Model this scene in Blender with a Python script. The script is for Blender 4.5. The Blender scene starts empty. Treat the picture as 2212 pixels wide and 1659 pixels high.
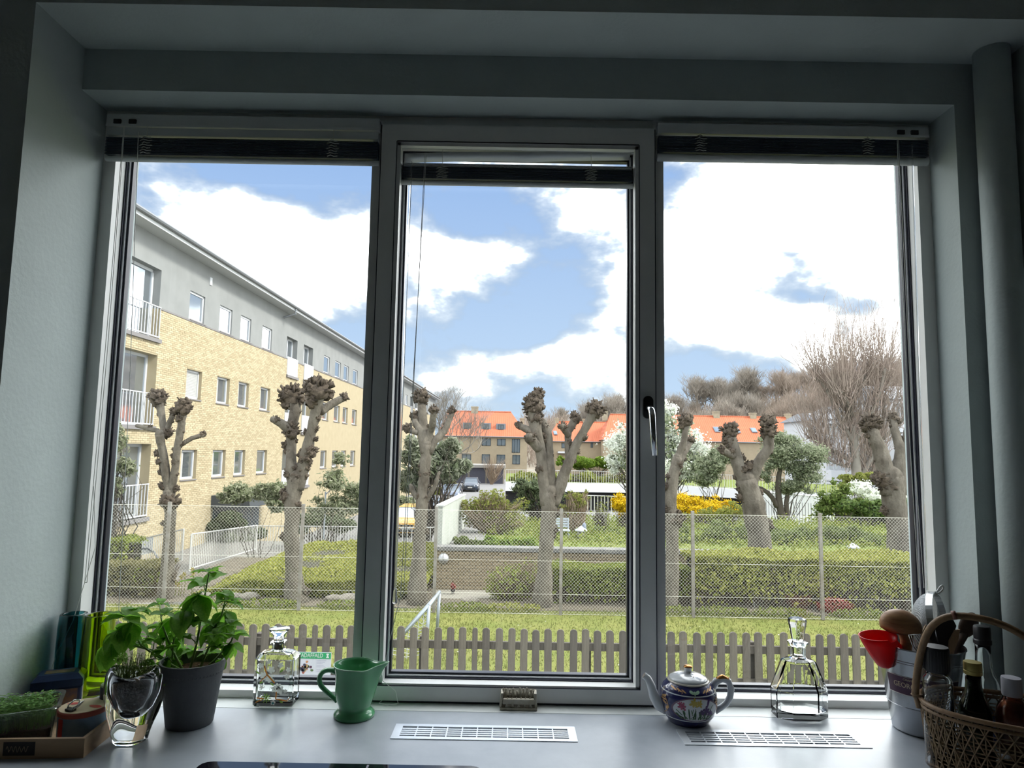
import bpy, bmesh, math, random
from mathutils import Vector, Matrix, noise

SC = bpy.context.scene
COL = SC.collection
PI = math.pi
rnd = random.Random(7)

# ------------------------------------------------------------------ camera
F_PX = 1450.0
PITCH, ROLL = math.radians(5.7), math.radians(1.0)
CAM = Vector((0, -1.617, 1.5))
_f = Vector((0, math.cos(PITCH), math.sin(PITCH)))
_u0 = Vector((0, -math.sin(PITCH), math.cos(PITCH)))
_r0 = Vector((1, 0, 0))
_r = math.cos(ROLL) * _r0 + math.sin(ROLL) * _u0
_u = math.cos(ROLL) * _u0 - math.sin(ROLL) * _r0
cd = bpy.data.cameras.new('camera')
cd.sensor_width = 36.0
cd.lens = F_PX / 2212 * 36.0
cd.clip_start, cd.clip_end = 0.05, 2000
cam = bpy.data.objects.new('camera', cd)
COL.objects.link(cam)
cam.matrix_world = Matrix(((_r.x, _u.x, -_f.x, CAM.x), (_r.y, _u.y, -_f.y, CAM.y), (_r.z, _u.z, -_f.z, CAM.z), (0, 0, 0, 1)))
SC.camera = cam

# ------------------------------------------------------------------ colour management
SC.view_settings.view_transform = 'Standard'
SC.view_settings.look = 'None'
SC.view_settings.gamma = 1.0
SC.view_settings.use_curve_mapping = False
SC.view_settings.exposure = 0.65

cy_ = SC.cycles
cy_.max_bounces = 7; cy_.diffuse_bounces = 3; cy_.glossy_bounces = 3; cy_.transmission_bounces = 7; cy_.transparent_max_bounces = 10

# ------------------------------------------------------------------ sky: blue with spring cumulus
W = bpy.data.worlds.new('sky')
SC.world = W
W.use_nodes = True
wt = W.node_tree
wt.nodes.clear()
def wn(t, **k):
    n = wt.nodes.new(t)
    for a, b in k.items():
        setattr(n, a, b)
    return n
def wl(a, b):
    wt.links.new(a, b)
def wmath(op, a, b=None, c=None, clamp=False):
    n = wn('ShaderNodeMath', operation=op)
    n.use_clamp = clamp
    for i, v in enumerate((a, b, c)):
        if v is None:
            continue
        if isinstance(v, (int, float)):
            n.inputs[i].default_value = v
        else:
            wl(v, n.inputs[i])
    return n.outputs[0]
CLOUD = 5.0            # radiance of sunlit cloud against blue sky near 1
tc = wn('ShaderNodeTexCoord')
nrm = wn('ShaderNodeVectorMath', operation='NORMALIZE')
wl(tc.outputs['Generated'], nrm.inputs[0])
sep = wn('ShaderNodeSeparateXYZ')
wl(nrm.outputs[0], sep.inputs[0])
elev = wmath('MAXIMUM', sep.outputs[2], 0.0)
# cumulus: a puffy noise field over the dome, with the day's banks of cloud and blue gaps
absy = wmath('MAXIMUM', wmath('ABSOLUTE', sep.outputs[1]), 0.05)
ta = wmath('DIVIDE', sep.outputs[0], absy)
tb = wmath('DIVIDE', sep.outputs[2], absy)
tcb = wn('ShaderNodeCombineXYZ'); wl(ta, tcb.inputs[0]); wl(tb, tcb.inputs[1]); tvec = tcb.outputs[0]
mp = wn('ShaderNodeMapping')
mp.inputs['Location'].default_value = (0.6, 2.2, 0.35)
mp.inputs['Scale'].default_value = (1.0, 1.0, 1.75)
wl(nrm.outputs[0], mp.inputs[0])
def wnoise(scale, detail, rough, dist=0.0):
    n = wn('ShaderNodeTexNoise')
    n.inputs['Scale'].default_value = scale
    n.inputs['Detail'].default_value = detail
    n.inputs['Roughness'].default_value = rough
    n.inputs['Distortion'].default_value = dist
    wl(mp.outputs[0], n.inputs['Vector'])
    return n.outputs['Fac']
dens = wmath('ADD', wmath('MULTIPLY', wnoise(3.6, 7, 0.55, 0.15), 0.75), wmath('MULTIPLY', wnoise(14.0, 4, 0.6, 0.0), 0.25))
dens = wmath('ADD', dens, 0.07)      # about two thirds cloud, added out of view to brighten the room
def bank(px, py, rx, ry, wgt):
    global dens
    d = ray0(px, py)
    a0, b0 = d.x / d.y, d.z / d.y
    vm = wn('ShaderNodeVectorMath', operation='MULTIPLY_ADD')
    wl(tvec, vm.inputs[0]); vm.inputs[1].default_value = (F_PX / rx, F_PX / ry, 0); vm.inputs[2].default_value = (-a0 * F_PX / rx, -b0 * F_PX / ry, 0)
    dt = wn('ShaderNodeVectorMath', operation='DOT_PRODUCT'); wl(vm.outputs[0], dt.inputs[0]); wl(vm.outputs[0], dt.inputs[1])
    g = wmath('POWER', 0.3679, dt.outputs['Value'])
    dens = wmath('MULTIPLY_ADD', g, wgt, dens)
def ray0(x, y):
    return _f * F_PX + _r * (x - 1106) + _u * (829.5 - y)
for bk_ in ((1106, 600, 1000, 420, -.07), (430, 560, 250, 150, .13), (650, 600, 160, 90, .10), (560, 370, 160, 55, -.16), (1010, 450, 150, 60, -.16), (770, 760, 120, 50, -.12),  # first bank takes the added cloud back out of the view
            (1000, 560, 140, 60, .12), (1650, 430, 260, 130, .17), (1310, 470, 110, 80, .12), (1560, 560, 180, 80, .10), (1900, 500, 120, 200, .10), (1680, 640, 170, 26, -.10),
            (1060, 720, 160, 40, -.14), (1470, 810, 90, 40, -.15), (1250, 770, 130, 50, .12), (1620, 740, 220, 55, .10), (1040, 800, 150, 45, .11)):
    bank(*bk_)
ramp = wn('ShaderNodeValToRGB')
ramp.color_ramp.elements[0].position = 0.455
ramp.color_ramp.elements[0].color = (0, 0, 0, 1)
ramp.color_ramp.elements[1].position = 0.62
ramp.color_ramp.elements[1].color = (1, 1, 1, 1)
wl(dens, ramp.inputs[0])
blue = wn('ShaderNodeValToRGB')
blue.color_ramp.elements[0].position = 0.0
blue.color_ramp.elements[0].color = (0.44, 0.55, 0.68, 1)
blue.color_ramp.elements[1].position = 0.55
blue.color_ramp.elements[1].color = (0.155, 0.28, 0.56, 1)
wl(elev, blue.inputs[0])
# sunlit cloud is several times brighter than blue sky; thick parts are greyer
thick = wn('ShaderNodeValToRGB')
for i in range(2):
    thick.color_ramp.elements.new(0.5)
for e_, (p_, c_) in zip(thick.color_ramp.elements, ((0.50, (.92, .97, 1.0)), (0.60, (1, 1, 1)), (0.68, (.97, .98, 1.0)), (0.85, (.80, .86, .93)))):
    e_.position = p_; e_.color = (*c_, 1)
wl(dens, thick.inputs[0])
lum = wn('ShaderNodeFloatCurve')
cv = lum.mapping.curves[0]
cv.points[0].location = (0.0, .72 / 9); cv.points[1].location = (1.0, CLOUD * .6 / 9)
for p_ in ((0.53, .72 / 9), (0.63, CLOUD / 9), (0.72, CLOUD / 9), (0.80, CLOUD * .7 / 9)):
    cv.points.new(*p_)
lum.mapping.update()
wl(dens, lum.inputs['Value'])
lum6 = wmath('MULTIPLY', lum.outputs[0], 9.0)
cl2 = wn('ShaderNodeVectorMath', operation='SCALE')
wl(thick.outputs[0], cl2.inputs[0]); wl(lum6, cl2.inputs['Scale'])
mixs = wn('ShaderNodeMix', data_type='VECTOR')
wl(ramp.outputs[0], mixs.inputs[0]); wl(blue.outputs[0], mixs.inputs[4]); wl(cl2.outputs[0], mixs.inputs[5])
bg = wn('ShaderNodeBackground')
bg.inputs['Strength'].default_value = 1.0
wl(mixs.outputs[1], bg.inputs[0])
wo = wn('ShaderNodeOutputWorld')
wl(bg.outputs[0], wo.inputs[0])

# ------------------------------------------------------------------ sun, veiled, high on the right and along the house front
sd = bpy.data.lights.new('sun', 'SUN')
sd.energy = 3.2
sd.angle = math.radians(10)
sd.color = (1.0, 0.95, 0.86)
sun = bpy.data.objects.new('sun', sd)
COL.objects.link(sun)
sun.rotation_euler = Vector((-0.75, 0.10, -0.72)).to_track_quat('-Z', 'Y').to_euler()

# ------------------------------------------------------------------ helpers
def ray(x, y):
    return _f * F_PX + _r * (x - 1106) + _u * (829.5 - y)
def atY(x, y, Y):
    d = ray(x, y)
    return CAM + d * ((Y - CAM.y) / d.y)
def atZ(x, y, Z):
    d = ray(x, y)
    return CAM + d * ((Z - CAM.z) / d.z)
def atX(x, y, X):
    d = ray(x, y)
    return CAM + d * ((X - CAM.x) / d.x)
def mpp(Y):
    """metres per pixel at depth Y"""
    return (Y - CAM.y) / F_PX

MATS = {}
def M(name, col, rough=0.6, metal=0.0, var=0.0, vscale=4.0, col2=None, bump=0.0, bscale=60.0, trans=0.0, ior=1.45,
      island=0.0, spec=None, stretch=None, alpha=None, coat=0.0, transl=0.0, detail=4.0, coord='Object'):
    if name in MATS:
        return MATS[name]
    m = bpy.data.materials.new(name)
    m.use_nodes = True
    nt = m.node_tree
    b = nt.nodes['Principled BSDF']
    c = (*col, 1.0)
    b.inputs['Base Color'].default_value = c
    b.inputs['Roughness'].default_value = rough
    b.inputs['Metallic'].default_value = metal
    b.inputs['IOR'].default_value = ior
    b.inputs['Transmission Weight'].default_value = trans
    b.inputs['Coat Weight'].default_value = coat
    if spec is not None:
        b.inputs['Specular IOR Level'].default_value = spec
    if alpha is not None:
        b.inputs['Alpha'].default_value = alpha
    out = None
    tcn = nt.nodes.new('ShaderNodeTexCoord')
    vec = tcn.outputs[coord]
    if stretch:
        mpn = nt.nodes.new('ShaderNodeMapping')
        mpn.inputs['Scale'].default_value = stretch
        nt.links.new(vec, mpn.inputs[0])
        vec = mpn.outputs[0]
    if var > 0 or col2 is not None or island > 0:
        no = nt.nodes.new('ShaderNodeTexNoise')
        no.inputs['Scale'].default_value = vscale
        no.inputs['Detail'].default_value = detail
        no.inputs['Roughness'].default_value = 0.6
        nt.links.new(vec, no.inputs['Vector'])
        fac = no.outputs['Fac']
        if island > 0:
            g = nt.nodes.new('ShaderNodeNewGeometry')
            mm = nt.nodes.new('ShaderNodeMix')
            mm.inputs[0].default_value = island
            nt.links.new(fac, mm.inputs[2]); nt.links.new(g.outputs['Random Per Island'], mm.inputs[3])
            fac = mm.outputs[0]
        rp = nt.nodes.new('ShaderNodeValToRGB')
        c2 = col2 if col2 is not None else tuple(max(0, v * (1 - var)) for v in col)
        c1 = col if col2 is not None else tuple(min(1, v * (1 + var)) for v in col)
        rp.color_ramp.elements[0].position = 0.3 if island <= 0 else 0.15
        rp.color_ramp.elements[1].position = 0.7 if island <= 0 else 0.85
        rp.color_ramp.elements[0].color = (*c1, 1)
        rp.color_ramp.elements[1].color = (*c2, 1)
        nt.links.new(fac, rp.inputs[0])
        nt.links.new(rp.outputs[0], b.inputs['Base Color'])
        out = rp.outputs[0]
    if bump > 0:
        nb = nt.nodes.new('ShaderNodeTexNoise')
        nb.inputs['Scale'].default_value = bscale
        nb.inputs['Detail'].default_value = 5
        nt.links.new(vec, nb.inputs['Vector'])
        bp = nt.nodes.new('ShaderNodeBump')
        bp.inputs['Strength'].default_value = bump
        bp.inputs['Distance'].default_value = 0.02
        nt.links.new(nb.outputs['Fac'], bp.inputs['Height'])
        nt.links.new(bp.outputs[0], b.inputs['Normal'])
    if transl > 0:
        tl = nt.nodes.new('ShaderNodeBsdfTranslucent')
        tl.inputs[0].default_value = c
        if out is not None:
            nt.links.new(out, tl.inputs[0])
        mx = nt.nodes.new('ShaderNodeMixShader')
        mx.inputs[0].default_value = transl
        nt.links.new(b.outputs[0], mx.inputs[1]); nt.links.new(tl.outputs[0], mx.inputs[2])
        nt.links.new(mx.outputs[0], nt.nodes['Material Output'].inputs[0])
    MATS[name] = m
    return m

def pane_mat(name, tint=(1, 1, 1), refl=1.0, rough=0.0):
    """thin window glass: clear straight through, with a fresnel reflection"""
    if name in MATS:
        return MATS[name]
    m = bpy.data.materials.new(name)
    m.use_nodes = True
    nt = m.node_tree
    nt.nodes.clear()
    t = nt.nodes.new('ShaderNodeBsdfTransparent'); t.inputs[0].default_value = (*tint, 1)
    g = nt.nodes.new('ShaderNodeBsdfGlossy'); g.inputs['Roughness'].default_value = rough
    lw = nt.nodes.new('ShaderNodeLayerWeight'); lw.inputs[0].default_value = 0.5
    pw_ = nt.nodes.new('ShaderNodeMath'); pw_.operation = 'POWER'; pw_.inputs[1].default_value = 5.0
    nt.links.new(lw.outputs['Facing'], pw_.inputs[0])
    mu = nt.nodes.new('ShaderNodeMath'); mu.operation = 'MULTIPLY_ADD'; mu.inputs[1].default_value = 0.9 * refl; mu.inputs[2].default_value = 0.035 * refl
    nt.links.new(pw_.outputs[0], mu.inputs[0])
    mx = nt.nodes.new('ShaderNodeMixShader')
    nt.links.new(mu.outputs[0], mx.inputs[0]); nt.links.new(t.outputs[0], mx.inputs[1]); nt.links.new(g.outputs[0], mx.inputs[2])
    o = nt.nodes.new('ShaderNodeOutputMaterial')
    nt.links.new(mx.outputs[0], o.inputs[0])
    MATS[name] = m
    return m

def tag(o, label=None, cat=None, group=None, kind=None):
    if label: o['label'] = label
    if cat: o['category'] = cat
    if group: o['group'] = group
    if kind: o['kind'] = kind
    return o
def thing(name, label, cat, loc=(0, 0, 0), rz=0.0, group=None):
    o = bpy.data.objects.new(name, None)
    o.empty_display_size = 0.05
    COL.objects.link(o)
    o.location = loc
    o.rotation_euler = (0, 0, rz)
    return tag(o, label, cat, group)
def link(name, me, parent=None, loc=None):
    o = bpy.data.objects.new(name, me)
    COL.objects.link(o)
    if parent is not None:
        o.parent = parent
    if loc is not None:
        o.location = loc
    return o

class MB:
    """collects shapes and links them as one mesh object"""
    def __init__(self):
        self.v, self.f, self.mi = [], [], []
        self.cur = 0
    def add(self, vs, fs):
        b = len(self.v)
        self.v.extend([tuple(p) for p in vs])
        self.f.extend([tuple(i + b for i in f) for f in fs])
        self.mi.extend([self.cur] * len(fs))
        return self
    def box(self, x0, x1, y0, y1, z0, z1):
        return self.add([(x0, y0, z0), (x1, y0, z0), (x1, y1, z0), (x0, y1, z0), (x0, y0, z1), (x1, y0, z1), (x1, y1, z1), (x0, y1, z1)],
                        [(0, 3, 2, 1), (4, 5, 6, 7), (0, 1, 5, 4), (1, 2, 6, 5), (2, 3, 7, 6), (3, 0, 4, 7)])
    def hexa(self, p):
        """8 corners: bottom 4 (ccw), top 4"""
        return self.add(p, [(0, 3, 2, 1), (4, 5, 6, 7), (0, 1, 5, 4), (1, 2, 6, 5), (2, 3, 7, 6), (3, 0, 4, 7)])
    def quad(self, a, b, c, d):
        return self.add([a, b, c, d], [(0, 1, 2, 3)])
    def prism(self, poly, y0, y1, axis='y'):
        """extrude polygon given in (x,z) along y (or (x,y) along z)"""
        n = len(poly)
        if axis == 'y':
            vs = [(a, y0, b) for a, b in poly] + [(a, y1, b) for a, b in poly]
        elif axis == 'z':
            vs = [(a, b, y0) for a, b in poly] + [(a, b, y1) for a, b in poly]
        else:
            vs = [(y0, a, b) for a, b in poly] + [(y1, a, b) for a, b in poly]
        fs = [tuple(range(n)), tuple(range(2 * n - 1, n - 1, -1))] + [(i, i + n, (i + 1) % n + n, (i + 1) % n) for i in range(n)]
        return self.add(vs, fs)
    def tube(self, pts, rad, sides=8, cap=True, closed=False):
        pts = [Vector(p) for p in pts]
        n = len(pts)
        if not hasattr(rad, '__len__'):
            rad = [rad] * n
        vs, fs = [], []
        prev = None
        for i, p in enumerate(pts):
            if closed:
                t = pts[(i + 1) % n] - pts[i - 1]
            elif i == 0:
                t = pts[1] - p
            elif i == n - 1:
                t = p - pts[i - 1]
            else:
                t = pts[i + 1] - pts[i - 1]
            if t.length < 1e-9:
                t = Vector((0, 0, 1))
            t.normalize()
            if prev is None:
                a = Vector((0, 0, 1)) if abs(t.z) < 0.9 else Vector((1, 0, 0))
                e1 = t.cross(a).normalized()
            else:
                e1 = prev - t * prev.dot(t)
                e1 = e1.normalized() if e1.length > 1e-6 else t.orthogonal().normalized()
            prev = e1
            e2 = t.cross(e1)
            for k in range(sides):
                an = 2 * PI * k / sides
                vs.append(p + (e1 * math.cos(an) + e2 * math.sin(an)) * rad[i])
        m = n if closed else n - 1
        for i in range(m):
            j = (i + 1) % n
            for k in range(sides):
                k2 = (k + 1) % sides
                fs.append((i * sides + k, i * sides + k2, j * sides + k2, j * sides + k))
        if cap and not closed:
            fs.append(tuple(range(sides - 1, -1, -1)))
            fs.append(tuple((n - 1) * sides + k for k in range(sides)))
        return self.add(vs, fs)
    def lathe(self, prof, seg=32, c=(0, 0, 0), cap0=True, cap1=True, sx=1.0, sy=1.0):
        vs, fs = [], []
        n = len(prof)
        for r, z in prof:
            for k in range(seg):
                an = 2 * PI * k / seg
                vs.append((c[0] + r * math.cos(an) * sx, c[1] + r * math.sin(an) * sy, c[2] + z))
        for i in range(n - 1):
            for k in range(seg):
                k2 = (k + 1) % seg
                fs.append((i * seg + k, i * seg + k2, (i + 1) * seg + k2, (i + 1) * seg + k))
        if cap0: fs.append(tuple(range(seg - 1, -1, -1)))
        if cap1: fs.append(tuple((n - 1) * seg + k for k in range(seg)))
        return self.add(vs, fs)
    def ball(self, c, r, seg=10, rings=6, amp=0.0, sc=(1, 1, 1), nfreq=2.0):
        vs, fs = [], []
        c = Vector(c)
        off = Vector((c.x * 3.1, c.y * 1.7, c.z * 2.3))
        for i in range(rings + 1):
            th = PI * i / rings
            for k in range(seg):
                ph = 2 * PI * k / seg
                d = Vector((math.sin(th) * math.cos(ph), math.sin(th) * math.sin(ph), math.cos(th)))
                rr = r
                if amp:
                    rr *= 1 + amp * (noise.noise(d * nfreq + off) + 0.5 * noise.noise(d * nfreq * 2.3 + off))
                vs.append(c + Vector((d.x * sc[0], d.y * sc[1], d.z * sc[2])) * rr)
        for i in range(rings):
            for k in range(seg):
                k2 = (k + 1) % seg
                fs.append((i * seg + k, (i + 1) * seg + k, (i + 1) * seg + k2, i * seg + k2))
        return self.add(vs, fs)
    def mesh(self, name, mats, smooth=False):
        me = bpy.data.meshes.new(name)
        me.from_pydata([tuple(p) for p in self.v], [], self.f)
        if not isinstance(mats, (list, tuple)):
            mats = [mats]
        for m in mats:
            me.materials.append(m)
        if len(mats) > 1:
            me.polygons.foreach_set('material_index', self.mi)
        if smooth:
            me.polygons.foreach_set('use_smooth', [True] * len(me.polygons))
        me.update()
        return me
    def build(self, name, mats, parent=None, smooth=False, clean=False, loc=None, bevel=0.0, auto=None):
        me = self.mesh(name, mats, smooth)
        if clean or bevel > 0 or auto is not None:
            bm = bmesh.new(); bm.from_mesh(me)
            bmesh.ops.remove_doubles(bm, verts=bm.verts, dist=1e-6)
            bmesh.ops.recalc_face_normals(bm, faces=bm.faces)
            if bevel > 0:
                bmesh.ops.bevel(bm, geom=[e for e in bm.edges if len(e.link_faces) == 2 and e.calc_face_angle(0) > 0.5], offset=bevel, segments=2, affect='EDGES', profile=0.5)
            bm.to_mesh(me); bm.free()
            if auto is not None:
                me.polygons.foreach_set('use_smooth', [True] * len(me.polygons))
                me.set_sharp_from_angle(angle=auto)
        return link(name, me, parent, loc)

def struct(name, mb, mat, parent=None, label=None, **k):
    o = mb.build(name, mat, parent, **k)
    if parent is None:
        tag(o, label, None, None, 'structure')
    return o
def copy_tree(o, parent=None):
    c = o.copy()
    COL.objects.link(c)
    c.parent = parent
    for ch in list(o.children):
        copy_tree(ch, c)
    return c
def local(o):
    """point list helper: world -> coordinates relative to an Empty (no rotation)"""
    L = Vector(o.location)
    return lambda p: Vector(p) - L
def lerp(a, b, t):
    return a + (b - a) * t
# ================================================================== THE ROOM
WALL = M('wall_paint', (0.46, 0.525, 0.525), 0.7, var=0.03, vscale=9, bump=0.08, bscale=90)
WALLD = M('room_paint', (0.30, 0.33, 0.32), 0.8, var=0.04, vscale=6, bump=0.05, bscale=80)
FRAMEW = M('window_white', (0.78, 0.79, 0.78), 0.35, var=0.02, vscale=20)
GASKET = M('rubber_gasket', (0.012, 0.014, 0.03), 0.35)
ALU = M('glazing_strip', (0.80, 0.82, 0.86), 0.28, metal=0.6)
PANE = pane_mat('window_pane', (0.97, 0.985, 0.98), 0.75)
SILLW = M('sill_white', (0.74, 0.77, 0.76), 0.35, var=0.02, vscale=15)
ZC = 0.90                                  # worktop height
XL, XR = -1.07, 1.075                      # window opening
XN = 1.19                                  # right side of the niche
ZT, ZN = 2.366, 2.472                      # window head, niche head
YF, YD = -0.218, -0.045                    # room face of the wall, recessed face
YO = 0.22                                  # outer face of the house wall
# room behind the camera
RX0, RX1, RY0, RZ1 = -2.3, 2.5, -4.2, 2.72
struct('floor', MB().box(RX0, RX1, RY0, YF, -0.04, 0.0), M('floor_wood', (0.30, 0.20, 0.12), 0.45, var=0.2, vscale=3, stretch=(1, 12, 1)), label='oak floor of the kitchen behind the worktop')
struct('ceiling', MB().box(RX0, RX1, RY0, YF, RZ1, RZ1 + 0.05), M('ceiling_paint', (0.7, 0.71, 0.69), 0.85, var=0.02), label='white painted kitchen ceiling')
struct('wall_back', MB().box(RX0, RX1, RY0 - 0.06, RY0, 0, RZ1), WALLD, label='plain painted kitchen wall behind the viewer')
struct('wall_left', MB().box(RX0 - 0.06, RX0, RY0, YF, 0, RZ1), WALLD, label='plain painted kitchen wall on the left')
struct('wall_right', MB().box(RX1, RX1 + 0.06, RY0, YF, 0, RZ1), WALLD, label='plain painted kitchen wall on the right')
# the window wall, deep niche around the window
w = MB()
w.box(RX0, XL, YF, YO, 0, RZ1)
w.box(XN, RX1, YF, YO, 0, RZ1)
w.box(XL, XN, YF, YO, ZN, RZ1)
w.box(XL, XN, YD, YO, ZT, ZN)
w.box(XR, XN, YD, YO, ZC, ZT)
w.box(XL, XN, YF, YO, 0, ZC - 0.038)
struct('wall_window', w, WALL, label='pale grey-green wall with a deep niche around the kitchen window')

# ---- window: three lights in one white frame
FY0, FY1, GY = 0.06, 0.14, 0.125
def window_light(name, label, x0, x1, z0, z1, fl, fr, fb, ft, mullion=False):
    o = thing(name, label, None, ((x0 + x1) / 2, FY0, z0))
    o['kind'] = 'structure'
    lx = lambda mb, n, mt, **k: mb.build(n, mt, o, loc=-Vector(o.location), **k)
    gx0, gx1, gz0, gz1 = x0 + fl, x1 - fr, z0 + fb, z1 - ft
    m = MB()
    m.box(x0, gx0, FY0, FY1, z0, z1); m.box(gx1, x1, FY0, FY1, z0, z1)
    m.box(gx0, gx1, FY0, FY1, z0, gz0); m.box(gx0, gx1, FY0, FY1, gz1, z1)
    lx(m, 'frame', FRAMEW)
    return o, lx, gx0, gx1, gz0, gz1
def glazing(lx, gx0, gx1, gz0, gz1, y, step):
    # inner bead: black gasket / light strip / black gasket, then the pane
    for i, (a, b, yy, mt, nm) in enumerate(((0.0, 0.003, y - 0.020, GASKET, 'gasket'), (0.003, 0.0065, y - 0.013, ALU, 'glazing_bead'), (0.0065, 0.011, y - 0.006, GASKET, 'gasket'))):
        m = MB()
        m.box(gx0, gx0 + b + step * i, yy, y + 0.012, gz0, gz1); m.box(gx1 - b - step * i, gx1, yy, y + 0.012, gz0, gz1)
        m.box(gx0 + b, gx1 - b, yy, y + 0.012, gz0, gz0 + b + step * i); m.box(gx0 + b, gx1 - b, yy, y + 0.012, gz1 - b - step * i, gz1)
        lx(m, nm, mt)
    p = MB(); p.box(gx0 + .008, gx1 - .008, y, y + 0.0015, gz0 + .008, gz1 - .008)
    lx(p, 'pane', PANE)
SX0, SX1 = -0.347, 0.357
a, lx, *g = window_light('window_1', 'fixed left light of the white kitchen window', XL, SX0, ZC + 0.0, ZT, 0.032, 0.026, 0.018, 0.05)
glazing(lx, *g, GY, 0.001)
a, lx, *g = window_light('window_3', 'fixed right light of the white kitchen window', SX1, XR, ZC + 0.0, ZT, 0.026, 0.032, 0.018, 0.05)
glazing(lx, *g, GY, 0.001)
# centre: opening casement standing slightly proud
o = thing('window_2', 'opening middle casement of the white window with a chrome lever handle', None, ((SX0 + SX1) / 2, FY0, ZC)); o['kind'] = 'structure'
lx = lambda mb, n, mt, **k: mb.build(n, mt, o, loc=-Vector(o.location), **k)
m = MB(); m.box(SX0, SX1, FY0 + .002, FY1, 2.338, ZT); m.box(SX0, SX1, FY0 + .006, FY1, ZC, ZC + .004)
lx(m, 'head_frame', FRAMEW)
sw, SY = 0.040, 0.045
zb, zt = ZC + 0.005, 2.336
m = MB()
m.box(SX0, SX0 + sw, SY, FY1 - .02, zb, zt); m.box(SX1 - sw, SX1, SY, FY1 - .02, zb, zt)
m.box(SX0 + sw, SX1 - sw, SY, FY1 - .02, zb, ZC + .040); m.box(SX0 + sw, SX1 - sw, SY, FY1 - .02, 2.291, zt)
lx(m, 'sash', FRAMEW)
# thin groove line round the sash face, and the slim glazing bead
bx0, bx1, bz0, bz1 = SX0 + sw, SX1 - sw, ZC + .040, 2.291
m = MB()
for (x0, x1, z0, z1) in ((bx0, bx0 + .009, bz0, bz1), (bx1 - .009, bx1, bz0, bz1), (bx0, bx1, bz0, bz0 + .003), (bx0, bx1, bz1 - .009, bz1)):
    m.box(x0, x1, SY + .006, FY1 - .03, z0, z1)
lx(m, 'glazing_frame', FRAMEW)
glazing(lx, bx0 + .009, bx1 - .009, bz0 + .003, bz1 - .009, 0.105, 0.0005)
m = MB()
for (x0, x1, z0, z1) in ((bx0 - .0015, bx0, bz0 - .0015, bz1), (bx1, bx1 + .0015, bz0 - .0015, bz1), (bx0, bx1, bz1, bz1 + .0015), (bx0, bx1, bz0 - .0015, bz0)):
    m.box(x0, x1, SY - .0006, SY + .004, z0, z1)
lx(m, 'sash_gasket', GASKET)
m = MB()
m.box(SX0 - .003, SX0, SY + .004, FY0 + .001, zb, zt); m.box(SX1, SX1 + .003, SY + .004, FY0 + .001, zb, zt); m.box(SX0, SX1, SY + .004, FY0 + .001, zt, zt + .002); m.box(SX0, SX1, SY + .003, FY0 + .001, zb - .004, zb)
lx(m, 'shadow_gap', GASKET)  # black strips fill the gap round the sash, standing for its shadow
# handle: oval black base, chrome lever
hp = atY(1387, 880, SY)
hx, hz = 0.337, hp.z
m = MB()
ring = [(hx + .0125 * math.cos(t), hz + .0155 * (1 if math.sin(t) >= 0 else -1) + .0125 * math.sin(t)) for t in [i * 2 * PI / 24 + .001 for i in range(24)]]
m.prism(ring, SY - .010, SY)
hb = lx(m, 'handle_base', M('black_plastic', (0.012, 0.012, 0.014), 0.3))
CHR = M('chrome', (0.62, 0.64, 0.68), 0.12, metal=1.0)
m = MB()
pts = [(hx, SY - .008, hz - .004), (hx, SY - .030, hz - .004), (hx + .001, SY - .043, hz - .010), (hx + .002, SY - .047, hz - .022), (hx + .004, SY - .047, hz - .06), (hx + .007, SY - .047, hz - .118)]
m.tube(pts, [.008, .008, .008, .0078, .0075, .0072], 16)
lx(m, 'handle_lever', CHR, smooth=True)

# ---- sill strip and worktop
struct('trim_1', MB().box(XL, XR, 0.0, FY0 + .02, ZC - .03, ZC - .0005), SILLW, label='narrow white sill strip under the window frame')
struct('trim_2', MB().box(XL, XR, -0.0035, 0.0, ZC - .03, ZC - .003), M('joint_dark', (0.05, 0.06, 0.09), 0.5), label='dark joint between sill strip and worktop')
WT = M('worktop_laminate', (0.31, 0.345, 0.39), 0.30, col2=(0.45, 0.49, 0.54), vscale=5.0, detail=6, bump=0.015, bscale=300, spec=0.9)
nt = WT.node_tree
b = nt.nodes['Principled BSDF']
n2 = nt.nodes.new('ShaderNodeTexNoise'); n2.inputs['Scale'].default_value = 5; n2.inputs['Detail'].default_value = 6
tcn = nt.nodes.new('ShaderNodeTexCoord'); nt.links.new(tcn.outputs['Object'], n2.inputs['Vector'])
mr = nt.nodes.new('ShaderNodeMapRange'); mr.inputs[3].default_value = 0.24; mr.inputs[4].default_value = 0.46
nt.links.new(n2.outputs['Fac'], mr.inputs[0]); nt.links.new(mr.outputs[0], b.inputs['Roughness'])
V1 = (-0.2405, 0.150, -0.155, -0.079)
V2 = (0.371, 0.760, -0.160, -0.082)
HOB = (-0.575, -0.045, -0.82, -0.2745)
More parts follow.
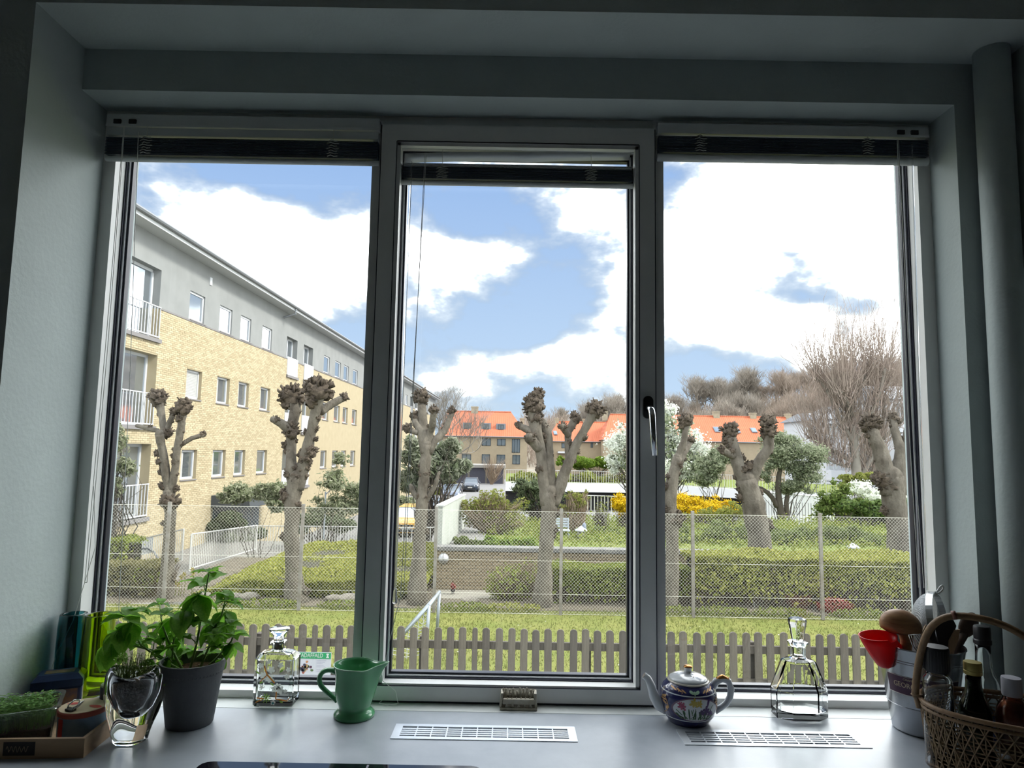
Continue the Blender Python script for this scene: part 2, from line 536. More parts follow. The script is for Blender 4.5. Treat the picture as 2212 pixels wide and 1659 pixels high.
# worktop with cut-outs for the two vents and the hob
wm = MB()
xs = sorted({XL, XN, V1[0] + .01, V1[1] - .01, V2[0] + .01, V2[1] - .01, HOB[0] + .01, HOB[1] - .01})
ys = sorted({-0.90, YF, -0.0035, V1[2] + .008, V1[3] - .008, V2[2] + .008, V2[3] - .008, HOB[2] + .01, HOB[3] - .01})
def in_hole(cx, cy):
    for a in (V1, V2, HOB):
        mx = .01
        if a[0] + mx - 1e-6 < cx < a[1] - mx + 1e-6 and a[2] + .008 - 1e-6 < cy < a[3] - .008 + 1e-6:
            return True
    return False
for i in range(len(xs) - 1):
    for j in range(len(ys) - 1):
        if not in_hole((xs[i] + xs[i + 1]) / 2, (ys[j] + ys[j + 1]) / 2):
            wm.box(xs[i], xs[i + 1], ys[j], ys[j + 1], ZC - .038, ZC)
wm.box(RX0, XL, -0.90, YF, ZC - .038, ZC); wm.box(XN, RX1, -0.90, YF, ZC - .038, ZC)
o = wm.build('worktop', WT, clean=True)
tag(o, 'grey mottled laminate worktop running up to the window', 'worktop')
# ---- vents
VENTM = M('vent_metal', (0.66, 0.70, 0.75), 0.38, metal=0.55, var=.03, vscale=30)
def vent(label, x0, x1, y0, y1, ncol=11, nrow=5):
    v = thing('vent_grille', label, 'vent', ((x0 + x1) / 2, (y0 + y1) / 2, ZC), group='worktop vents')
    lc = -Vector(v.location)
    mx, my = .017, .0125
    m = MB(); zt = ZC + .0015
    m.box(x0, x1, y0, y0 + my, ZC - .002, zt); m.box(x0, x1, y1 - my, y1, ZC - .002, zt)
    m.box(x0, x0 + mx, y0 + my, y1 - my, ZC - .002, zt); m.box(x1 - mx, x1, y0 + my, y1 - my, ZC - .002, zt)
    m.build('rim', VENTM, v, loc=lc)
    for i in range(1, ncol):
        xx = x0 + mx + (x1 - x0 - 2 * mx) * i / ncol
        MB().box(xx - .0013, xx + .0013, y0 + my, y1 - my, ZC - .008, zt - .0003).build('cross_bar', VENTM, v, loc=lc)
    for j in range(1, nrow):
        yy = y0 + my + (y1 - y0 - 2 * my) * j / nrow
        MB().box(x0 + mx, x1 - mx, yy - .0026, yy + .0026, ZC - .008, zt - .0006).build('long_bar', VENTM, v, loc=lc)
    m = MB(); m.box(x0 + .011, x1 - .011, y0 + .009, y1 - .009, ZC - .034, ZC - .030)
    m.build('duct', M('duct_black', (0.008, 0.008, 0.012), .8), v, loc=lc)
vent('metal vent grille in the worktop under the middle casement', *V1)
vent('metal vent grille in the worktop in front of teapot and glass carafe', *V2)
# ---- hob
h = thing('induction_hob', 'black glass induction hob at the front edge of the worktop', 'hob', ((HOB[0] + HOB[1]) / 2, -.55, ZC))
HG = M('hob_glass', (0.006, 0.006, 0.010), 0.05, spec=.8)
r_ = .02; pl = []
for (cx_, cy_, a0) in ((HOB[1] - r_, HOB[3] - r_, 0), (HOB[0] + r_, HOB[3] - r_, 90), (HOB[0] + r_, HOB[2] + r_, 180), (HOB[1] - r_, HOB[2] + r_, 270)):
    pl += [(cx_ + r_ * math.cos(math.radians(a0 + t)), cy_ + r_ * math.sin(math.radians(a0 + t))) for t in (0, 30, 60, 90)]
MB().prism(pl, ZC - .02, ZC + .003, 'z').build('glass_plate', HG, h, loc=-Vector(h.location), clean=True)
MB().box(-.262, -.258, HOB[2] + .02, HOB[3] - .004, ZC + .0025, ZC + .0034).build('zone_line', M('hob_line', (.2, .2, .24), .4), h, loc=-Vector(h.location))

# ---- vertical heating pipe in the right corner of the niche
p = MB(); p.tube([(1.133, -0.098, ZC + .0), (1.133, -0.098, 1.6), (1.133, -.098, ZN - .001)], .038, 32)
o = p.build('heating_pipe', WALL, smooth=True)
tag(o, 'painted vertical heating pipe in the right corner of the window niche', 'pipe')

# ---- venetian blinds, drawn up
BL = M('blind_slat', (0.62, 0.66, 0.68), 0.35, metal=.15)
BLB = M('blind_rail', (0.70, 0.73, 0.74), 0.4)
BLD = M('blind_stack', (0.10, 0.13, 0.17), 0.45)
CORD = M('blind_cord', (0.72, 0.73, 0.70), .7)
CLEAR = M('clear_plastic', (0.9, 0.93, 0.95), .1, trans=.9, ior=1.3)
TAPE = M('ladder_tape', (0.42, 0.44, 0.42), .8)
def blind(label, x0, x1, y, zh1, zh0, zs1, zs0, zr0, ties, locks, nsl=17, extra=None):
    b = thing('venetian_blind', label, 'blind', ((x0 + x1) / 2, y, zh1), group='venetian blinds in the window')
    lc = -Vector(b.location)
    D = .012
    m = MB(); m.box(x0, x1, y - D, y + D, zh0 + .004, zh1); m.box(x0, x1, y - D - .0015, y - D + .001, zh0, zh0 + .008)
    m.build('head_rail', BLB, b, loc=lc)
    th = (zs1 - zs0) / nsl
    sl = MB()
    n = 8
    for k in range(n + 1):
        yy = -D + 2 * D * k / n
        zz = .0022 * (1 - (2 * k / n - 1) ** 2)
        for xx in (-(x1 - x0) / 2 + .002, (x1 - x0) / 2 - .002):
            sl.v.append((xx, yy, zz)); sl.v.append((xx, yy, zz + th * .55))
    for k in range(n):
        a = 4 * k
        sl.f += [(a, a + 2, a + 6, a + 4), (a + 1, a + 5, a + 7, a + 3)]
    sl.f += [(0, 1, 3, 2), (4 * n, 4 * n + 2, 4 * n + 3, 4 * n + 1)]
    sl.mi = [0] * len(sl.f)
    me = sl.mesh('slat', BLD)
    for k in range(nsl):
        link('slat', me, b, Vector(((x0 + x1) / 2, y + (k % 3 - 1) * .0006, zs0 + th * k)) + lc)
    m = MB(); m.tube([(x0, y, (zs0 + zr0) / 2), (x1, y, (zs0 + zr0) / 2)], (zs0 - zr0) / 2, 14)
    o = m.build('bottom_rail', BLB, b, loc=lc, smooth=True)
    for v_ in o.data.vertices:
        v_.co.y = y + (v_.co.y - y) * 1.15 + 0
    for tx in ties:
        m = MB()
        for k in range(7):
            zz = zs0 + (zs1 - zs0) * (k + .5) / 7
            w_ = .013 + .003 * math.sin(k * 2.7)
            m.tube([(tx - w_, y - D - .002, zz), (tx - w_ * .3, y - D - .006, zz + .002), (tx + w_ * .4, y - D - .006, zz - .0015), (tx + w_, y - D - .002, zz + .001)], .0016, 5)
        m.build('ladder_cord', TAPE, b, loc=lc)
        MB().tube([(tx, y - D - .001, zh0 + .002), (tx + .001, y - D - .002, zs1)], .0007, 5).build('lift_cord', CORD, b, loc=lc)
    for tx in locks:
        MB().box(tx - .009, tx + .009, y - D - .005, y - D + .002, zh0 + .006, zh0 + .017).build('cord_lock', M('cord_lock_dark', (.02, .022, .025), .4), b, loc=lc)
    return b, lc
# left blind
by = 0.043
bl, lc = blind('drawn-up venetian blind in the left window light', -1.052, -0.352, by, 2.343, 2.311, 2.283, 2.236, 2.222, (-.945, -.468), (-1.022, -.983))
MB().box(-1.05, -.354, by - .009, by + .009, 2.289, 2.3095).build('upper_slat', BL, bl, loc=lc)
cl = []
pa, pb = atY(268, 275, by - .02), atY(185, 1258, by - .02)
for dx in (-.002, .0035):
    MB().tube([pa + Vector((dx * .4, 0, 0)), lerp(pa, pb, .5) + Vector((dx + .002, 0, 0)), pb + Vector((dx, 0, 0))], .0009, 5).build('pull_cord', CORD, bl, loc=lc)
MB().tube([pb + Vector((-.002, 0, 0)), pb + Vector((.0035, 0, 0))], .0012, 5).build('cord_end', CORD, bl, loc=lc)
pc = atY(215, 1150, by - .02)
MB().tube([lerp(pa, pb, .8), pc.lerp(pb, .3), atY(158, 1340, by - .03), atY(120, 1420, by - .05), atY(105, 1462, by - .06)], .0008, 5).build('pull_cord', CORD, bl, loc=lc)
q0, q1 = atY(299, 285, by - .02), atY(255, 1352, by + .02)
MB().tube([q0, lerp(q0, q1, .5) + Vector((.004, 0, 0)), q1], .0008, 5).build('lift_cord', CORD, bl, loc=lc)
# right blind
br, lc = blind('drawn-up venetian blind in the right window light', .364, 1.058, by, 2.345, 2.318, 2.312, 2.268, 2.248, (.472, .90), (.985, 1.02))
w0, w1 = atY(1938, 300, by - .02), atY(1950, 640, by - .02)
for dx in (0, .006):
    MB().tube([w0 + Vector((dx * .5, 0, 0)), lerp(w0, w1, .5) + Vector((dx, 0, 0)), atY(1962, 900, by - .02) + Vector((dx * 1.5, 0, 0)), atY(1985, 1270, by - .02) + Vector((dx * 2, 0, 0))], .0009, 5).build('pull_cord', CORD, br, loc=lc)
w0 = atY(1970, 310, by - .02)
MB().tube([w0, atY(1985, 800, by - .02), atY(2003, 1275, by - .02)], .0018, 6).build('tilt_wand', CLEAR, br, loc=lc)
# centre blind hangs in the sash
bc, lc = blind('drawn-up venetian blind hanging lower in the middle casement', -.297, .307, .082, 2.296, 2.281, 2.235, 2.203, 2.189, (-.192, .196), (-.275, -.237), nsl=13)
m = MB()
ns = 24
for i in range(ns + 1):
    t = i / ns
    x = lerp(-.290, .300, t)
    drop = .030 * (1 - t) ** 3.0 * (1 if t > 0 else 1) - .004
    z0 = 2.279 - drop * .4
    m.v += [(x, .070, z0), (x, .094, z0 - .018 * (1 - abs(t - .55)) - drop * .3)]
for i in range(ns):
    m.f.append((2 * i, 2 * i + 1, 2 * i + 3, 2 * i + 2)); m.mi.append(0)
o = m.build('loose_slat', BL, bc, loc=lc, smooth=True)
sm = o.modifiers.new('thick', 'SOLIDIFY'); sm.thickness = .0008
for k in range(3):
    MB().box(-.294, .304, .071, .093, 2.236 + .0035 * k, 2.2375 + .0035 * k).build('upper_slat', BL, bc, loc=lc)
t0, t1 = atY(889, 350, .065), atY(854, 1270, .062)
MB().tube([t0, lerp(t0, t1, .5), t1], .0022, 8).build('tilt_wand', CLEAR, bc, loc=lc)
MB().lathe([(.003, .0), (.0045, -.008), (.0058, -.030), (.0062, -.034), (.0055, -.036)][::-1], 12, t1).build('wand_grip', CLEAR, bc, loc=lc, smooth=True)
for (xa, xb_, xo) in ((918, 872, 0), (921, 866, .003)):
    a_, b_ = atY(xa, 330, .063), atY(xb_, 1280, .05)
    c_ = atY(838, 1400, .04)
    MB().tube([a_, lerp(a_, b_, .5), b_, atY(862, 1300, .045), c_, atY(826, 1470, .036)], .0008, 5).build('pull_cord', CORD, bc, loc=lc)
e0 = atZ(826, 1500, ZC + .02)
MB().tube([atY(826, 1470, .036), (-.262, .035, ZC + .03), (-.255, .03, ZC + .004), (-.275, .022, ZC + .003), (-.30, .03, ZC + .004), (-.29, .036, ZC + .012)], .0008, 5).build('cord_tail', CORD, bc, loc=lc)
# ================================================================== THINGS ON THE WORKTOP
def glass(name, col=(1, 1, 1), rough=0.0, ior=1.45, **k):
    return M(name, col, rough, trans=1.0, ior=ior, **k)
CLEARG = glass('clear_glass', (0.97, 0.99, 0.985))
def outer_inner(prof, t, floor_t):
    """closed vessel profile: outside going up, then inside going down"""
    ins = [(max(r - t, .0005), z) for r, z in prof if z > floor_t]
    r0 = max(prof[0][0] - t, .0005)
    return [(0.0004, prof[0][1])] + prof + ins[::-1] + [(r0 * .9, floor_t), (0.0004, floor_t)]
def text_mesh(s, size, depth=0.0004, font_sx=1.0):
    cu = bpy.data.curves.new('lettering', 'FONT')
    cu.body = s; cu.size = size; cu.extrude = depth; cu.align_x = 'CENTER'; cu.align_y = 'CENTER'
    cu.resolution_u = 3
    ob = bpy.data.objects.new('lettering', cu)
    COL.objects.link(ob)
    dg = bpy.context.evaluated_depsgraph_get()
    me = bpy.data.meshes.new_from_object(ob.evaluated_get(dg))
    COL.objects.unlink(ob); bpy.data.objects.remove(ob)
    for v in me.vertices:
        v.co.x *= font_sx
    return me
def flat_patch(mb, pts2, surf, lift=.0004):
    """polygon given in local (x,z), laid onto surf(x,z) -> point"""
    n = len(pts2)
    cx_ = sum(p[0] for p in pts2) / n; cz_ = sum(p[1] for p in pts2) / n
    vs = [surf(cx_, cz_, lift)] + [surf(a, b, lift) for a, b in pts2]
    mb.add(vs, [(0, i + 1, (i + 1) % n + 1) for i in range(n)])
def petal(cx_, cz_, ang, L, W, n=10):
    out = []
    for i in range(n):
        t = 2 * PI * i / n
        a = L / 2 * (1 + math.cos(t)); b = W / 2 * math.sin(t) * (0.6 + .4 * math.cos(t * .5) ** 2)
        out.append((cx_ + a * math.cos(ang) - b * math.sin(ang), cz_ + a * math.sin(ang) + b * math.cos(ang)))
    return out
def strip2(mb, pts2, w, surf, lift=.0003):
    for (a, b) in zip(pts2[:-1], pts2[1:]):
        d = Vector((b[0] - a[0], b[1] - a[1])); L = d.length
        nx, nz = -d.y / L * w / 2, d.x / L * w / 2
        mb.add([surf(a[0] + nx, a[1] + nz, lift), surf(a[0] - nx, a[1] - nz, lift), surf(b[0] - nx, b[1] - nz, lift), surf(b[0] + nx, b[1] + nz, lift)], [(0, 1, 2, 3)])

# ---- wooden tray
TRAYW = M('tray_wood', (0.46, 0.32, 0.20), .6, col2=(0.36, 0.24, 0.14), vscale=6, stretch=(1, 8, 8), bump=.05)
t = thing('wooden_tray', 'shallow wooden tray with a black printed patch, left of the heart vase', 'tray', (-.945, -.187, ZC), math.radians(4))
hw, hd, hh, wt_ = .13, .086, .036, .007
MB().box(-hw, hw, -hd, hd, 0, .004).build('bottom', TRAYW, t)
for (x0, x1, y0, y1) in ((-hw, hw, -hd, -hd + wt_), (-hw, hw, hd - wt_, hd), (-hw, -hw + wt_, -hd + wt_, hd - wt_), (hw - wt_, hw, -hd + wt_, hd - wt_)):
    MB().box(x0, x1, y0, y1, .004, hh).build('side_board', TRAYW, t)
pm = MB(); pm.box(-.018, .040, -hd - .0005, -hd, .006, .031)
pp = pm.build('printed_patch', M('print_black', (.02, .016, .014), .6), t)
m = MB()
sc = [(-.012 + .0009 * i, .018 + .0055 * math.sin(i * .75) * (1 if i % 7 else .3)) for i in range(46)]
strip2(m, sc, .0011, lambda x, z, l: (x, -hd - .0009 - l, z))
m.build('printed_script', M('print_cream', (.30, .22, .15), .6), t)

# ---- blue tin box
c = atZ(80, 1548, ZC)
TINB = M('tin_blue', (0.018, 0.035, 0.10), .35, var=.3, vscale=25)
t = thing('tea_tin', 'small navy blue tin box with a picture label, behind the cress tub', 'tin box', (-1.005, -.048, ZC), math.radians(24))
m = MB(); m.box(-.048, .048, -.03, .03, 0, .062); bd = m.build('body', TINB, t, bevel=.003)
m = MB(); m.hexa([(-.049, -.031, .062), (.049, -.031, .062), (.049, .031, .062), (-.049, .031, .062), (-.049, -.031, .078), (.049, -.031, .078), (.049, .031, .078), (-.049, .031, .078)])
m.hexa([(-.049, -.031, .078), (.049, -.031, .078), (.049, .031, .078), (-.049, .031, .078), (-.038, -.021, .089), (.038, -.021, .089), (.038, .021, .089), (-.038, .021, .089)])
lid = m.build('lid', TINB, t)
MB().box(-.028, .028, -.012, .012, .0889, .0894).build('lid_picture', M('tin_picture', (.22, .14, .07), .5, col2=(.06, .08, .05), vscale=60), lid)
MB().box(-.04, .04, -.0306, -.030, .006, .058).build('front_label', M('tin_label', (.25, .12, .04), .5, col2=(.05, .06, .12), vscale=45), bd)
m = MB(); m.box(.048, .0486, -.026, .026, .004, .060); sl_ = m.build('side_label', M('tin_label_side', (.52, .40, .22), .5, col2=(.42, .44, .60), vscale=30), bd)

# ---- clear tub of cress
t = thing('cress_tub', 'clear plastic tub full of green cress standing in the wooden tray', 'plant tub', (-.985, -.196, ZC + .004), math.radians(28))
TUBP = M('tub_plastic', (.92, .96, .96), .08, trans=.95, ior=1.25)
def rrect(hx_, hy_, r, z, n=5):
    out = []
    for (cx_, cy_, a0) in ((hx_ - r, hy_ - r, 0), (-hx_ + r, hy_ - r, 90), (-hx_ + r, -hy_ + r, 180), (hx_ - r, -hy_ + r, 270)):
        out += [(cx_ + r * math.cos(math.radians(a0 + 90 * i / n)), cy_ + r * math.sin(math.radians(a0 + 90 * i / n)), z) for i in range(n + 1)]
    return out
def loft(mb, rings, cap0=True, cap1=False):
    b = len(mb.v); n = len(rings[0])
    vs = [p for r in rings for p in r]
    fs = []
    for i in range(len(rings) - 1):
        for k in range(n):
            k2 = (k + 1) % n
            fs.append((i * n + k, i * n + k2, (i + 1) * n + k2, (i + 1) * n + k))
    if cap0: fs.append(tuple(range(n - 1, -1, -1)))
    if cap1: fs.append(tuple((len(rings) - 1) * n + k for k in range(n)))
    mb.add(vs, fs)
m = MB()
loft(m, [rrect(.060, .046, .012, .001), rrect(.066, .052, .014, .066), rrect(.073, .059, .016, .067), rrect(.073, .059, .016, .070), rrect(.0645, .0505, .014, .069), rrect(.0585, .0445, .011, .003)], True, True)
m.build('tub', TUBP, t, smooth=False, clean=True)
MB().add(rrect(.058, .044, .011, .004) + rrect(.060, .046, .011, .028), [tuple(range(23, -1, -1)), tuple(range(24, 48))] + [(k, (k + 1) % 24, (k + 1) % 24 + 24, k + 24) for k in range(24)]).build('soil', M('soil', (.045, .03, .02), .95, var=.5, vscale=80, bump=.4, bscale=200), t)
CRESS = M('cress_leaf', (.10, .24, .05), .5, col2=(.20, .38, .09), island=.8, transl=.35)
m = MB(); r2 = random.Random(3)
for i in range(900):
    x, y = r2.uniform(-.056, .056), r2.uniform(-.042, .042)
    h = r2.uniform(.025, .052)
    dx, dy = r2.uniform(-.008, .008), r2.uniform(-.008, .008)
    a = r2.uniform(0, 6.3); w_ = .0007
    b0 = Vector((x, y, .026)); b1 = Vector((x + dx, y + dy, .026 + h))
    e = Vector((math.cos(a), math.sin(a), 0)) * w_
    m.add([b0 - e, b0 + e, b1], [(0, 1, 2)])
    for s in (1, -1):
        d = Vector((math.cos(a) * s, math.sin(a) * s, r2.uniform(-.2, .5))) * r2.uniform(.005, .009)
        sd_ = Vector((-math.sin(a), math.cos(a), 0)) * .0026
        m.add([b1, b1 + d * .6 + sd_, b1 + d, b1 + d * .6 - sd_], [(0, 1, 2, 3)])
tag(m.build('cress', CRESS, t), kind='stuff')

# ---- round tin with label and can clip
t = thing('round_tin', 'round tin with cream lid and blue and red label in the wooden tray', 'tin', (-.868, -.178, ZC + .0042), 0)
b_ = MB().lathe([(.042, 0), (.044, .002), (.044, .052), (.042, .054)], 40).build('body', M('tin_paper', (.16, .25, .36), .5, col2=(.22, .32, .42), vscale=40), t, auto=.6)
m = MB(); m.lathe([(.045, .050), (.0455, .052), (.0455, .058), (.044, .060)], 40)
ld = m.build('lid', M('tin_lid', (.40, .09, .06), .5), t, auto=.6)
MB().lathe([(.0005, .0600), (.0435, .0600), (.043, .0608), (.0005, .0608)], 40, cap0=False, cap1=False).build('lid_paper', M('lid_cream', (.62, .50, .34), .6, var=.05), ld)
surf = lambda x, y, l: (x, y, .0609 + l)
m = MB(); flat_patch(m, petal(-.038, .006, .15, .024, .016), surf); flat_patch(m, petal(.012, .0, -.3, .030, .017), surf); m.build('lid_print', M('lid_red', (.55, .06, .06), .6), ld)
m = MB()
for k in range(5):
    a0 = math.radians(232 + k * 4); a1 = math.radians(236 + k * 4); r = .0443
    m.add([(r * math.cos(a0), r * math.sin(a0), .008), (r * math.cos(a1), r * math.sin(a1), .008), (r * math.cos(a1), r * math.sin(a1), .048), (r * math.cos(a0), r * math.sin(a0), .048)], [(0, 1, 2, 3)])
m.build('label_stripe', MATS['lid_red'], b_)
STEEL = M('steel', (.62, .63, .64), .25, metal=1.0)
o = thing('can_clip', 'small wire clip lying across the lid of the round tin', 'clip', (-.872, -.197, ZC + .0655), math.radians(-20))
for s in (-1, 1):
    m = MB()
    m.tube([(s * .006, -.014, .001), (s * .011, -.008, .008), (s * .011, .004, .014), (s * .005, .012, .012), (s * .002, .005, .004), (s * .004, -.008, .001)], .0016, 6)
    m.build('wire_loop', STEEL, o, smooth=True)
MB().box(-.009, .009, -.017, -.006, 0, .004).build('clamp', M('clip_black', (.03, .03, .03), .4), o)
o = thing('butter_knife', 'pale flat knife leaning behind the round tin', 'knife', (-.865, -.128, ZC + .0645), math.radians(24))
m = MB(); m.prism([(-.035, -.0), (-.03, -.006), (.03, -.007), (.036, 0), (.03, .006), (-.03, .005)], -.001, .001, 'z')
k_ = m.build('blade', M('pale_plastic', (.55, .56, .55), .4), o, clean=True); k_.rotation_euler = (0, math.radians(-14), 0)
MB().box(.03, .055, -.006, .006, .006, .011).build('handle', MATS['pale_plastic'], o)

# ---- spice jar
t = thing('spice_jar', 'small dark-labelled jar with pale lid at the back of the tray', 'jar', (-.842, -.128, ZC + .0042), 0)
MB().lathe([(.018, 0), (.0205, .003), (.0205, .060), (.019, .064)], 28).build('body', M('jar_amber', (.16, .11, .03), .15, col2=(.03, .02, .02), vscale=70), t, auto=.6)
MB().lathe([(.0207, .045), (.0209, .046), (.0209, .084), (.0207, .085)], 28).build('label', M('label_navy', (.02, .025, .05), .4), t, auto=.6)
MB().lathe([(.0200, .085), (.0205, .0855), (.0200, .0885), (.0185, .089)], 28).build('lid', M('lid_pale', (.55, .62, .45), .4), t, auto=.6)

# ---- tall glass vases
TEAL = glass('teal_glass', (.05, .24, .27))
LIME = glass('lime_glass', (.52, .70, .04))
t = thing('glass_vase', 'tall teal blue glass vase in the left corner of the window niche', 'vase', (-1.026, .018, ZC), 0)
MB().lathe(outer_inner([(.028, 0), (.0305, .004), (.0315, .06), (.032, .12), (.031, .17), (.029, .197), (.0280, .2)], .0065, .022), 40, cap0=False, cap1=False).build('body', TEAL, t, smooth=True, clean=True)
t = thing('glass_vase', 'tall lime green glass vase between the teal vase and the basil', 'vase', (-.953, .0, ZC), 0)
MB().lathe(outer_inner([(.036, 0), (.0375, .004), (.0375, .05), (.0365, .10), (.034, .16), (.0315, .197), (.031, .202), (.0308, .204)], .0060, .030), 40, cap0=False, cap1=False).build('body', LIME, t, smooth=True, clean=True)

# ---- heart-shaped crystal vase with seedlings
hc = atZ(280, 1600, ZC)
t = thing('crystal_vase', 'heavy heart-shaped clear crystal vase holding soil and seedlings', 'vase', (hc.x, hc.y, ZC), math.radians(8))
prof = [(.031, 0.0), (.034, .004), (.036, .016), (.041, .035), (.048, .055), (.055, .078), (.0585, .100), (.0575, .118), (.0525, .130), (.046, .135)]
seg = 48; m = MB(); rings = []
def heart_r(r, z, th):
    tw = z * 7.0
    lob = .16 * math.sin(z / .135 * PI * .55) ** 2
    return r * (1 + lob * math.cos(2 * (th + tw) + .2) + .05 * math.sin(z / .135 * PI) * math.cos(5 * th - tw * 2))
for r, z in prof:
    rings.append([(heart_r(r, z, 2 * PI * k / seg) * math.cos(2 * PI * k / seg), .82 * heart_r(r, z, 2 * PI * k / seg) * math.sin(2 * PI * k / seg),
                   z + (.012 * abs(math.cos(2 * PI * k / seg)) ** 2 if z > .11 else 0)) for k in range(seg)])
inn = [(.037, .133), (.036, .12), (.033, .10), (.026, .075), (.015, .058), (.004, .052)]
for r, z in inn:
    rings.append([(r * math.cos(2 * PI * k / seg) * 1.05, r * .85 * math.sin(2 * PI * k / seg), z + (.010 * abs(math.cos(2 * PI * k / seg)) ** 2 if z > .125 else 0)) for k in range(seg)])
loft(m, rings, True, True)
CRYS = glass('crystal', (.96, .98, .99), ior=1.52)
m.build('body', CRYS, t, smooth=True, clean=True)
m = MB(); m.lathe([(.003, .054), (.0145, .060), (.0255, .077), (.0325, .101), (.035, .114), (.0345, .117)], 32, sx=1.02, sy=.83)
m.build('soil_plug', MATS['soil'], t, smooth=True)
SEED = M('seedling', (.22, .34, .08), .5, col2=(.40, .46, .16), island=.8, transl=.3)
m = MB()
for i in range(150):
    a = r2.uniform(0, 6.28); rr = .031 * math.sqrt(r2.random())
    x, y = rr * math.cos(a), .8 * rr * math.sin(a)
    h = r2.uniform(.02, .060); lx_, ly_ = r2.uniform(-.012, .012), r2.uniform(-.01, .01)
    m.tube([(x, y, .114), (x + lx_ * .4, y + ly_ * .4, .114 + h * .5), (x + lx_, y + ly_, .114 + h)], [.0007, .0006, .0004], 3, cap=False)
    b1 = Vector((x + lx_, y + ly_, .114 + h)); a = r2.uniform(0, 6.3)
    for s in (1, -1):
        d = Vector((math.cos(a) * s, math.sin(a) * s, .3)) * .006; sd_ = Vector((-math.sin(a), math.cos(a), 0)) * .0013
        m.add([b1, b1 + d * .6 + sd_, b1 + d, b1 + d * .6 - sd_], [(0, 1, 2, 3)])
tag(m.build('seedlings', SEED, t), kind='stuff')

# ---- basil in a dark grey pot
pc = atZ(409, 1562, ZC)
POTC = Vector((pc.x, pc.y, ZC))
t = thing('potted_basil', 'leafy green basil plant in a dark grey flower pot', 'potted plant', POTC, 0)
POT = M('pot_clay', (.105, .11, .12), .65, col2=(.14, .145, .155), vscale=12, bump=.12, bscale=120)
PH = .134
m = MB(); m.lathe(outer_inner([(.0465, 0), (.048, .003), (.0625, PH - .026), (.0652, PH - .024), (.0680, PH - .003), (.0675, PH)], .0045, .006), 56, cap0=False, cap1=False)
pot = m.build('pot', POT, t, auto=.5, clean=True)
m = MB()
for k in range(56):
    a = 2 * PI * k / 56
    m.add([Vector((math.cos(a + d) * r, math.sin(a + d) * r, z)) for d, r, z in ((-.028, .0647, PH - .020), (.028, .0647, PH - .020), (.02, .0662, PH - .024), (-.02, .0662, PH - .024), (0, .0668, PH - .022))], [(0, 1, 4), (1, 2, 4), (2, 3, 4), (3, 0, 4)])
m.build('rim_notch', POT, pot)
MB().lathe([(.0005, PH - .030), (.058, PH - .030), (.055, PH - .022), (.0005, PH - .020)], 32, cap0=False, cap1=False).build('soil', M('soil_red', (.10, .045, .025), .95, var=.4, vscale=70, bump=.5, bscale=150), t)
BLEAF = M('basil_leaf', (.13, .33, .03), .38, col2=(.24, .48, .06), vscale=14, transl=.62, bump=.25, bscale=90, spec=.4)
BSTEM = M('basil_stem', (.22, .36, .10), .5)
def leaf_mesh(seed):
    rr = random.Random(seed); m = MB()
    nl, nw = 9, 4
    grid = []
    for i in range(nl + 1):
        u = i / nl
        wid = .36 * math.sin(PI * u ** .80) ** .8 if 0 < u < 1 else .0
        for j in range(-nw, nw + 1):
            v = j / nw
            x = u
            y = v * wid
            z = .16 * abs(v) ** 1.4 * wid * 1.6 - .42 * u * u + .02 * math.sin(u * 17 + seed) * abs(v) + .10 * u
            grid.append((x, y, z))
    cols = 2 * nw + 1
    fs = []
    for i in range(nl):
        for j in range(cols - 1):
            a = i * cols + j
            fs.append((a, a + 1, a + cols + 1, a + cols))
    m.add(grid, fs)
    m.tube([(-.18, 0, -.03), (-.05, 0, .0), (.02, 0, .0)], .014, 5)
    return m.mesh('leaf', BLEAF, True)
LM = [leaf_mesh(s) for s in (1, 2, 3)]
nodes = [(452, 1236, 30, 4, 1), (438, 1262, 42, 4, 1), (428, 1285, 46, 4, 0), (402, 1318, 52, 3, 0), (372, 1335, 46, 2, 0), (482, 1282, 26, 4, 1), (496, 1300, 30, 5, 1), (488, 1322, 40, 4, 0),
         (468, 1345, 42, 4, 0), (428, 1342, 26, 5, 1), (446, 1352, 28, 5, 1), (345, 1306, 24, 3, 1), (352, 1328, 26, 3, 1), (340, 1352, 26, 4, 1), (355, 1360, 24, 4, 1), (294, 1318, 26, 3, 1), (272, 1332, 38, 4, 1),
         (285, 1345, 44, 4, 0), (255, 1362, 46, 3, 0), (240, 1392, 44, 3, 0), (285, 1378, 26, 5, 1), (305, 1392, 22, 5, 1), (262, 1408, 26, 3, 0), (335, 1382, 28, 5, 1), (350, 1405, 24, 4, 1), (375, 1368, 34, 4, 0),
         (378, 1392, 44, 4, 0), (362, 1425, 44, 4, 0), (345, 1448, 40, 3, 0), (378, 1450, 40, 3, 0), (462, 1372, 26, 5, 1), (495, 1350, 24, 4, 1), (508, 1372, 26, 5, 1), (500, 1392, 28, 4, 0), (470, 1398, 26, 5, 1), (452, 1412, 24, 3, 1), (478, 1424, 22, 2, 0), (318, 1425, 26, 3, 0), (405, 1440, 15, 3, 1), (416, 1405, 22, 3, 1), (400, 1375, 24, 4, 1)]
r3 = random.Random(11)
tips = []
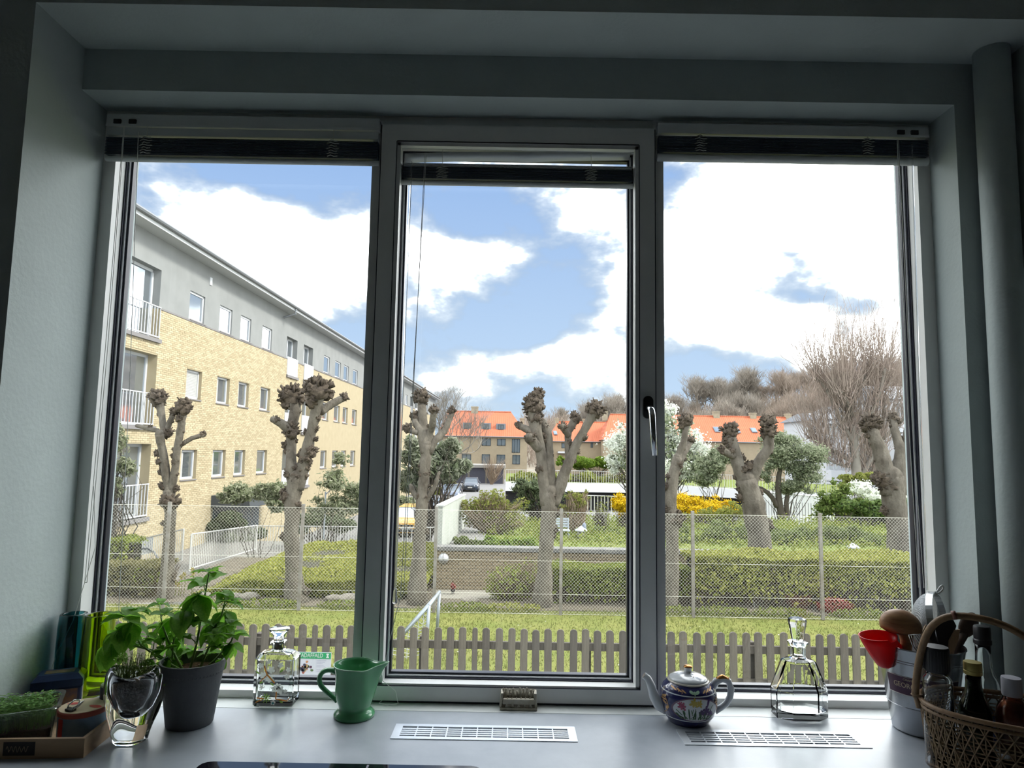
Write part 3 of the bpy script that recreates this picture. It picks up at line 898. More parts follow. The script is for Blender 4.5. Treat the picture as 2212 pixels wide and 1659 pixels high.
for (nx, ny, sz, n, up) in nodes:
    yy = POTC.y + r3.uniform(-.045, .05)
    P = atY(nx, ny, yy) - POTC
    tips.append(P)
    a0 = r3.uniform(0, 6.28)
    n += 3
    for k in range(n):
        L = sz * .00114 * r3.uniform(.85, 1.2)
        o = link('leaf', LM[k % 3], t, P)
        pit = r3.uniform(-35, 5) if up else r3.uniform(15, 62)
        az = a0 + k * (2 * PI / n) * 1.02 + r3.uniform(-.3, .3) + (PI / 2 if k % 2 else 0)
        o.rotation_euler = (r3.uniform(-.3, .3), math.radians(pit), az)
        o.scale = (L, L * r3.uniform(.85, 1.05), L)
main = [((410, 1445), (425, 1390), (440, 1300), (452, 1236)), ((430, 1448), (450, 1400), (478, 1330), (490, 1285)), ((395, 1448), (370, 1400), (350, 1350), (345, 1306)),
        ((390, 1450), (340, 1418), (305, 1395), (272, 1335)), ((440, 1452), (470, 1420), (500, 1385), (508, 1365)), ((385, 1452), (372, 1430), (375, 1385), (400, 1320)), ((385, 1455), (330, 1405), (270, 1390), (245, 1385))]
for br_ in main:
    ys_ = [r3.uniform(-.01, .01) * i for i in range(4)]
    pts = [atY(x, y, POTC.y + .012 * (i % 2) + ys_[i]) - POTC for i, (x, y) in enumerate(br_)]
    pts[0].z = max(pts[0].z, PH - .03); pts[0].z = PH - .024
    pts[0].x = max(-.045, min(.045, pts[0].x))
    MB().tube(pts, [.0028, .0024, .002, .0014], 7).build('stem', BSTEM, t, smooth=True)
r3b = random.Random(4)
for P in tips:
    br_ = min(main, key=lambda b: min((atY(x, y, POTC.y) - POTC - P).length for x, y in b[1:]))
    q = min([atY(lerp(a[0], b[0], s), lerp(a[1], b[1], s), POTC.y) - POTC for a, b in zip(br_[:-1], br_[1:]) for s in (0, .33, .66, 1)], key=lambda v: (v - P).length + (.03 if v.z > P.z else 0))
    if (q - P).length > .006:
        mid = (q + P) / 2 + Vector((0, 0, .004))
        MB().tube([q, mid, P], [.0013, .0011, .0009], 5).build('stem', BSTEM, t, smooth=True)

# ---- square glass decanter with painted blossom
lft, rgt = atZ(546, 1524, ZC), atZ(633, 1525.5, ZC)
t = thing('square_decanter', 'square clear glass decanter painted with white blossom branches', 'decanter', ((lft.x + rgt.x) / 2, .033, ZC), 0)
dw, dd, dh = (rgt.x - lft.x) / 2, .0265, .118
def sq(hx_, hy_, ch, z):
    return [(hx_ - ch, -hy_, z), (hx_, -hy_ + ch, z), (hx_, hy_ - ch, z), (hx_ - ch, hy_, z), (-hx_ + ch, hy_, z), (-hx_, hy_ - ch, z), (-hx_, -hy_ + ch, z), (-hx_ + ch, -hy_, z)]
m = MB()
DG = glass('decanter_glass', (.95, .98, .965))
loft(m, [sq(dw - .002, dd - .002, .004, 0), sq(dw, dd, .005, .003), sq(dw, dd, .005, dh - .012), sq(dw - .010, dd - .008, .006, dh), sq(.016, .015, .006, dh + .003), sq(.013, .013, .0055, dh + .006), sq(.013, .013, .0055, dh + .018), sq(.017, .017, .007, dh + .020), sq(.017, .017, .007, dh + .023),
         sq(.010, .010, .004, dh + .023), sq(.010, .010, .004, dh + .004), sq(dw - .012, dd - .010, .006, dh - .005), sq(dw - .006, dd - .006, .005, dh - .016), sq(dw - .006, dd - .006, .005, .014), sq(dw - .014, dd - .012, .004, .011)], True, True)
m.build('body', DG, t, clean=True)
st = MB(); st.lathe([(.0105, dh + .023), (.012, dh + .026), (.0115, dh + .030), (.016, dh + .040), (.0235, dh + .049), (.0245, dh + .0515), (.023, dh + .053), (.016, dh + .0535), (.0005, dh + .0535)], 36, cap1=False)
st.lathe([(.0095, dh + .0), (.0098, dh + .023)], 24)
stp = st.build('stopper', CLEARG, t, auto=.5)
MB().lathe([(.0092, dh + .006), (.0097, dh + .010), (.0097, dh + .0224), (.009, dh + .0226)], 24).build('cork', M('cork', (.20, .12, .06), .8, var=.4, vscale=90), t, smooth=True)
sf = lambda x, z, l: (x, -dd - l, z)
WP = M('paint_white', (.85, .87, .83), .5, transl=.75); OP = M('paint_orange', (.80, .32, .07), .5, transl=.6); GP = M('paint_green', (.32, .55, .12), .5, transl=.6); BP = M('paint_black', (.04, .05, .07), .5); TP = M('paint_teal', (.03, .25, .28), .4)
pet = []
fl = [(-.006, .083, .015), (-.022, .070, .016), (-.008, .064, .017), (.012, .046, .014), (.018, .038, .016), (.004, .040, .014), (-.030, .092, .011), (.016, .094, .012), (.032, .068, .011), (-.026, .044, .009), (.034, .084, .010), (.030, .036, .008), (-.012, .101, .010), (.002, .010, .010)]
mw, mk = MB(), MB()
for (fx, fz, fs_) in fl:
    for k in range(5):
        flat_patch(mw, petal(fx, fz, k * 2 * PI / 5 + fx * 60, fs_ * .62, fs_ * .50), sf, .0003 + .0001 * (k % 3))
    for k in range(2):
        a = fx * 90 + k * 2.2
        strip2(mk, [(fx + fs_ * .75 * math.cos(a + s * .28), fz + fs_ * .66 * math.sin(a + s * .28)) for s in range(4)], .0008, sf, .0009)
tag(mw.build('painted_petals', WP, t), kind='stuff'); tag(mk.build('painted_outline', BP, t), kind='stuff')
mo = MB()
strip2(mo, [(-.022, .092), (-.018, .080), (-.014, .072), (-.004, .062), (.004, .054)], .0035, sf, .0011); strip2(mo, [(-.014, .072), (-.024, .062), (-.030, .056)], .002, sf, .0011)
strip2(mo, [(.009, .034), (.009, .026), (.008, .018), (.020, .017), (.034, .014)], .0028, sf, .0011); strip2(mo, [(-.036, .020), (-.026, .019), (-.018, .018)], .003, sf, .0011); strip2(mo, [(-.038, .010), (-.024, .016)], .002, sf, .0011); strip2(mo, [(.034, .014), (.041, .022)], .0016, sf, .0011)
mo.build('painted_branch', OP, t)
mg = MB()
for k in range(9):
    flat_patch(mg, petal(-.014, .020, k * .7, .012, .003), sf, .0013)
for (x, z, a) in ((-.032, .074, 2.6), (.014, .078, .6), (-.006, .054, -.6), (-.022, .056, 3.4), (.016, .014, -.3)):
    flat_patch(mg, petal(x, z, a, .010, .005), sf, .0013)
tag(mg.build('painted_leaves', GP, t), kind='stuff')
md = MB(); flat_patch(md, petal(-.001, .009, 0, .006, .006), sf, .0012); md.build('painted_dot', TP, t)

# ---- green pitcher
pc = atZ(765, 1546, ZC)
t = thing('green_pitcher', 'glossy green ceramic pitcher with looped handle left of the middle casement', 'pitcher', (pc.x, pc.y, ZC), 0)
GC = M('green_glaze', (.105, .36, .165), .16, coat=.5, var=.06, vscale=10)
prof = [(.044, 0), (.046, .003), (.0455, .008), (.039, .014), (.0345, .020), (.0375, .028), (.0425, .042), (.0445, .060), (.0445, .080), (.0455, .096), (.0490, .108), (.0500, .111), (.0495, .1125)]
seg = 56; rings = []
def spout(r, z, th, inner=False):
    k = max(0.0, (z - .035) / .078)
    d = th if th < PI else th - 2 * PI
    s = math.exp(-(d / .33) ** 2)
    x = r * math.cos(th) + s * .025 * k ** 1.7
    y = r * math.sin(th) * (1 - .25 * k * math.exp(-(d / .6) ** 2))
    return (x, y, z + s * .006 * k ** 2 - .003 * k ** 3 * math.exp(-((abs(d) - .95) / .35) ** 2))
full = prof + [(.0470, .1115), (.0455, .108), (.0420, .095), (.0410, .080), (.0408, .06), (.038, .044), (.028, .030), (.010, .026)]
for r, z in full:
    rings.append([spout(r, z, 2 * PI * k / seg) for k in range(seg)])
m = MB(); loft(m, rings, True, True)
bd = m.build('body', GC, t, smooth=True, clean=True)
m = MB(); m.tube([spout(.0496, .1125, 2 * PI * k / seg) for k in range(seg)], .0013, 6, closed=True); m.build('rim', M('green_rim', (.34, .58, .40), .2, coat=.5), bd, smooth=True)
m = MB()
hpts = [(-.044, 0, .094), (-.058, 0, .100), (-.074, 0, .096), (-.083, 0, .082), (-.080, 0, .066), (-.068, 0, .054), (-.054, 0, .043), (-.043, 0, .034), (-.040, 0, .030)]
hq = [Vector(p) for p in hpts]
for _ in range(2):
    q_ = [hq[0]]
    for a_, b_ in zip(hq[:-1], hq[1:]): q_ += [a_ * .75 + b_ * .25, a_ * .25 + b_ * .75]
    hq = q_ + [hq[-1]]
m.tube(hq, [lerp(.0058, .0046, i / (len(hq) - 1)) for i in range(len(hq))], 14)
for i, v in enumerate(m.v): m.v[i] = (v[0], v[1] * 1.5, v[2])
m.build('handle', GC, t, smooth=True)

# ---- little carved ornament on the sill: a table with seated figures
fc = atZ(1120, 1531, ZC)
t = thing('carved_ornament', 'small cream carved ornament of figures behind a table, on the sill', 'ornament', (fc.x, .026, ZC), 0)
IV = M('ivory_resin', (.46, .44, .37), .55, col2=(.38, .33, .24), vscale=60, bump=.2, bscale=250)
MB().box(-.0435, .0435, -.016, .018, 0, .006).build('base', IV, t, bevel=.001)
m = MB(); m.box(-.036, .036, -.012, -.002, .018, .0235); tt = m.build('table_top', IV, t, bevel=.001)
m = MB(); m.box(-.037, .037, -.0125, -.011, .0125, .0225)
for k in range(5):
    x = -.028 + .014 * k
    m.hexa([(x - .0045, -.012, .005), (x + .0045, -.012, .005), (x + .0045, -.009, .005), (x - .0045, -.009, .005), (x - .0015, -.012, .013), (x + .0015, -.012, .013), (x + .0015, -.009, .013), (x - .0015, -.009, .013)])
m.build('table_cloth', IV, t)
for s in (-1, 1):
    m = MB(); m.hexa([(s * .0415 - .0035, -.013, .005), (s * .0415 + .002, -.013, .005), (s * .0415 + .002, .015, .005), (s * .0415 - .0035, .015, .005), (s * .039 - .003, -.010, .036), (s * .039 + .003, -.010, .036), (s * .039 + .003, .014, .038), (s * .039 - .003, .014, .038)]); m.build('side_panel', IV, t, bevel=.001)
MB().box(-.040, .040, .012, .017, .005, .027).build('back_panel', IV, t, bevel=.001)
for k, (x, h) in enumerate(((-.036, .042), (-.030, .0425), (-.021, .040), (-.013, .043), (-.004, .037), (.003, .044), (.011, .0425), (.019, .0445), (.029, .040), (.036, .039))):
    m = MB(); m.lathe([(.0042, .020), (.0044, .026), (.0036, .033), (.0014, h - .008), (.0022, h - .006), (.0026, h - .003), (.0018, h - .0005), (.0003, h)], 10, (x, .008 - .001 * (k % 2), 0)); m.build('figure', IV, t, smooth=True)
for k in range(6):
    MB().ball((-.026 + .0105 * k, -.006, .0245), .0017, 8, 5).build('dish', IV, t, smooth=True)

# ---- teapot
pc = atZ(1487, 1556, ZC)
t = thing('teapot', 'navy and white porcelain teapot painted with irises, gold-tipped handle', 'teapot', (pc.x, pc.y, ZC), math.radians(0))
NAVY = M('navy_glaze', (.018, .020, .085), .18, coat=.6, col2=(.03, .03, .12), vscale=30)
PORC = M('porcelain', (.66, .69, .72), .16, coat=.6, var=.03)
GOLD = M('gold_lustre', (.55, .25, .07), .22, metal=.7)
tp = [(.044, 0), (.045, .003), (.0475, .006), (.055, .016), (.0615, .032), (.0640, .050), (.0625, .064), (.0570, .077), (.047, .086), (.0435, .0885), (.0425, .0900)]
def tp_r(z):
    for (r0, z0), (r1, z1) in zip(tp[:-1], tp[1:]):
        if z0 <= z <= z1:
            return lerp(r0, r1, (z - z0) / max(1e-6, z1 - z0))
    return tp[-1][0]
fine_ = [(tp_r(.0900 * i / 40), .0900 * i / 40) for i in range(41)]
m = MB(); m.lathe(fine_ + [(.039, .0895), (.050, .07), (.055, .05), (.045, .015), (.001, .008)], 64, cap0=True, cap1=False)
body = m.build('body', NAVY, t, smooth=True, clean=True)
def tsurf(x, z, l):
    r = tp_r(max(0, min(.0899, z))) + l
    x = max(-r * .985, min(r * .985, x))
    return (x, -math.sqrt(max(1e-9, r * r - x * x)), z)
def band(z, h, lift, name, mat, parent):
    m = MB(); m.lathe([(tp_r(z) + lift * .2, z), (tp_r(z + h * .5) + lift, z + h * .5), (tp_r(z + h) + lift * .2, z + h)], 64, cap0=False, cap1=False)
    return m.build(name, mat, parent, smooth=True)
band(.0165, .0022, .0006, 'white_band', PORC, body); band(.0700, .0022, .0006, 'white_band', PORC, body)
RIM = M('cream_rim', (.60, .56, .48), .2, coat=.5)
m = MB(); m.lathe([(.0440, .0865), (.0465, .0880), (.0460, .0905), (.0425, .0915)], 64, cap0=False, cap1=False); m.build('rim', RIM, body, smooth=True)
# oval medallion on the front
def ell(cx_, cz_, a, b, n=36):
    return [(cx_ + a * math.cos(2 * PI * i / n), cz_ + b * math.sin(2 * PI * i / n)) for i in range(n)]
def grid_patch(mb, cx_, cz_, a, b, surf, lift, n=36, rr=8):
    vs = [surf(cx_, cz_, lift)]; fs = []
    for j in range(1, rr + 1):
        for (x, z) in ell(cx_, cz_, a * j / rr, b * j / rr, n):
            vs.append(surf(x, z, lift))
    for i in range(n):
        fs.append((0, 1 + i, 1 + (i + 1) % n))
    for j in range(rr - 1):
        for i in range(n):
            p0 = 1 + j * n + i; p1 = 1 + j * n + (i + 1) % n
            fs.append((p0, p0 + n, p1 + n, p1))
    mb.add(vs, fs)
MAUVE = M('mauve_glaze', (.16, .10, .16), .2, coat=.5)
m = MB(); grid_patch(m, .002, .0435, .0505, .0262, tsurf, .0004); m.build('medallion_border', MAUVE, body, smooth=True)
m = MB(); grid_patch(m, .002, .0435, .0475, .0240, tsurf, .0008); med = m.build('medallion', PORC, body, smooth=True)
def paint(name, col, shapes, lift=.0013):
    m = MB()
    for s in shapes:
        if s[0] == 'p':
            pts = petal(*s[1:]); flat_patch(m, pts, tsurf, lift)
        else:
            strip2(m, s[1], s[2], tsurf, lift)
    tag(m.build(name, M('glaze_' + name, col, .25), med), kind='stuff')
def bloom(x, z, s, ph=0):
    return [('p', x, z, ph + k * 2 * PI / 6, s * (1.0 if k % 2 else .75), s * .55) for k in range(6)]
paint('painted_stems', (.07, .14, .07), [('s', [(x0, .024), (lerp(x0, x1, .6), lerp(.024, z1, .55)), (x1, z1)], .0016) for x0, x1, z1 in ((-.018, -.026, .048), (-.010, -.004, .056), (-.002, .0, .054), (.012, .022, .040), (.016, .030, .060), (.020, .040, .052), (-.020, -.042, .034), (-.016, -.040, .042), (-.004, -.010, .045), (.006, .012, .046), (.010, .016, .042), (.026, .044, .030), (.022, .036, .034), (-.024, -.034, .030))])
paint('painted_foliage', (.05, .11, .06), [('p', x, .022, a, L, .004) for x, a, L in ((-.020, 1.9, .022), (-.012, 1.7, .026), (-.006, 1.3, .024), (.0, 1.6, .02), (.006, 1.2, .022), (.012, 1.8, .020), (.018, 1.3, .022), (.024, 1.1, .02), (-.028, 2.3, .018), (.030, .9, .018))])
paint('painted_yellow_iris', (.55, .42, .10), bloom(-.004, .059, .011, .3) + bloom(.008, .058, .009, 0))
paint('painted_pink_iris', (.42, .10, .18), bloom(-.028, .050, .010, .2) + bloom(-.032, .055, .006))
paint('painted_violet_iris', (.09, .05, .16), bloom(.024, .042, .012, .5) + bloom(.014, .040, .008) + bloom(.034, .036, .008, .4) + [('p', .026, .05, 1.25, .018, .007)])
m = MB()
for s in (-1, 1):
    for k in range(3):
        flat_patch(m, petal(s * (.018 + .009 * k), .077 + .001 * k, .5 * s + (0 if s > 0 else PI), .010, .004), tsurf, .0008)
    for k in range(4):
        flat_patch(m, petal(s * .0565, .035 + k * .010, 1.3 + k * .9, .009, .005), tsurf, .0010)
    strip2(m, [(s * (.030 + .004 * math.cos(a * .6)), .077 + .003 * math.sin(a * .6)) for a in range(8)], .0009, tsurf, .0008)
    strip2(m, [(s * (.0555 + .003 * math.cos(a * .5)), .060 - .003 * a + .003 * math.sin(a)) for a in range(12)], .0010, tsurf, .0010)
tag(m.build('gold_scroll', M('glaze_gold', (.50, .30, .14), .3, metal=.4), body), kind='stuff')
m = MB(); 
for s in (-1, 1): flat_patch(m, petal(0, .0765, PI / 2 - s * 1.2, .012, .007), tsurf, .0009)
flat_patch(m, petal(0, .072, PI / 2, .009, .005), tsurf, .0009); tag(m.build('green_crest', M('glaze_green', (.30, .46, .34), .3), body), kind='stuff')
lidm = MB(); lidm.lathe([(.0425, .0905), (.0435, .092), (.041, .0955), (.032, .100), (.020, .103), (.010, .1045), (.0085, .106), (.0080, .112), (.0100, .1155), (.0098, .1185), (.006, .1205), (.0005, .121)], 48, cap1=False)
ld = lidm.build('lid', PORC, t, smooth=True)
MB().lathe([(.0098, .1160), (.0104, .118), (.0075, .1205), (.0005, .1216)], 24, cap0=False, cap1=False).build('knob_gilding', GOLD, ld, smooth=True)
m = MB(); m.lathe([(.0012, -.0005), (.0012, .0005)], 8, (.006, -.024, .1022)); m.build('steam_hole', BP, ld)
m = MB(); m.tube([(-.050, 0, .028), (-.066, 0, .034), (-.078, 0, .052), (-.084, 0, .074), (-.092, 0, .090), (-.100, 0, .096)], [.016, .014, .0115, .0095, .0082, .0078], 20)
m.build('spout', PORC, t, smooth=True)
m = MB(); m.lathe([(.0001, 0), (.0060, .0002)], 16, (0, 0, 0), cap0=False, cap1=True); o = m.build('spout_opening', M('spout_dark', (.12, .10, .09), .6), t); o.location = (-.1008, 0, .0966); o.rotation_euler = (0, math.radians(-52), 0)
hp_ = [(.055, 0, .072), (.064, 0, .086), (.078, 0, .092), (.092, 0, .087), (.098, 0, .070), (.095, 0, .052), (.086, 0, .038), (.074, 0, .029), (.060, 0, .022)]
m = MB(); m.tube(hp_, [.0085, .008, .0078, .0076, .0074, .0072, .007, .007, .008], 16); hd_ = m.build('handle', PORC, t, smooth=True)
m = MB(); m.tube([(.066, 0, .0885), (.078, 0, .0945), (.091, 0, .0895)], [.0066, .0074, .0062], 14); m.build('handle_gilding', GOLD, hd_, smooth=True)

# ---- faceted glass carafe
pc = atZ(1727, 1546, ZC)
t = thing('glass_carafe', 'faceted clear glass carafe with tall stopper right of the teapot', 'carafe', (pc.x, pc.y, ZC), 0)
def oct_(hx_, hy_, c, z):
    return [(hx_ * .5, -hy_, z), (hx_, -hy_ * .42, z), (hx_, hy_ * .42, z), (hx_ * .5, hy_, z), (-hx_ * .5, hy_, z), (-hx_, hy_ * .42, z), (-hx_, -hy_ * .42, z), (-hx_ * .5, -hy_, z)]
m = MB()
loft(m, [oct_(.0575, .036, 0, 0), oct_(.0595, .038, 0, .003), oct_(.0600, .0385, 0, .062), oct_(.038, .026, 0, .122), oct_(.034, .024, 0, .126), oct_(.017, .016, 0, .130), oct_(.0155, .0145, 0, .134), oct_(.0155, .0145, 0, .156), oct_(.0215, .020, 0, .163), oct_(.0215, .020, 0, .167), oct_(.012, .011, 0, .168),
         oct_(.0110, .010, 0, .135), oct_(.030, .020, 0, .122), oct_(.0555, .034, 0, .060), oct_(.0555, .034, 0, .018), oct_(.045, .028, 0, .014)], True, True)
m.build('body', CLEARG, t, clean=True)
m = MB()
for s in (-.026, -.013, 0, .013, .026):
    m.hexa([(s - .0016, -.0387, .010), (s + .0016, -.0387, .010), (s + .0016, -.034, .010), (s - .0016, -.034, .010), (s - .0010, -.0387, .058), (s + .0010, -.0387, .058), (s + .0010, -.034, .058), (s - .0010, -.034, .058)])
m = MB(); loft(m, [oct_(.0085, .0085, 0, .138), oct_(.0108, .0108, 0, .168), oct_(.0125, .0125, 0, .172), oct_(.0195, .0185, 0, .214), oct_(.0185, .0175, 0, .219), oct_(.012, .011, 0, .2215)], True, True)
m.build('stopper', CLEARG, t, clean=True)
def smooth_path0(pts, it=2):
    for _ in range(it):
        q = [pts[0]]
        for a, b in zip(pts[:-1], pts[1:]):
            q += [a * .75 + b * .25, a * .25 + b * .75]
        q.append(pts[-1]); pts = q
    return pts
# ================================================================== BUCKET WITH UTENSILS, RATTAN BASKET WITH BOTTLES
BC = Vector((.925, -.060, ZC))
t = thing('champagne_bucket', 'polished metal ice bucket with purple wine label, full of utensils', 'bucket', BC, 0)
BMET = M('bucket_metal', (.36, .37, .39), .22, metal=1.0, var=.12, vscale=8, bump=.05, bscale=12)
BR0, BR1, BH = .060, .088, .185
bprof = [(.056, 0), (BR0, .004)] + [(lerp(BR0, BR1, i / 12), .004 + (BH - .004) * i / 12) for i in range(1, 13)] + [(BR1 + .002, BH + .001), (BR1 + .001, BH + .003)]
MB().lathe(outer_inner(bprof, .0018, .006), 64, cap0=False, cap1=False).build('body', BMET, t, auto=.6, clean=True)
def bk(th, z, l=.0):
    r = lerp(BR0, BR1, (z - .004) / (BH - .004)) + l
    return Vector((r * math.cos(th), r * math.sin(th), z))
for z in (.060, .155, .160):
    m = MB(); m.tube([bk(2 * PI * k / 64, z, .0002) for k in range(64)], .0009, 5, closed=True); m.build('groove_ring', BMET, t, smooth=True)
LBLM = M('label_purple', (.055, .018, .05), .4)
m = MB(); n = 40
T0, T1 = math.radians(186), math.radians(300)
for i in range(n + 1):
    th = lerp(T0, T1, i / n)
    m.v += [tuple(bk(th, .088, .0006)), tuple(bk(th, .128, .0006))]
for i in range(n):
    m.f.append((2 * i, 2 * i + 2, 2 * i + 3, 2 * i + 1)); m.mi.append(0)
lb = m.build('wine_label', LBLM, t, smooth=True)
m = MB(); 
for z in (.0885, .1275):
    m.tube([bk(lerp(T0, T1, i / n), z, .0008) for i in range(n + 1)], .0006, 4)
m.build('label_edge', M('label_silver', (.5, .47, .45), .4), lb)
def wrap_text(s, size, thc, zc, mat, name, sx=1.0):
    me = text_mesh(s, size, .0002, sx)
    for v in me.vertices:
        p = bk(thc + v.co.x / .078, zc + v.co.y, .0010 + v.co.z)
        v.co = p
    me.materials.append(mat)
    return link(name, me, lb)
LT = M('label_gold', (.52, .42, .30), .45)
wrap_text('CHAMPAGNE', .0062, math.radians(228), .1215, LT, 'label_lettering')
wrap_text('GEORGE GOULET', .0155, math.radians(238), .1085, LT, 'label_lettering', .88)
wrap_text('REIMS', .0058, math.radians(236), .0955, LT, 'label_lettering')

# --- utensils standing in the bucket
def at_b(x, y, Y):
    return atY(x, y, Y)
RED = M('red_silicone', (.72, .012, .02), .35, transl=.35)
o = thing('red_scoop', 'bright red silicone cup hooked on the bucket rim', 'scoop', at_b(1900, 1440, -.075), 0)
L = -Vector(o.location)
rings = []
top_c, bot_c = at_b(1896, 1372, -.085), at_b(1912, 1442, -.080)
for i, (tt, rx, ry) in enumerate(((0, .009, .008), (.06, .0155, .013), (.35, .026, .021), (.7, .036, .027), (1.0, .041, .030), (1.0, .0385, .0275), (.7, .0335, .0245), (.35, .0235, .0185), (.10, .013, .011), (.07, .001, .001))):
    c = lerp(bot_c, top_c, tt)
    rings.append([c + Vector((rx * math.cos(2 * PI * k / 36), ry * math.sin(2 * PI * k / 36), (.005 * math.cos(2 * PI * k / 36 - .9) if tt == 1.0 else 0) - (.006 * (1 if math.cos(2 * PI * k / 36 + .9) > .9 else 0) if tt == 1.0 else 0))) for k in range(36)])
m = MB(); loft(m, rings, True, True); m.build('cup', RED, o, loc=L, smooth=True, clean=True)
hpts = [at_b(1930, 1385, -.07), at_b(1945, 1400, -.055), at_b(1955, 1470, -.05), at_b(1965, 1520, -.05)]
m = MB(); m.tube(hpts, [.008, .007, .006, .006], 10); m.build('handle', RED, o, loc=L, smooth=True)
WOODL = M('ladle_wood', (.22, .11, .05), .45, col2=(.36, .20, .09), vscale=3.5, stretch=(9, 9, 45), detail=2)
o = thing('wooden_ladle', 'brown wooden ladle with its round bowl turned towards the room', 'ladle', at_b(1970, 1520, -.05), 0)
L = -Vector(o.location)
hc_ = at_b(1945, 1340, -.075)
m = MB(); rings = []
for i in range(9):
    th_ = PI / 2 * i / 8
    rr = .0455 * math.cos(th_); zz = .036 * math.sin(th_)
    rings.append([hc_ + Vector((rr * math.cos(2 * PI * k / 36), rr * .62 * math.sin(2 * PI * k / 36) - 0, zz - .012 + .16 * rr * -math.cos(2 * PI * k / 36) * .6)) for k in range(36)])
low = [[hc_ + Vector((rr * math.cos(2 * PI * k / 36), rr * .62 * math.sin(2 * PI * k / 36), zz - .012 + .16 * rr * -math.cos(2 * PI * k / 36) * .6)) for k in range(36)] for rr, zz in ((.012, -.006), (.030, -.016), (.0445, -.008))]
loft(m, low + rings, True, True); m.build('bowl', WOODL, o, loc=L, smooth=True, clean=True)
m = MB(); m.tube([hc_ + Vector((.010, 0, -.020)), at_b(1958, 1385, -.062), at_b(1957, 1430, -.055), at_b(1962, 1500, -.05)], [.017, .0125, .010, .009], 14); m.build('handle', WOODL, o, loc=L, smooth=True)
# fine mesh sieve
MESHM = M('sieve_mesh', (.30, .32, .33), .5, metal=.3)
nt = MESHM.node_tree; bs = nt.nodes['Principled BSDF']
# woven wire: real open weave from two crossing wave masks
tcn = nt.nodes.new('ShaderNodeTexCoord'); wv = []
for d in ('X', 'Z'):
    w_ = nt.nodes.new('ShaderNodeTexWave'); w_.bands_direction = d; w_.inputs['Scale'].default_value = 190
    nt.links.new(tcn.outputs['Object'], w_.inputs['Vector']); wv.append(w_)
mxn = nt.nodes.new('ShaderNodeMath'); mxn.operation = 'MAXIMUM'
nt.links.new(wv[0].outputs['Fac'], mxn.inputs[0]); nt.links.new(wv[1].outputs['Fac'], mxn.inputs[1])
mr = nt.nodes.new('ShaderNodeMapRange'); mr.inputs[1].default_value = .45; mr.inputs[2].default_value = .8; mr.inputs[3].default_value = .10
nt.links.new(mxn.outputs[0], mr.inputs[0]); nt.links.new(mr.outputs[0], bs.inputs['Alpha'])
o = thing('mesh_sieve', 'fine wire mesh sieve standing upright in the bucket', 'sieve', at_b(2030, 1520, -.04), 0)
L = -Vector(o.location)
sc_ = at_b(2028, 1352, -.035)
m = MB(); rings = []
nrm_ = Vector((.45, -.40, .10)).normalized(); e1 = nrm_.cross(Vector((0, 0, 1))).normalized(); e2 = e1.cross(nrm_)
R_ = .074
for i in range(10):
    th_ = PI / 2 * i / 9
    rings.append([sc_ - nrm_ * (R_ * .72 * math.sin(th_)) + (e1 * math.cos(2 * PI * k / 40) + e2 * math.sin(2 * PI * k / 40)) * (R_ * max(.001, math.cos(th_))) for k in range(40)])
loft(m, rings, False, False); m.build('mesh_bowl', MESHM, o, loc=L, smooth=True)
m = MB(); rg = []
for rr, dn in ((R_ - .001, .007), (R_ + .0015, .007), (R_ + .0015, -.007), (R_ - .001, -.007)):
    rg.append([sc_ + nrm_ * dn + (e1 * math.cos(2 * PI * k / 48) + e2 * math.sin(2 * PI * k / 48)) * rr for k in range(48)])
loft(m, rg + [rg[0]], False, False)
m.build('rim_band', STEEL, o, loc=L, smooth=False)
a_ = sc_ + (e1 * math.cos(2.0) + e2 * math.sin(2.0)) * R_; hx_ = Vector((1, 0, 0)); hz_ = Vector((0, 0, 1))
m = MB(); m.tube(smooth_path0([a_ - hx_ * .006, a_ + hx_ * .006 + hz_ * .003, a_ + hx_ * .014 + hz_ * .016, a_ + hx_ * .020 + hz_ * .019, a_ + hx_ * .023 + hz_ * .012, a_ + hx_ * .014 + hz_ * .003, a_ + hx_ * .002 - hz_ * .003]), .0022, 8); m.build('rest_hook', M('white_wire', (.7, .7, .7), .3), o, loc=L, smooth=True)
m = MB(); m.tube([sc_ - e2 * R_ * .98, at_b(2022, 1450, -.045), at_b(2012, 1540, -.06)], .005, 8); m.build('handle', STEEL, o, loc=L, smooth=True)
# black turner
BLK = M('black_nylon', (.014, .014, .016), .4)
o = thing('black_turner', 'black nylon turner with a broad blade in the bucket', 'spatula', at_b(2030, 1520, -.075), 0); L = -Vector(o.location)
def plate(pts, Y, th, name, mat, o, L):
    P = [atY(x, y, Y) for x, y in pts]
    n = len(P); m = MB()
    m.add(P + [p + Vector((0, th, 0)) for p in P], [tuple(range(n)), tuple(range(2 * n - 1, n - 1, -1))] + [(i, i + n, (i + 1) % n + n, (i + 1) % n) for i in range(n)])
    return m.build(name, mat, o, loc=L, clean=True)
plate([(2014, 1400), (2010, 1375), (2018, 1345), (2040, 1335), (2060, 1340), (2066, 1352), (2052, 1400)], -.095, .004, 'blade', BLK, o, L)
m = MB(); m.tube([at_b(2030, 1398, -.092), at_b(2028, 1440, -.09), at_b(2022, 1520, -.08)], [.008, .006, .006], 8); m.build('handle', BLK, o, loc=L, smooth=True)
WOODP = M('spoon_wood', (.46, .32, .19), .55, var=.15, vscale=4, stretch=(10, 10, 2))
WOODDK = M('spoon_dark', (.09, .055, .04), .5, var=.25, vscale=5, stretch=(10, 10, 2))
o = thing('wooden_spatula', 'pale wooden spatula behind the wooden ladle', 'spatula', at_b(1995, 1520, -.06), 0); L = -Vector(o.location)
plate([(1992, 1400), (1990, 1372), (2000, 1350), (2014, 1352), (2012, 1380), (2004, 1402)], -.080, .004, 'blade', WOODP, o, L)
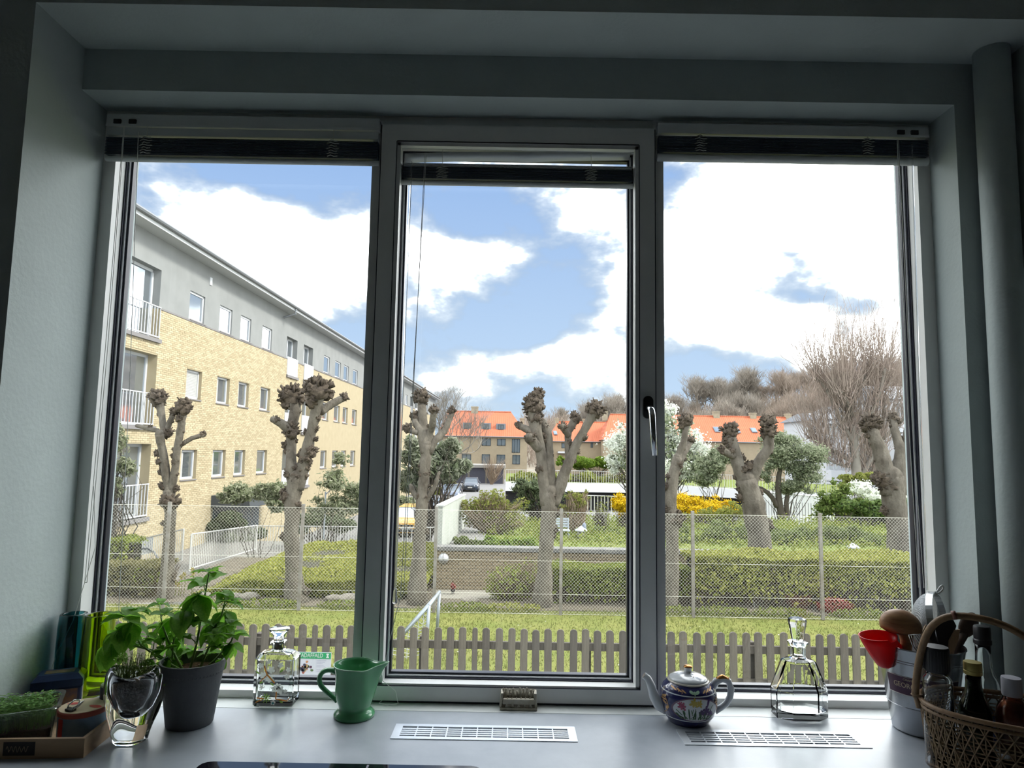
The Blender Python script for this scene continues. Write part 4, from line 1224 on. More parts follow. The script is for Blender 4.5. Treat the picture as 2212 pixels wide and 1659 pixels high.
m = MB(); m.tube([at_b(1998, 1398, -.078), at_b(1998, 1440, -.075), at_b(2000, 1520, -.07)], .0055, 8); m.build('handle', WOODP, o, loc=L, smooth=True)
o = thing('dark_wooden_spoon', 'dark wooden spoon leaning right in the bucket', 'spoon', at_b(2055, 1520, -.06), 0); L = -Vector(o.location)
m = MB(); m.ball((0, 0, 0), 1.0, 18, 12)
cs = at_b(2092, 1350, -.06)
ax = (at_b(2100, 1335, -.06) - at_b(2060, 1410, -.06)).normalized(); sx_ = ax.cross(Vector((0, 1, 0))).normalized()
m.v = [tuple(cs + ax * (v[2] * .030) + sx_ * (v[0] * .020) + Vector((0, v[1] * .010, 0))) for v in m.v]
m.build('bowl', WOODDK, o, loc=L, smooth=True)
m = MB(); m.tube([cs - ax * .022, at_b(2070, 1392, -.062), at_b(2052, 1430, -.065), at_b(2030, 1520, -.07)], [.010, .009, .007, .006], 10); m.build('handle', WOODDK, o, loc=L, smooth=True)
o = thing('pale_wooden_spoon', 'narrow wooden spoon with pale edge beside the dark spoon', 'spoon', at_b(2048, 1520, -.08), 0); L = -Vector(o.location)
plate([(2050, 1412), (2052, 1385), (2064, 1362), (2074, 1360), (2070, 1385), (2060, 1412)], -.10, .005, 'blade', WOODP, o, L)
m = MB(); m.tube([at_b(2055, 1408, -.097), at_b(2048, 1450, -.09), at_b(2035, 1520, -.085)], .0055, 8); m.build('handle', WOODP, o, loc=L, smooth=True)
o = thing('steel_whisk', 'thin steel wire whisk loops at the bucket rim', 'whisk', at_b(1985, 1500, -.10), 0); L = -Vector(o.location)
for dx in (-5, 0, 6):
    m = MB(); m.tube([at_b(1990 + dx, 1412, -.125), at_b(1975 + dx, 1392, -.128), at_b(1968 + dx, 1372, -.125), at_b(1980 + dx, 1370, -.120), at_b(1996 + dx, 1392, -.115), at_b(1998 + dx, 1420, -.11)], .0011, 6); m.build('wire', STEEL, o, loc=L, smooth=True)
m = MB(); m.tube([at_b(1993, 1414, -.118), at_b(1990, 1500, -.10)], .005, 8); m.build('handle', STEEL, o, loc=L, smooth=True)

# --- rattan basket
KC = Vector((1.000, -.300, ZC))
KRZ = math.radians(-24)
RAT = M('rattan', (.21, .125, .06), .5, col2=(.13, .075, .035), vscale=20, bump=.15, bscale=120)
RATD = M('rattan_weave', (.19, .125, .062), .6, col2=(.12, .075, .038), vscale=30)
t = thing('rattan_basket', 'oval open-weave rattan basket with an arched handle, holding bottles', 'basket', KC, KRZ)
KA, KB, KH = .190, .105, .125
def ov(th, z, s=1.0, f=0.0):
    k = lerp(.94, 1.0, z / KH) * s
    return Vector((math.copysign(abs(math.cos(th)) ** .8, math.cos(th)) * (KA * k + f), math.copysign(abs(math.sin(th)) ** .8, math.sin(th)) * (KB * k + f), z))
n = 96
for z, r in ((KH, .0048), (KH - .010, .0035), (.004, .0045), (.013, .0030)):
    m = MB(); m.tube([ov(2 * PI * k / n, z) for k in range(n)], r, 8, closed=True); m.build('rim_cane' if z > .05 else 'base_cane', RAT, t, smooth=True)
m = MB(); m.add([ov(2 * PI * k / n, .003, .97) for k in range(n)] + [ov(2 * PI * k / n, .006, .97) for k in range(n)], [tuple(range(n - 1, -1, -1)), tuple(range(n, 2 * n))] + [(k, (k + 1) % n, (k + 1) % n + n, k + n) for k in range(n)]); m.build('bottom', RATD, t)
# hexagonal cane weave: uprights, rings and two diagonals
m = MB(); nu = 52
for k in range(nu):
    th_ = 2 * PI * k / nu
    m.tube([ov(th_, .006), ov(th_, KH * .5, 1, .001), ov(th_, KH - .004)], .0014, 4, cap=False)
for j in range(1, 6):
    z = .012 + (KH - .022) * j / 6
    for d in (-.0035, .0035):
        m.tube([ov(2 * PI * k / n, z + d, 1, .0005 * math.sin(k * 2.1)) for k in range(n)], .0013, 4, closed=True)
for s in (1, -1):
    for k in range(nu):
        th_ = 2 * PI * (k + .5) / nu
        m.tube([ov(th_ + s * 2 * PI / nu * 3.0 * q / 8, .010 + (KH - .016) * q / 8, 1, .0012) for q in range(9)], .0015, 4, cap=False)
tag(m.build('cane_weave', RATD, t, label=None) if False else m.build('cane_weave', RATD, t), kind='stuff')
ha = [ov(PI * .985, .06, 1, .002), ov(PI * .985, KH, 1, .003)]
Rz = Matrix.Rotation(-KRZ, 3, 'Z')
arch = [(1976, 1500), (1984, 1430), (1998, 1375), (2020, 1342), (2060, 1328), (2120, 1335), (2175, 1352), (2225, 1382), (2262, 1425), (2280, 1480)]
ap = []
for i, (x, y) in enumerate(arch):
    Yv = lerp(-.222, -.375, i / (len(arch) - 1))
    ap.append(Rz @ (atY(x, y, Yv) - KC))
pts = [ov(PI, KH - .02, 1, .004), ov(PI, KH, 1, .006)] + ap + [ov(0, KH, 1, .006), ov(0, KH - .02, 1, .004)]
def smooth_path(pts, it=2):
    for _ in range(it):
        q = [pts[0]]
        for a, b in zip(pts[:-1], pts[1:]):
            q += [a * .75 + b * .25, a * .25 + b * .75]
        q.append(pts[-1]); pts = q
    return pts
m = MB(); m.tube(smooth_path([Vector(p) for p in pts]), .0068, 10); hd_ = m.build('handle', RAT, t, smooth=True)
m = MB(); c_ = ap[4]; m.tube([ap[3].lerp(ap[4], .9), ap[4].lerp(ap[5], .1)], .0082, 10); m.build('handle_binding', M('binding_red', (.16, .06, .04), .5), hd_, smooth=True)
for s in (PI, 0):
    m = MB(); c_ = ov(s, KH, 1, .004); m.tube([c_ + Vector((.011 * math.cos(a), .011 * math.sin(a), (a % 6.28) * .0012)) for a in [i * .6 for i in range(24)]], .0022, 6); m.build('corner_binding', RAT, t, smooth=True)

# --- bottles in the basket
def bottle(name, label, cat, px, py_base, Y, prof, glassm, liquid=None, capprof=None, capm=None, lab=None):
    b = atY(px, 1500, Y)
    o = thing(name, label, cat, (b.x, Y, ZC + .0065), 0)
    MB().lathe(outer_inner(prof, .0022, .005), 36, cap0=False, cap1=False).build('glass_body', glassm, o, smooth=True, clean=True)
    if liquid:
        lp, lm = liquid
        MB().lathe(lp, 30).build('contents', lm, o, smooth=True)
    c = MB().lathe(capprof, 28).build('cap', capm, o, auto=.5)
    if lab:
        MB().lathe(lab[0], 36, cap0=False, cap1=False).build('label', lab[1], o, smooth=True)
    return o
o = bottle('sprinkler_bottle', 'clear square-shouldered bottle with tall ribbed black cap in the basket', 'bottle', 2026, 0, -.250,
       [(.024, 0), (.026, 0.0030), (.026, 0.1550), (.025, 0.1630), (.0195, 0.1700), (.0185, 0.1820)], CLEARG, None, [(.0215, 0.1780), (.0222, 0.1800), (.0222, 0.2220), (.021, 0.2250), (.0005, 0.2255)], BLK)
m = MB()
for k in range(28):
    a = 2 * PI * k / 28; m.tube([(.0222 * math.cos(a), .0222 * math.sin(a), .181), (.0222 * math.cos(a), .0222 * math.sin(a), .220)], .0007, 4)
tag(m.build('cap_ribs', BLK, o), kind='stuff')
bottle('oil_bottle', 'dark green oil bottle with gold screw cap in the middle of the basket', 'bottle', 2104, 0, -.275,
       [(.026, 0), (.0275, 0.0030), (.0275, 0.1050), (.026, 0.1200), (.020, 0.1370), (.0150, 0.1500), (.0135, 0.1650), (.0132, 0.1870)], glass('green_bottle', (.04, .09, .02)), ([(.024, 0.0060), (.0245, 0.1050), (.0225, 0.1200), (.016, 0.1370), (.011, 0.1500), (.001, 0.1510)], M('dark_oil', (.012, .02, .006), .3)),
       [(.0152, 0.1810), (.0158, 0.1820), (.0158, 0.1880), (.0152, 0.1885), (.0158, 0.1895), (.0158, 0.2020), (.0150, 0.2040), (.0005, 0.2042)], M('gold_cap', (.42, .34, .12), .35, metal=.8))
bottle('vinegar_bottle', 'tall clear bottle with black stopper and blue label at the back of the basket', 'bottle', 2128, 0, -.185,
       [(.028, 0), (.030, 0.0030), (.030, 0.1200), (.027, 0.1380), (.0185, 0.1550), (.0150, 0.1700), (.0140, 0.1950), (.0140, 0.2200)], CLEARG, None,
       [(.0150, 0.2130), (.0165, 0.2150), (.0165, 0.2220), (.0150, 0.2240), (.0155, 0.2260), (.0155, 0.2470), (.014, 0.2500), (.0005, 0.2505)], BLK, ([(.0303, 0.0300), (.0304, 0.0750)], M('label_blue', (.04, .08, .24), .5)))
bottle('sauce_bottle', 'reddish brown sauce bottle with grey cap at the right of the basket', 'bottle', 2186, 0, -.300,
       [(.026, 0), (.028, 0.0030), (.028, 0.1100), (.026, 0.1270), (.020, 0.1400), (.0155, 0.1470), (.0150, 0.1590)], glass('amber_clear', (.75, .45, .32)), ([(.0255, 0.0060), (.0256, 0.1100), (.0235, 0.1270), (.016, 0.1390), (.001, 0.1400)], M('red_sauce', (.09, .02, .012), .3)),
       [(.0160, 0.1510), (.0165, 0.1530), (.0165, 0.1810), (.0158, 0.1840), (.0005, 0.1845)], M('cap_grey', (.36, .36, .40), .4))
o = thing('glass_pepper_mill', 'low clear glass jar low in the rattan basket behind the weave', 'jar', (KC.x - .075, KC.y - .012, ZC + .0065), 0)
MB().lathe(outer_inner([(.018, 0), (.020, .002), (.020, .040), (.017, .046)], .002, .005), 28, cap0=False, cap1=False).build('glass_body', CLEARG, o, smooth=True, clean=True)
MB().lathe([(.0175, .046), (.018, .047), (.018, .058), (.0005, .0585)], 28).build('cap', STEEL, o, auto=.5)
# ================================================================== GARDEN: ground, fences, pollards, hedges
ZL = -1.40
def noisy(x, y, s=.35, a=.03):
    return noise.noise(Vector((x * s, y * s, 0))) * a
def ground(name, label, cat, x0, x1, y0, y1, zf, mat, nx, ny, kind='structure'):
    m = MB()
    for j in range(ny + 1):
        for i in range(nx + 1):
            x, y = lerp(x0, x1, i / nx), lerp(y0, y1, j / ny)
            m.v.append((x, y, zf(x, y)))
    for j in range(ny):
        for i in range(nx):
            a = j * (nx + 1) + i
            m.f.append((a, a + 1, a + nx + 2, a + nx + 1)); m.mi.append(0)
    o = m.build(name, mat, smooth=True)
    tag(o, label, None, None, kind)
    return o
LAWN = M('lawn_grass', (.125, .150, .040), .9, col2=(.18, .180, .060), vscale=1.6, detail=10, bump=.9, bscale=40, spec=.1)
ground('lawn', 'mown yellow-green lawn between the picket fence and the wire fence', None, -18, 18, 4.6, 11.0, lambda x, y: ZL + noisy(x, y), LAWN, 72, 30)
ground('unseen_dark_strip', 'dark paved strip between the house and the picket fence', None, -18, 18, YO, 4.6, lambda x, y: ZL + noisy(x, 4.6) * y / 4.6, M('low_bounce_dark', (.045, .046, .048), .9, col2=(.065, .065, .065), vscale=3, detail=8, bump=.2, bscale=20), 72, 3)  # hidden strip made dark to cut light bounced up onto the niche soffit
SOIL = M('bed_soil', (.075, .062, .045), .95, col2=(.12, .10, .07), vscale=3, detail=8, bump=.8, bscale=30)
ground('planting_bed', 'brown soil bed along the wire fence', None, -18, 18, 11.0, 11.9, lambda x, y: ZL + .02 + noisy(x, y, .9, .05), SOIL, 72, 6)
PAVE = M('pale_paving', (.24, .225, .19), .85, col2=(.19, .18, .15), vscale=2, detail=8, bump=.2, bscale=30)
ground('garden_path', 'pale paved path between hedge and brick wall', None, -18, 18, 11.9, 13.0, lambda x, y: ZL - .02, PAVE, 4, 2)
# grass blades, denser where they are seen large
GR = M('grass_blade', (.130, .155, .044), .7, col2=(.20, .20, .072), island=.85, transl=.35, spec=.1)
m = MB(); rg = random.Random(5)
for i in range(52000):
    y = 4.8 + 6.25 * rg.random() ** .85
    hw_ = (y + 1.617) * .80
    x = rg.uniform(-hw_, hw_)
    if y > 10.9 and noise.noise(Vector((x * 1.3, 0, 3))) < -.1: continue
    h = rg.uniform(.018, .05) * (1.8 if y > 10.7 else 1) * (1.0 + .6 * noise.noise(Vector((x * .5, y * .5, 1))))
    a = rg.uniform(0, 6.28); w_ = rg.uniform(.005, .011)
    z = ZL + noisy(x, y)
    m.add([(x - w_ * math.cos(a), y - w_ * math.sin(a), z - .004), (x + w_ * math.cos(a), y + w_ * math.sin(a), z - .004), (x + rg.uniform(-.03, .03), y + rg.uniform(-.03, .03), z + h)], [(0, 1, 2)])
tag(m.build('grass', GR), 'short rough grass blades of the lawn', 'grass', kind='stuff')
# daisies on the lawn
m = MB()
for i in range(170):
    y = rg.uniform(5, 10.8); x = rg.uniform(-6, 6.5); z = ZL + noisy(x, y) + .045
    s = rg.uniform(.008, .016)
    m.add([(x - s, y, z), (x, y - s, z + .004), (x + s, y, z), (x, y + s, z + .004)], [(0, 1, 2, 3)])
tag(m.build('daisies', M('daisy_white', (.55, .55, .5), .7)), 'tiny white daisies and petals scattered on the lawn', 'flowers', kind='stuff')

# ---- picket fence
PW = [M('picket_wood_%d' % i, c, .85, col2=tuple(v * .62 for v in c), vscale=2.2, stretch=(26, 26, 1.6), detail=5, bump=.3, bscale=14) for i, c in enumerate(((.115, .100, .083), (.135, .118, .096), (.098, .086, .074)))]
FY = 6.2
ztop = atY(1106, 1356, FY).z
pf = thing('picket_fence', 'weathered grey-brown wooden picket fence with round-topped pickets', 'fence', (0, FY, ZL))
def picket_mesh(wd, ht, mat, k):
    m = MB(); r = wd / 2; n = 8
    poly = [(-r, 0.02), (r, 0.02)] + [(r * math.cos(PI * i / n), ht - r * .78 + r * .78 * math.sin(PI * i / n)) for i in range(n + 1)]
    m.prism(poly, -.011, .011)
    return m.mesh('picket', mat)
PH_ = ztop - ZL
PM = [picket_mesh(w_, PH_ + dh_, PW[k % 3], k) for k, (w_, dh_) in enumerate(((.083, 0), (.083, .006), (.082, -.004), (.084, .003), (.081, 0), (.083, -.008), (.060, .004)))]
pitch = .1392
x = -6.6; k = 0; rp = random.Random(9)
while x < 6.4:
    narrow = (k % 13 == 6)
    o = link('picket', PM[6 if narrow else rp.randrange(6)], pf, (x + rp.uniform(-.004, .004), -.026, rp.uniform(-.006, .006)))
    o.rotation_euler = (0, math.radians(rp.uniform(-.5, .5)), 0)
    x += pitch * (.93 if narrow else 1.0); k += 1
for zc, h_ in ((atY(1106, 1394.5, FY).z - ZL, .083), (atY(1106, 1466, FY).z - ZL, .085)):
    MB().box(-6.8, 6.6, -.014, .026, zc - h_ / 2, zc + h_ / 2).build('rail', PW[0], pf)
for i in range(8):
    xx = -6.5 + i * 1.85
    MB().box(xx - .045, xx + .045, .026, .115, 0, PH_ - .12).build('post', PW[2], pf)

# ---- recycling signs fixed to the fence
def sign(px0, px1, py0, py1, word, head, label, logo):
    a, b = atY(px0, py0, FY - .05), atY(px1, py1, FY - .05)
    wd, ht = b.x - a.x, a.z - b.z
    s = thing('waste_sign', label, 'sign', ((a.x + b.x) / 2, FY - .046, b.z), group='waste sorting signs on the picket fence')
    MB().box(-wd / 2, wd / 2, -.002, .004, 0, ht).build('board', M('sign_board', (.36, .37, .42), .5), s)
    hh_ = ht * .26
    hm = MB().box(-wd / 2 + .004, wd / 2 - .004, -.004, -.002, ht - hh_, ht - .006).build('header', head, s)
    me = text_mesh(word, hh_ * .88, .0006, .80)
    xs_ = [v.co.x for v in me.vertices]; w_ = max(xs_) - min(xs_)
    k = wd * .66 / w_
    mid = (max(xs_) + min(xs_)) / 2
    for v in me.vertices:
        x_, z_, d_ = (v.co.x - mid) * k - wd * .05, v.co.y, v.co.z
        v.co = (x_, -.0048 - d_, ht - hh_ * .52 + z_)
    me.materials.append(M('sign_white', (.40, .40, .40), .5))
    link('lettering', me, hm)
    if logo:
        c = wd * .405; z0 = ht - hh_ * .52
        m = MB()
        m.prism([(c - .018, z0 - .024), (c + .018, z0 - .024), (c + .006, z0), (c + .018, z0 + .024), (c + .006, z0 + .021), (c, z0 + .027), (c - .006, z0 + .021), (c - .018, z0 + .024), (c - .006, z0)], -.0054, -.004); m.build('emblem', MATS['sign_white'], hm)
    m = MB(); rr = random.Random(len(word))
    cols = [(.20, .05, .03), (.30, .14, .06), (.06, .10, .04), (.05, .015, .04), (.24, .17, .08), (.02, .02, .04)]
    for i, c in enumerate(cols):
        m = MB()
        for q in range(5):
            cx_, cz_ = rr.gauss(-wd * .16, wd * .085), rr.gauss(ht * .40, ht * .085)
            m.prism([(cx_ + rr.uniform(.6, 1) * .022 * math.cos(t), cz_ + rr.uniform(.6, 1) * .018 * math.sin(t)) for t in [u * .785 for u in range(8)]], -.0026 - .0001 * i, -.002)
        tag(m.build('food_picture', M('sign_food_%d' % i, c, .6), s), kind='stuff')
    m = MB()
    for j in range(8):
        if j == 5: continue
        m.box(wd * .12, wd * rr.uniform(.28, .38), -.0024, -.002, ht * (.66 - .06 * j), ht * (.675 - .06 * j))
    tag(m.build('small_print', M('sign_grey_text', (.20, .20, .26), .6), s), kind='stuff')
sign(634, 713.5, 1408, 1464.5, 'MADAFFALD', M('sign_green', (.010, .20, .075), .5), 'green-headed food waste sign on the picket fence beside the painted decanter', True)
sign(399, 476, 1406, 1461, 'RESTAFFALD', M('sign_black', (.004, .004, .006), .5), 'black-headed residual waste sign on the picket fence behind the basil pot', False)

# ---- small football goal
GM = M('goal_metal', (.26, .29, .31), .45, metal=.5)
na, fa = atY(927, 1308, 8.0), atY(949.5, 1280, 8.9)
gl = thing('football_goal', 'small grey metal football goal with white net on the lawn', 'goal', (na.x, na.y, ZL))
gL = -Vector(gl.location)
def gb(pts, r, nm, mt=GM, s=8):
    m = MB(); m.tube(pts, r, s); return m.build(nm, mt, gl, loc=gL, smooth=True)
fa.z = na.z
nb, fb = Vector((na.x - .03, na.y, ZL)), Vector((fa.x - .03, fa.y, ZL))
gb([na, fa], .026, 'crossbar'); gb([na, nb], .024, 'post'); gb([fa, fb], .024, 'post')
nk, fk = atZ(868, 1408, ZL + .03), None
nk = Vector((na.x - .62, na.y + .02, ZL + .03)); fk = nk + (fa - na)
gb([na, nk], .022, 'stay'); gb([fa, fk], .022, 'stay'); gb([nk, fk], .02, 'ground_bar')
m = MB()
for i in range(1, 14):
    t_ = i / 14
    m.tube([lerp(na, nk, t_), lerp(na, nk, t_) * .5 + lerp(na, nb, t_ * .95) * .5 + Vector((0, 0, -.05)), lerp(na, nb, t_ * .95)], .005, 4, cap=False)
    m.tube([lerp(na, nk, t_), lerp(fa, fk, t_)], .004, 4, cap=False)
for i in range(1, 12):
    t_ = i / 12
    m.tube([lerp(na, fa, t_), lerp(nk, fk, t_)], .004, 4, cap=False)
    if i < 9: m.tube([lerp(nk, nb, i / 9), lerp(na, nk, 1 - i / 9)], .005, 4, cap=False)
tag(m.build('net', M('net_white', (.42, .43, .43), .7), gl, loc=gL), kind='stuff')

# ---- wire mesh fence with posts
CY = 10.7
wire = M('galvanised_wire', (.55, .54, .48), .6)
POSTM = M('fence_post', (.17, .15, .125), .6, col2=(.26, .25, .23), vscale=6, metal=.3)
wf = thing('wire_fence', 'tall diamond wire mesh fence on thin posts behind the lawn', 'fence', (0, CY, ZL))
cz = atY(1213, 1106, CY).z - ZL
posts = [atY(px_, 1100, CY).x for px_ in (85, 366, 655, 943, 1213, 1496, 1771, 2050)]
FX0, FX1 = posts[0], posts[-1]
for xx in posts:
    m = MB(); m.box(xx - .027, xx + .027, -.02, .03, 0, cz + .06); m.build('post', POSTM, wf)
m = MB(); ps = .062
c0 = FX0 - cz
while c0 < FX1 + cz:
    for s in (1, -1):
        # line x = c0 + s*z, clipped to the panel
        za, zb_ = 0.0, cz
        if s > 0: za, zb_ = max(0, FX0 - c0), min(cz, FX1 - c0)
        else: za, zb_ = max(0, c0 - FX1), min(cz, c0 - FX0)
        if zb_ - za > .02:
            m.tube([(c0 + s * za, 0, za), (c0 + s * zb_, 0, zb_)], .0016, 3, cap=False)
    c0 += ps
tag(m.build('wire_mesh', wire, wf), kind='stuff')
for z_ in (cz, cz * .52, cz * .20, .02):
    m = MB(); m.tube([(FX0, -.004, z_), (FX1, -.004, z_)], .003, 5); m.build('tension_wire', wire, wf)

# ---- foliage and twig tools
def foliage(name, mat, parent, blobs, n, size, seed, shell=.55, up=0.0, loc=None, elong=1.5):
    r = random.Random(seed); m = MB()
    wts = [b[2] if len(b) > 2 else b[1][0] * b[1][1] + b[1][1] * b[1][2] + b[1][0] * b[1][2] for b in blobs]
    tot = sum(wts)
    for b, w_ in zip(blobs, wts):
        c, rad = Vector(b[0]), b[1]
        for i in range(int(n * w_ / tot)):
            d = Vector((r.gauss(0, 1), r.gauss(0, 1), r.gauss(0, 1))).normalized()
            k = lerp(r.random() ** .33, r.uniform(.85, 1.05), shell) if shell >= .4 else min(1.7, abs(r.gauss(0, .62)) + .15)
            k *= 1 + .22 * noise.noise(d * 2.2 + c)
            p = c + Vector((d.x * rad[0], d.y * rad[1], d.z * rad[2])) * k
            nrm = (d + Vector((r.uniform(-1, 1), r.uniform(-1, 1), r.uniform(-1, 1) + up)) * .9).normalized()
            e1 = nrm.orthogonal().normalized(); a = r.uniform(0, 6.28)
            e2 = nrm.cross(e1); f1 = e1 * math.cos(a) + e2 * math.sin(a); f2 = nrm.cross(f1)
            s = size * r.uniform(.6, 1.3)
            f1 *= s * elong * .5; f2 *= s * .5
            m.add([p - f1, p + f2 * .9, p + f1, p - f2 * .9], [(0, 1, 2, 3)])
    o = m.build(name, mat, parent, loc=loc)
    return tag(o, kind='stuff')
def box_foliage(name, mat, parent, x0, x1, y0, y1, ztf, z0, n, size, seed, loc=None, top=.5, dens=None):
    """clipped hedge: leaves on top and front faces, fewer inside"""
    r = random.Random(seed); m = MB()
    for i in range(n):
        x = r.uniform(x0, x1); q = r.random()
        if q < top:
            y = r.uniform(y0, y1); z = ztf(x, y) - abs(r.gauss(0, .05))
        elif q < .90:
            y = y0 + abs(r.gauss(0, .09)); z = lerp(z0, ztf(x, y0), r.random() ** .7)
        else:
            y = r.uniform(y0, y1); z = lerp(z0, ztf(x, y), r.random())
        if dens and r.random() > dens(x, y, z): continue
        bl = .10 * noise.noise(Vector((x * 1.5, y * 1.5, z * 2.5)))
        p = Vector((x, y + bl, z + bl * .6))
        nrm = Vector((r.uniform(-1, 1), r.uniform(-1.2, .6), r.uniform(-.3, 1.3))).normalized()
        e1 = nrm.orthogonal().normalized(); a = r.uniform(0, 6.28)
        e2 = nrm.cross(e1); f1 = e1 * math.cos(a) + e2 * math.sin(a); f2 = nrm.cross(f1)
        s = size * r.uniform(.6, 1.35)
        f1 *= s * .75; f2 *= s * .45
        m.add([p - f1, p + f2, p + f1, p - f2], [(0, 1, 2, 3)])
    return tag(m.build(name, mat, parent, loc=loc), kind='stuff')
def twigs(name, mat, parent, bases, blobs, n, r0, seed, loc=None, kinks=2, stuff=True):
    r = random.Random(seed); m = MB()
    for i in range(n):
        b = Vector(r.choice(bases)) + Vector((r.gauss(0, .04), r.gauss(0, .04), 0))
        bl = r.choice(blobs); c, rad = Vector(bl[0]), bl[1]
        d = Vector((r.gauss(0, 1), r.gauss(0, 1), r.gauss(0, 1))).normalized() * r.uniform(.5, 1.08)
        tip = c + Vector((d.x * rad[0], d.y * rad[1], d.z * rad[2]))
        L = (tip - b).length
        pts = [b]
        for k in range(1, kinks + 1):
            t_ = k / (kinks + 1)
            pts.append(lerp(b, tip, t_) + Vector((r.gauss(0, .07), r.gauss(0, .07), r.gauss(.03, .04))) * L)
        pts.append(tip)
        rad_ = r0 * r.uniform(.6, 1.3)
        m.tube(pts, [rad_ * lerp(1, .25, k / (len(pts) - 1)) for k in range(len(pts))], 3, cap=False)
    o = m.build(name, mat, parent, loc=loc)
    return tag(o, kind='stuff') if stuff else o

# ---- pollarded trees
BARK = M('pollard_bark', (.045, .036, .026), .95, col2=(.135, .120, .096), vscale=6, detail=10, bump=1.0, bscale=26, stretch=(1, 1, .55))
BURL = M('pollard_burl', (.028, .020, .014), .95, col2=(.10, .078, .056), vscale=9, detail=8, bump=1.0, bscale=30)
def pollard(label, Y, limbs, burls, seed):
    r = random.Random(seed); k = mpp(Y)
    b0 = atY(limbs[0][0][0], limbs[0][0][1], Y)
    o = thing('pollarded_tree', label, 'tree', (b0.x, Y, ZL), group='pollarded trees behind the wire fence')
    L = -Vector(o.location)
    offs = {}
    for li, lb in enumerate(limbs):
        m = MB(); pts, rad = [], []
        dy = 0.0 if li == 0 else r.uniform(-.28, .28)
        n = len(lb)
        fine_p = []
        for i, (x, y, q) in enumerate(lb):
            t_ = i / max(1, n - 1)
            P = atY(x, y, Y); P.y += dy * t_ * (1 if li else 0)
            fine_p.append((P, q * k))
        if li:
            tx_, ty_, tq_ = limbs[0][-1]
            x0_, y0_, q0_ = lb[0]
            if (x0_ - tx_) ** 2 + (y0_ - ty_) ** 2 < (tq_ * 1.9) ** 2:
                # grow smoothly out of the top of the trunk
                dn = limbs[0][-2]; ln = math.hypot(dn[0] - tx_, dn[1] - ty_)
                sx_, sy_ = tx_ + (dn[0] - tx_) / ln * tq_ * 1.5, ty_ + (dn[1] - ty_) / ln * tq_ * 1.5
                fine_p[0] = (atY((sx_ + x0_) / 2, sy_, Y), max(q0_, tq_ * .68) * k)
                mid_ = (lerp(x0_, lb[1][0], .35), lerp(y0_, lb[1][1], .35)); fine_p.insert(1, (atY(*mid_, Y), max(lerp(q0_, lb[1][2], .35), min(q0_ * 1.15, tq_ * .6)) * k))
        if li == 0: fine_p[0] = (Vector((fine_p[0][0].x, Y, ZL - .05)), fine_p[0][1] * 1.25)
        for (pa, ra), (pb, rb) in zip(fine_p[:-1], fine_p[1:]):
            for s in range(5):
                pts.append(lerp(pa, pb, s / 5)); rad.append(lerp(ra, rb, s / 5))
        pts.append(fine_p[-1][0]); rad.append(fine_p[-1][1])
        pts = [p + Vector((noise.noise(p * 3), noise.noise(p * 3 + Vector((9, 0, 0))), 0)) * .015 for p in pts]
        m.tube(pts, [q * (1 + .10 * noise.noise(p * 6)) for p, q in zip(pts, rad)], 14)
        m.ball(pts[-1], rad[-1] * .98, 14, 8)
        m.v = [tuple(Vector(v) + Vector((noise.noise(Vector(v) * 14), noise.noise(Vector(v) * 14 + Vector((5, 5, 5))), 0)) * .012) for v in m.v]
        m.build('trunk' if li == 0 else 'limb', BARK, o, loc=L, smooth=True)
        if li > 0: offs[li] = dy
    auto = []
    for lb in limbs:
        for (xa_, ya_, qa_), (xb2, yb2, qb_) in zip(lb[:-1], lb[1:]):
            ln_ = math.hypot(xb2 - xa_, yb2 - ya_)
            for s_ in range(int(ln_ / 17)):
                if lb is limbs[0] and r.random() < .6: continue
                t_ = r.random(); sd_ = r.choice((-1, 1, -.5, .6)); q_ = lerp(qa_, qb_, t_)
                auto.append((lerp(xa_, xb2, t_) + sd_ * q_ * .9, lerp(ya_, yb2, t_), r.uniform(.30, .50) * q_ + 1.0))
    for (x, y, q) in burls + auto:
        # clustered knobs with ragged cut shoots
        li = min(range(len(limbs)), key=lambda i: min((x - a) ** 2 + (y - b) ** 2 for a, b, _ in limbs[i]))
        P = atY(x, y, Y)
        best = None
        for i_, lb in enumerate(limbs):
            nn_ = len(lb) - 1
            for j_, (pa_, pb_) in enumerate(zip(lb[:-1], lb[1:])):
                for s_ in (0, .25, .5, .75, 1):
                    d_ = (lerp(pa_[0], pb_[0], s_) - x) ** 2 + (lerp(pa_[1], pb_[1], s_) - y) ** 2
                    if best is None or d_ < best[0]:
                        best = (d_, offs.get(i_, 0) * (j_ + s_) / nn_, lerp(pa_[2], pb_[2], s_), lerp(pa_[0], pb_[0], s_), lerp(pa_[1], pb_[1], s_))
        reach = max(0, math.sqrt(best[0]) - best[2] - q * .35)      # pull stray burls back onto their limb
        if reach > 0:
            f_ = reach / math.sqrt(best[0]); P = atY(lerp(x, best[3], f_), lerp(y, best[4], f_), Y)
        P.y += best[1]
        R_ = q * k * 1.15
        m = MB()
        nn = (2 if q < 7 else 5) if q < 13 else (9 if q < 20 else 13)
        m.ball(P, R_ * .80, 10 if q < 7 else 16, 7 if q < 7 else 11, .45, nfreq=2.4)
        for i in range(nn):
            d = Vector((r.gauss(0, 1), r.gauss(0, 1), r.gauss(.35, .9))).normalized()
            m.ball(P + d * R_ * r.uniform(.45, .85), R_ * r.uniform(.25, .5), 11, 8, .6, nfreq=2.8)
        for i in range(nn * 4):
            d = Vector((r.gauss(0, 1), r.gauss(0, 1), r.gauss(.5, .8))).normalized()
            a = P + d * R_ * .75; b = P + d * R_ * r.uniform(.98, 1.25) + Vector((0, 0, R_ * .1))
            m.tube([a, b], [R_ * .13, R_ * .075], 5)
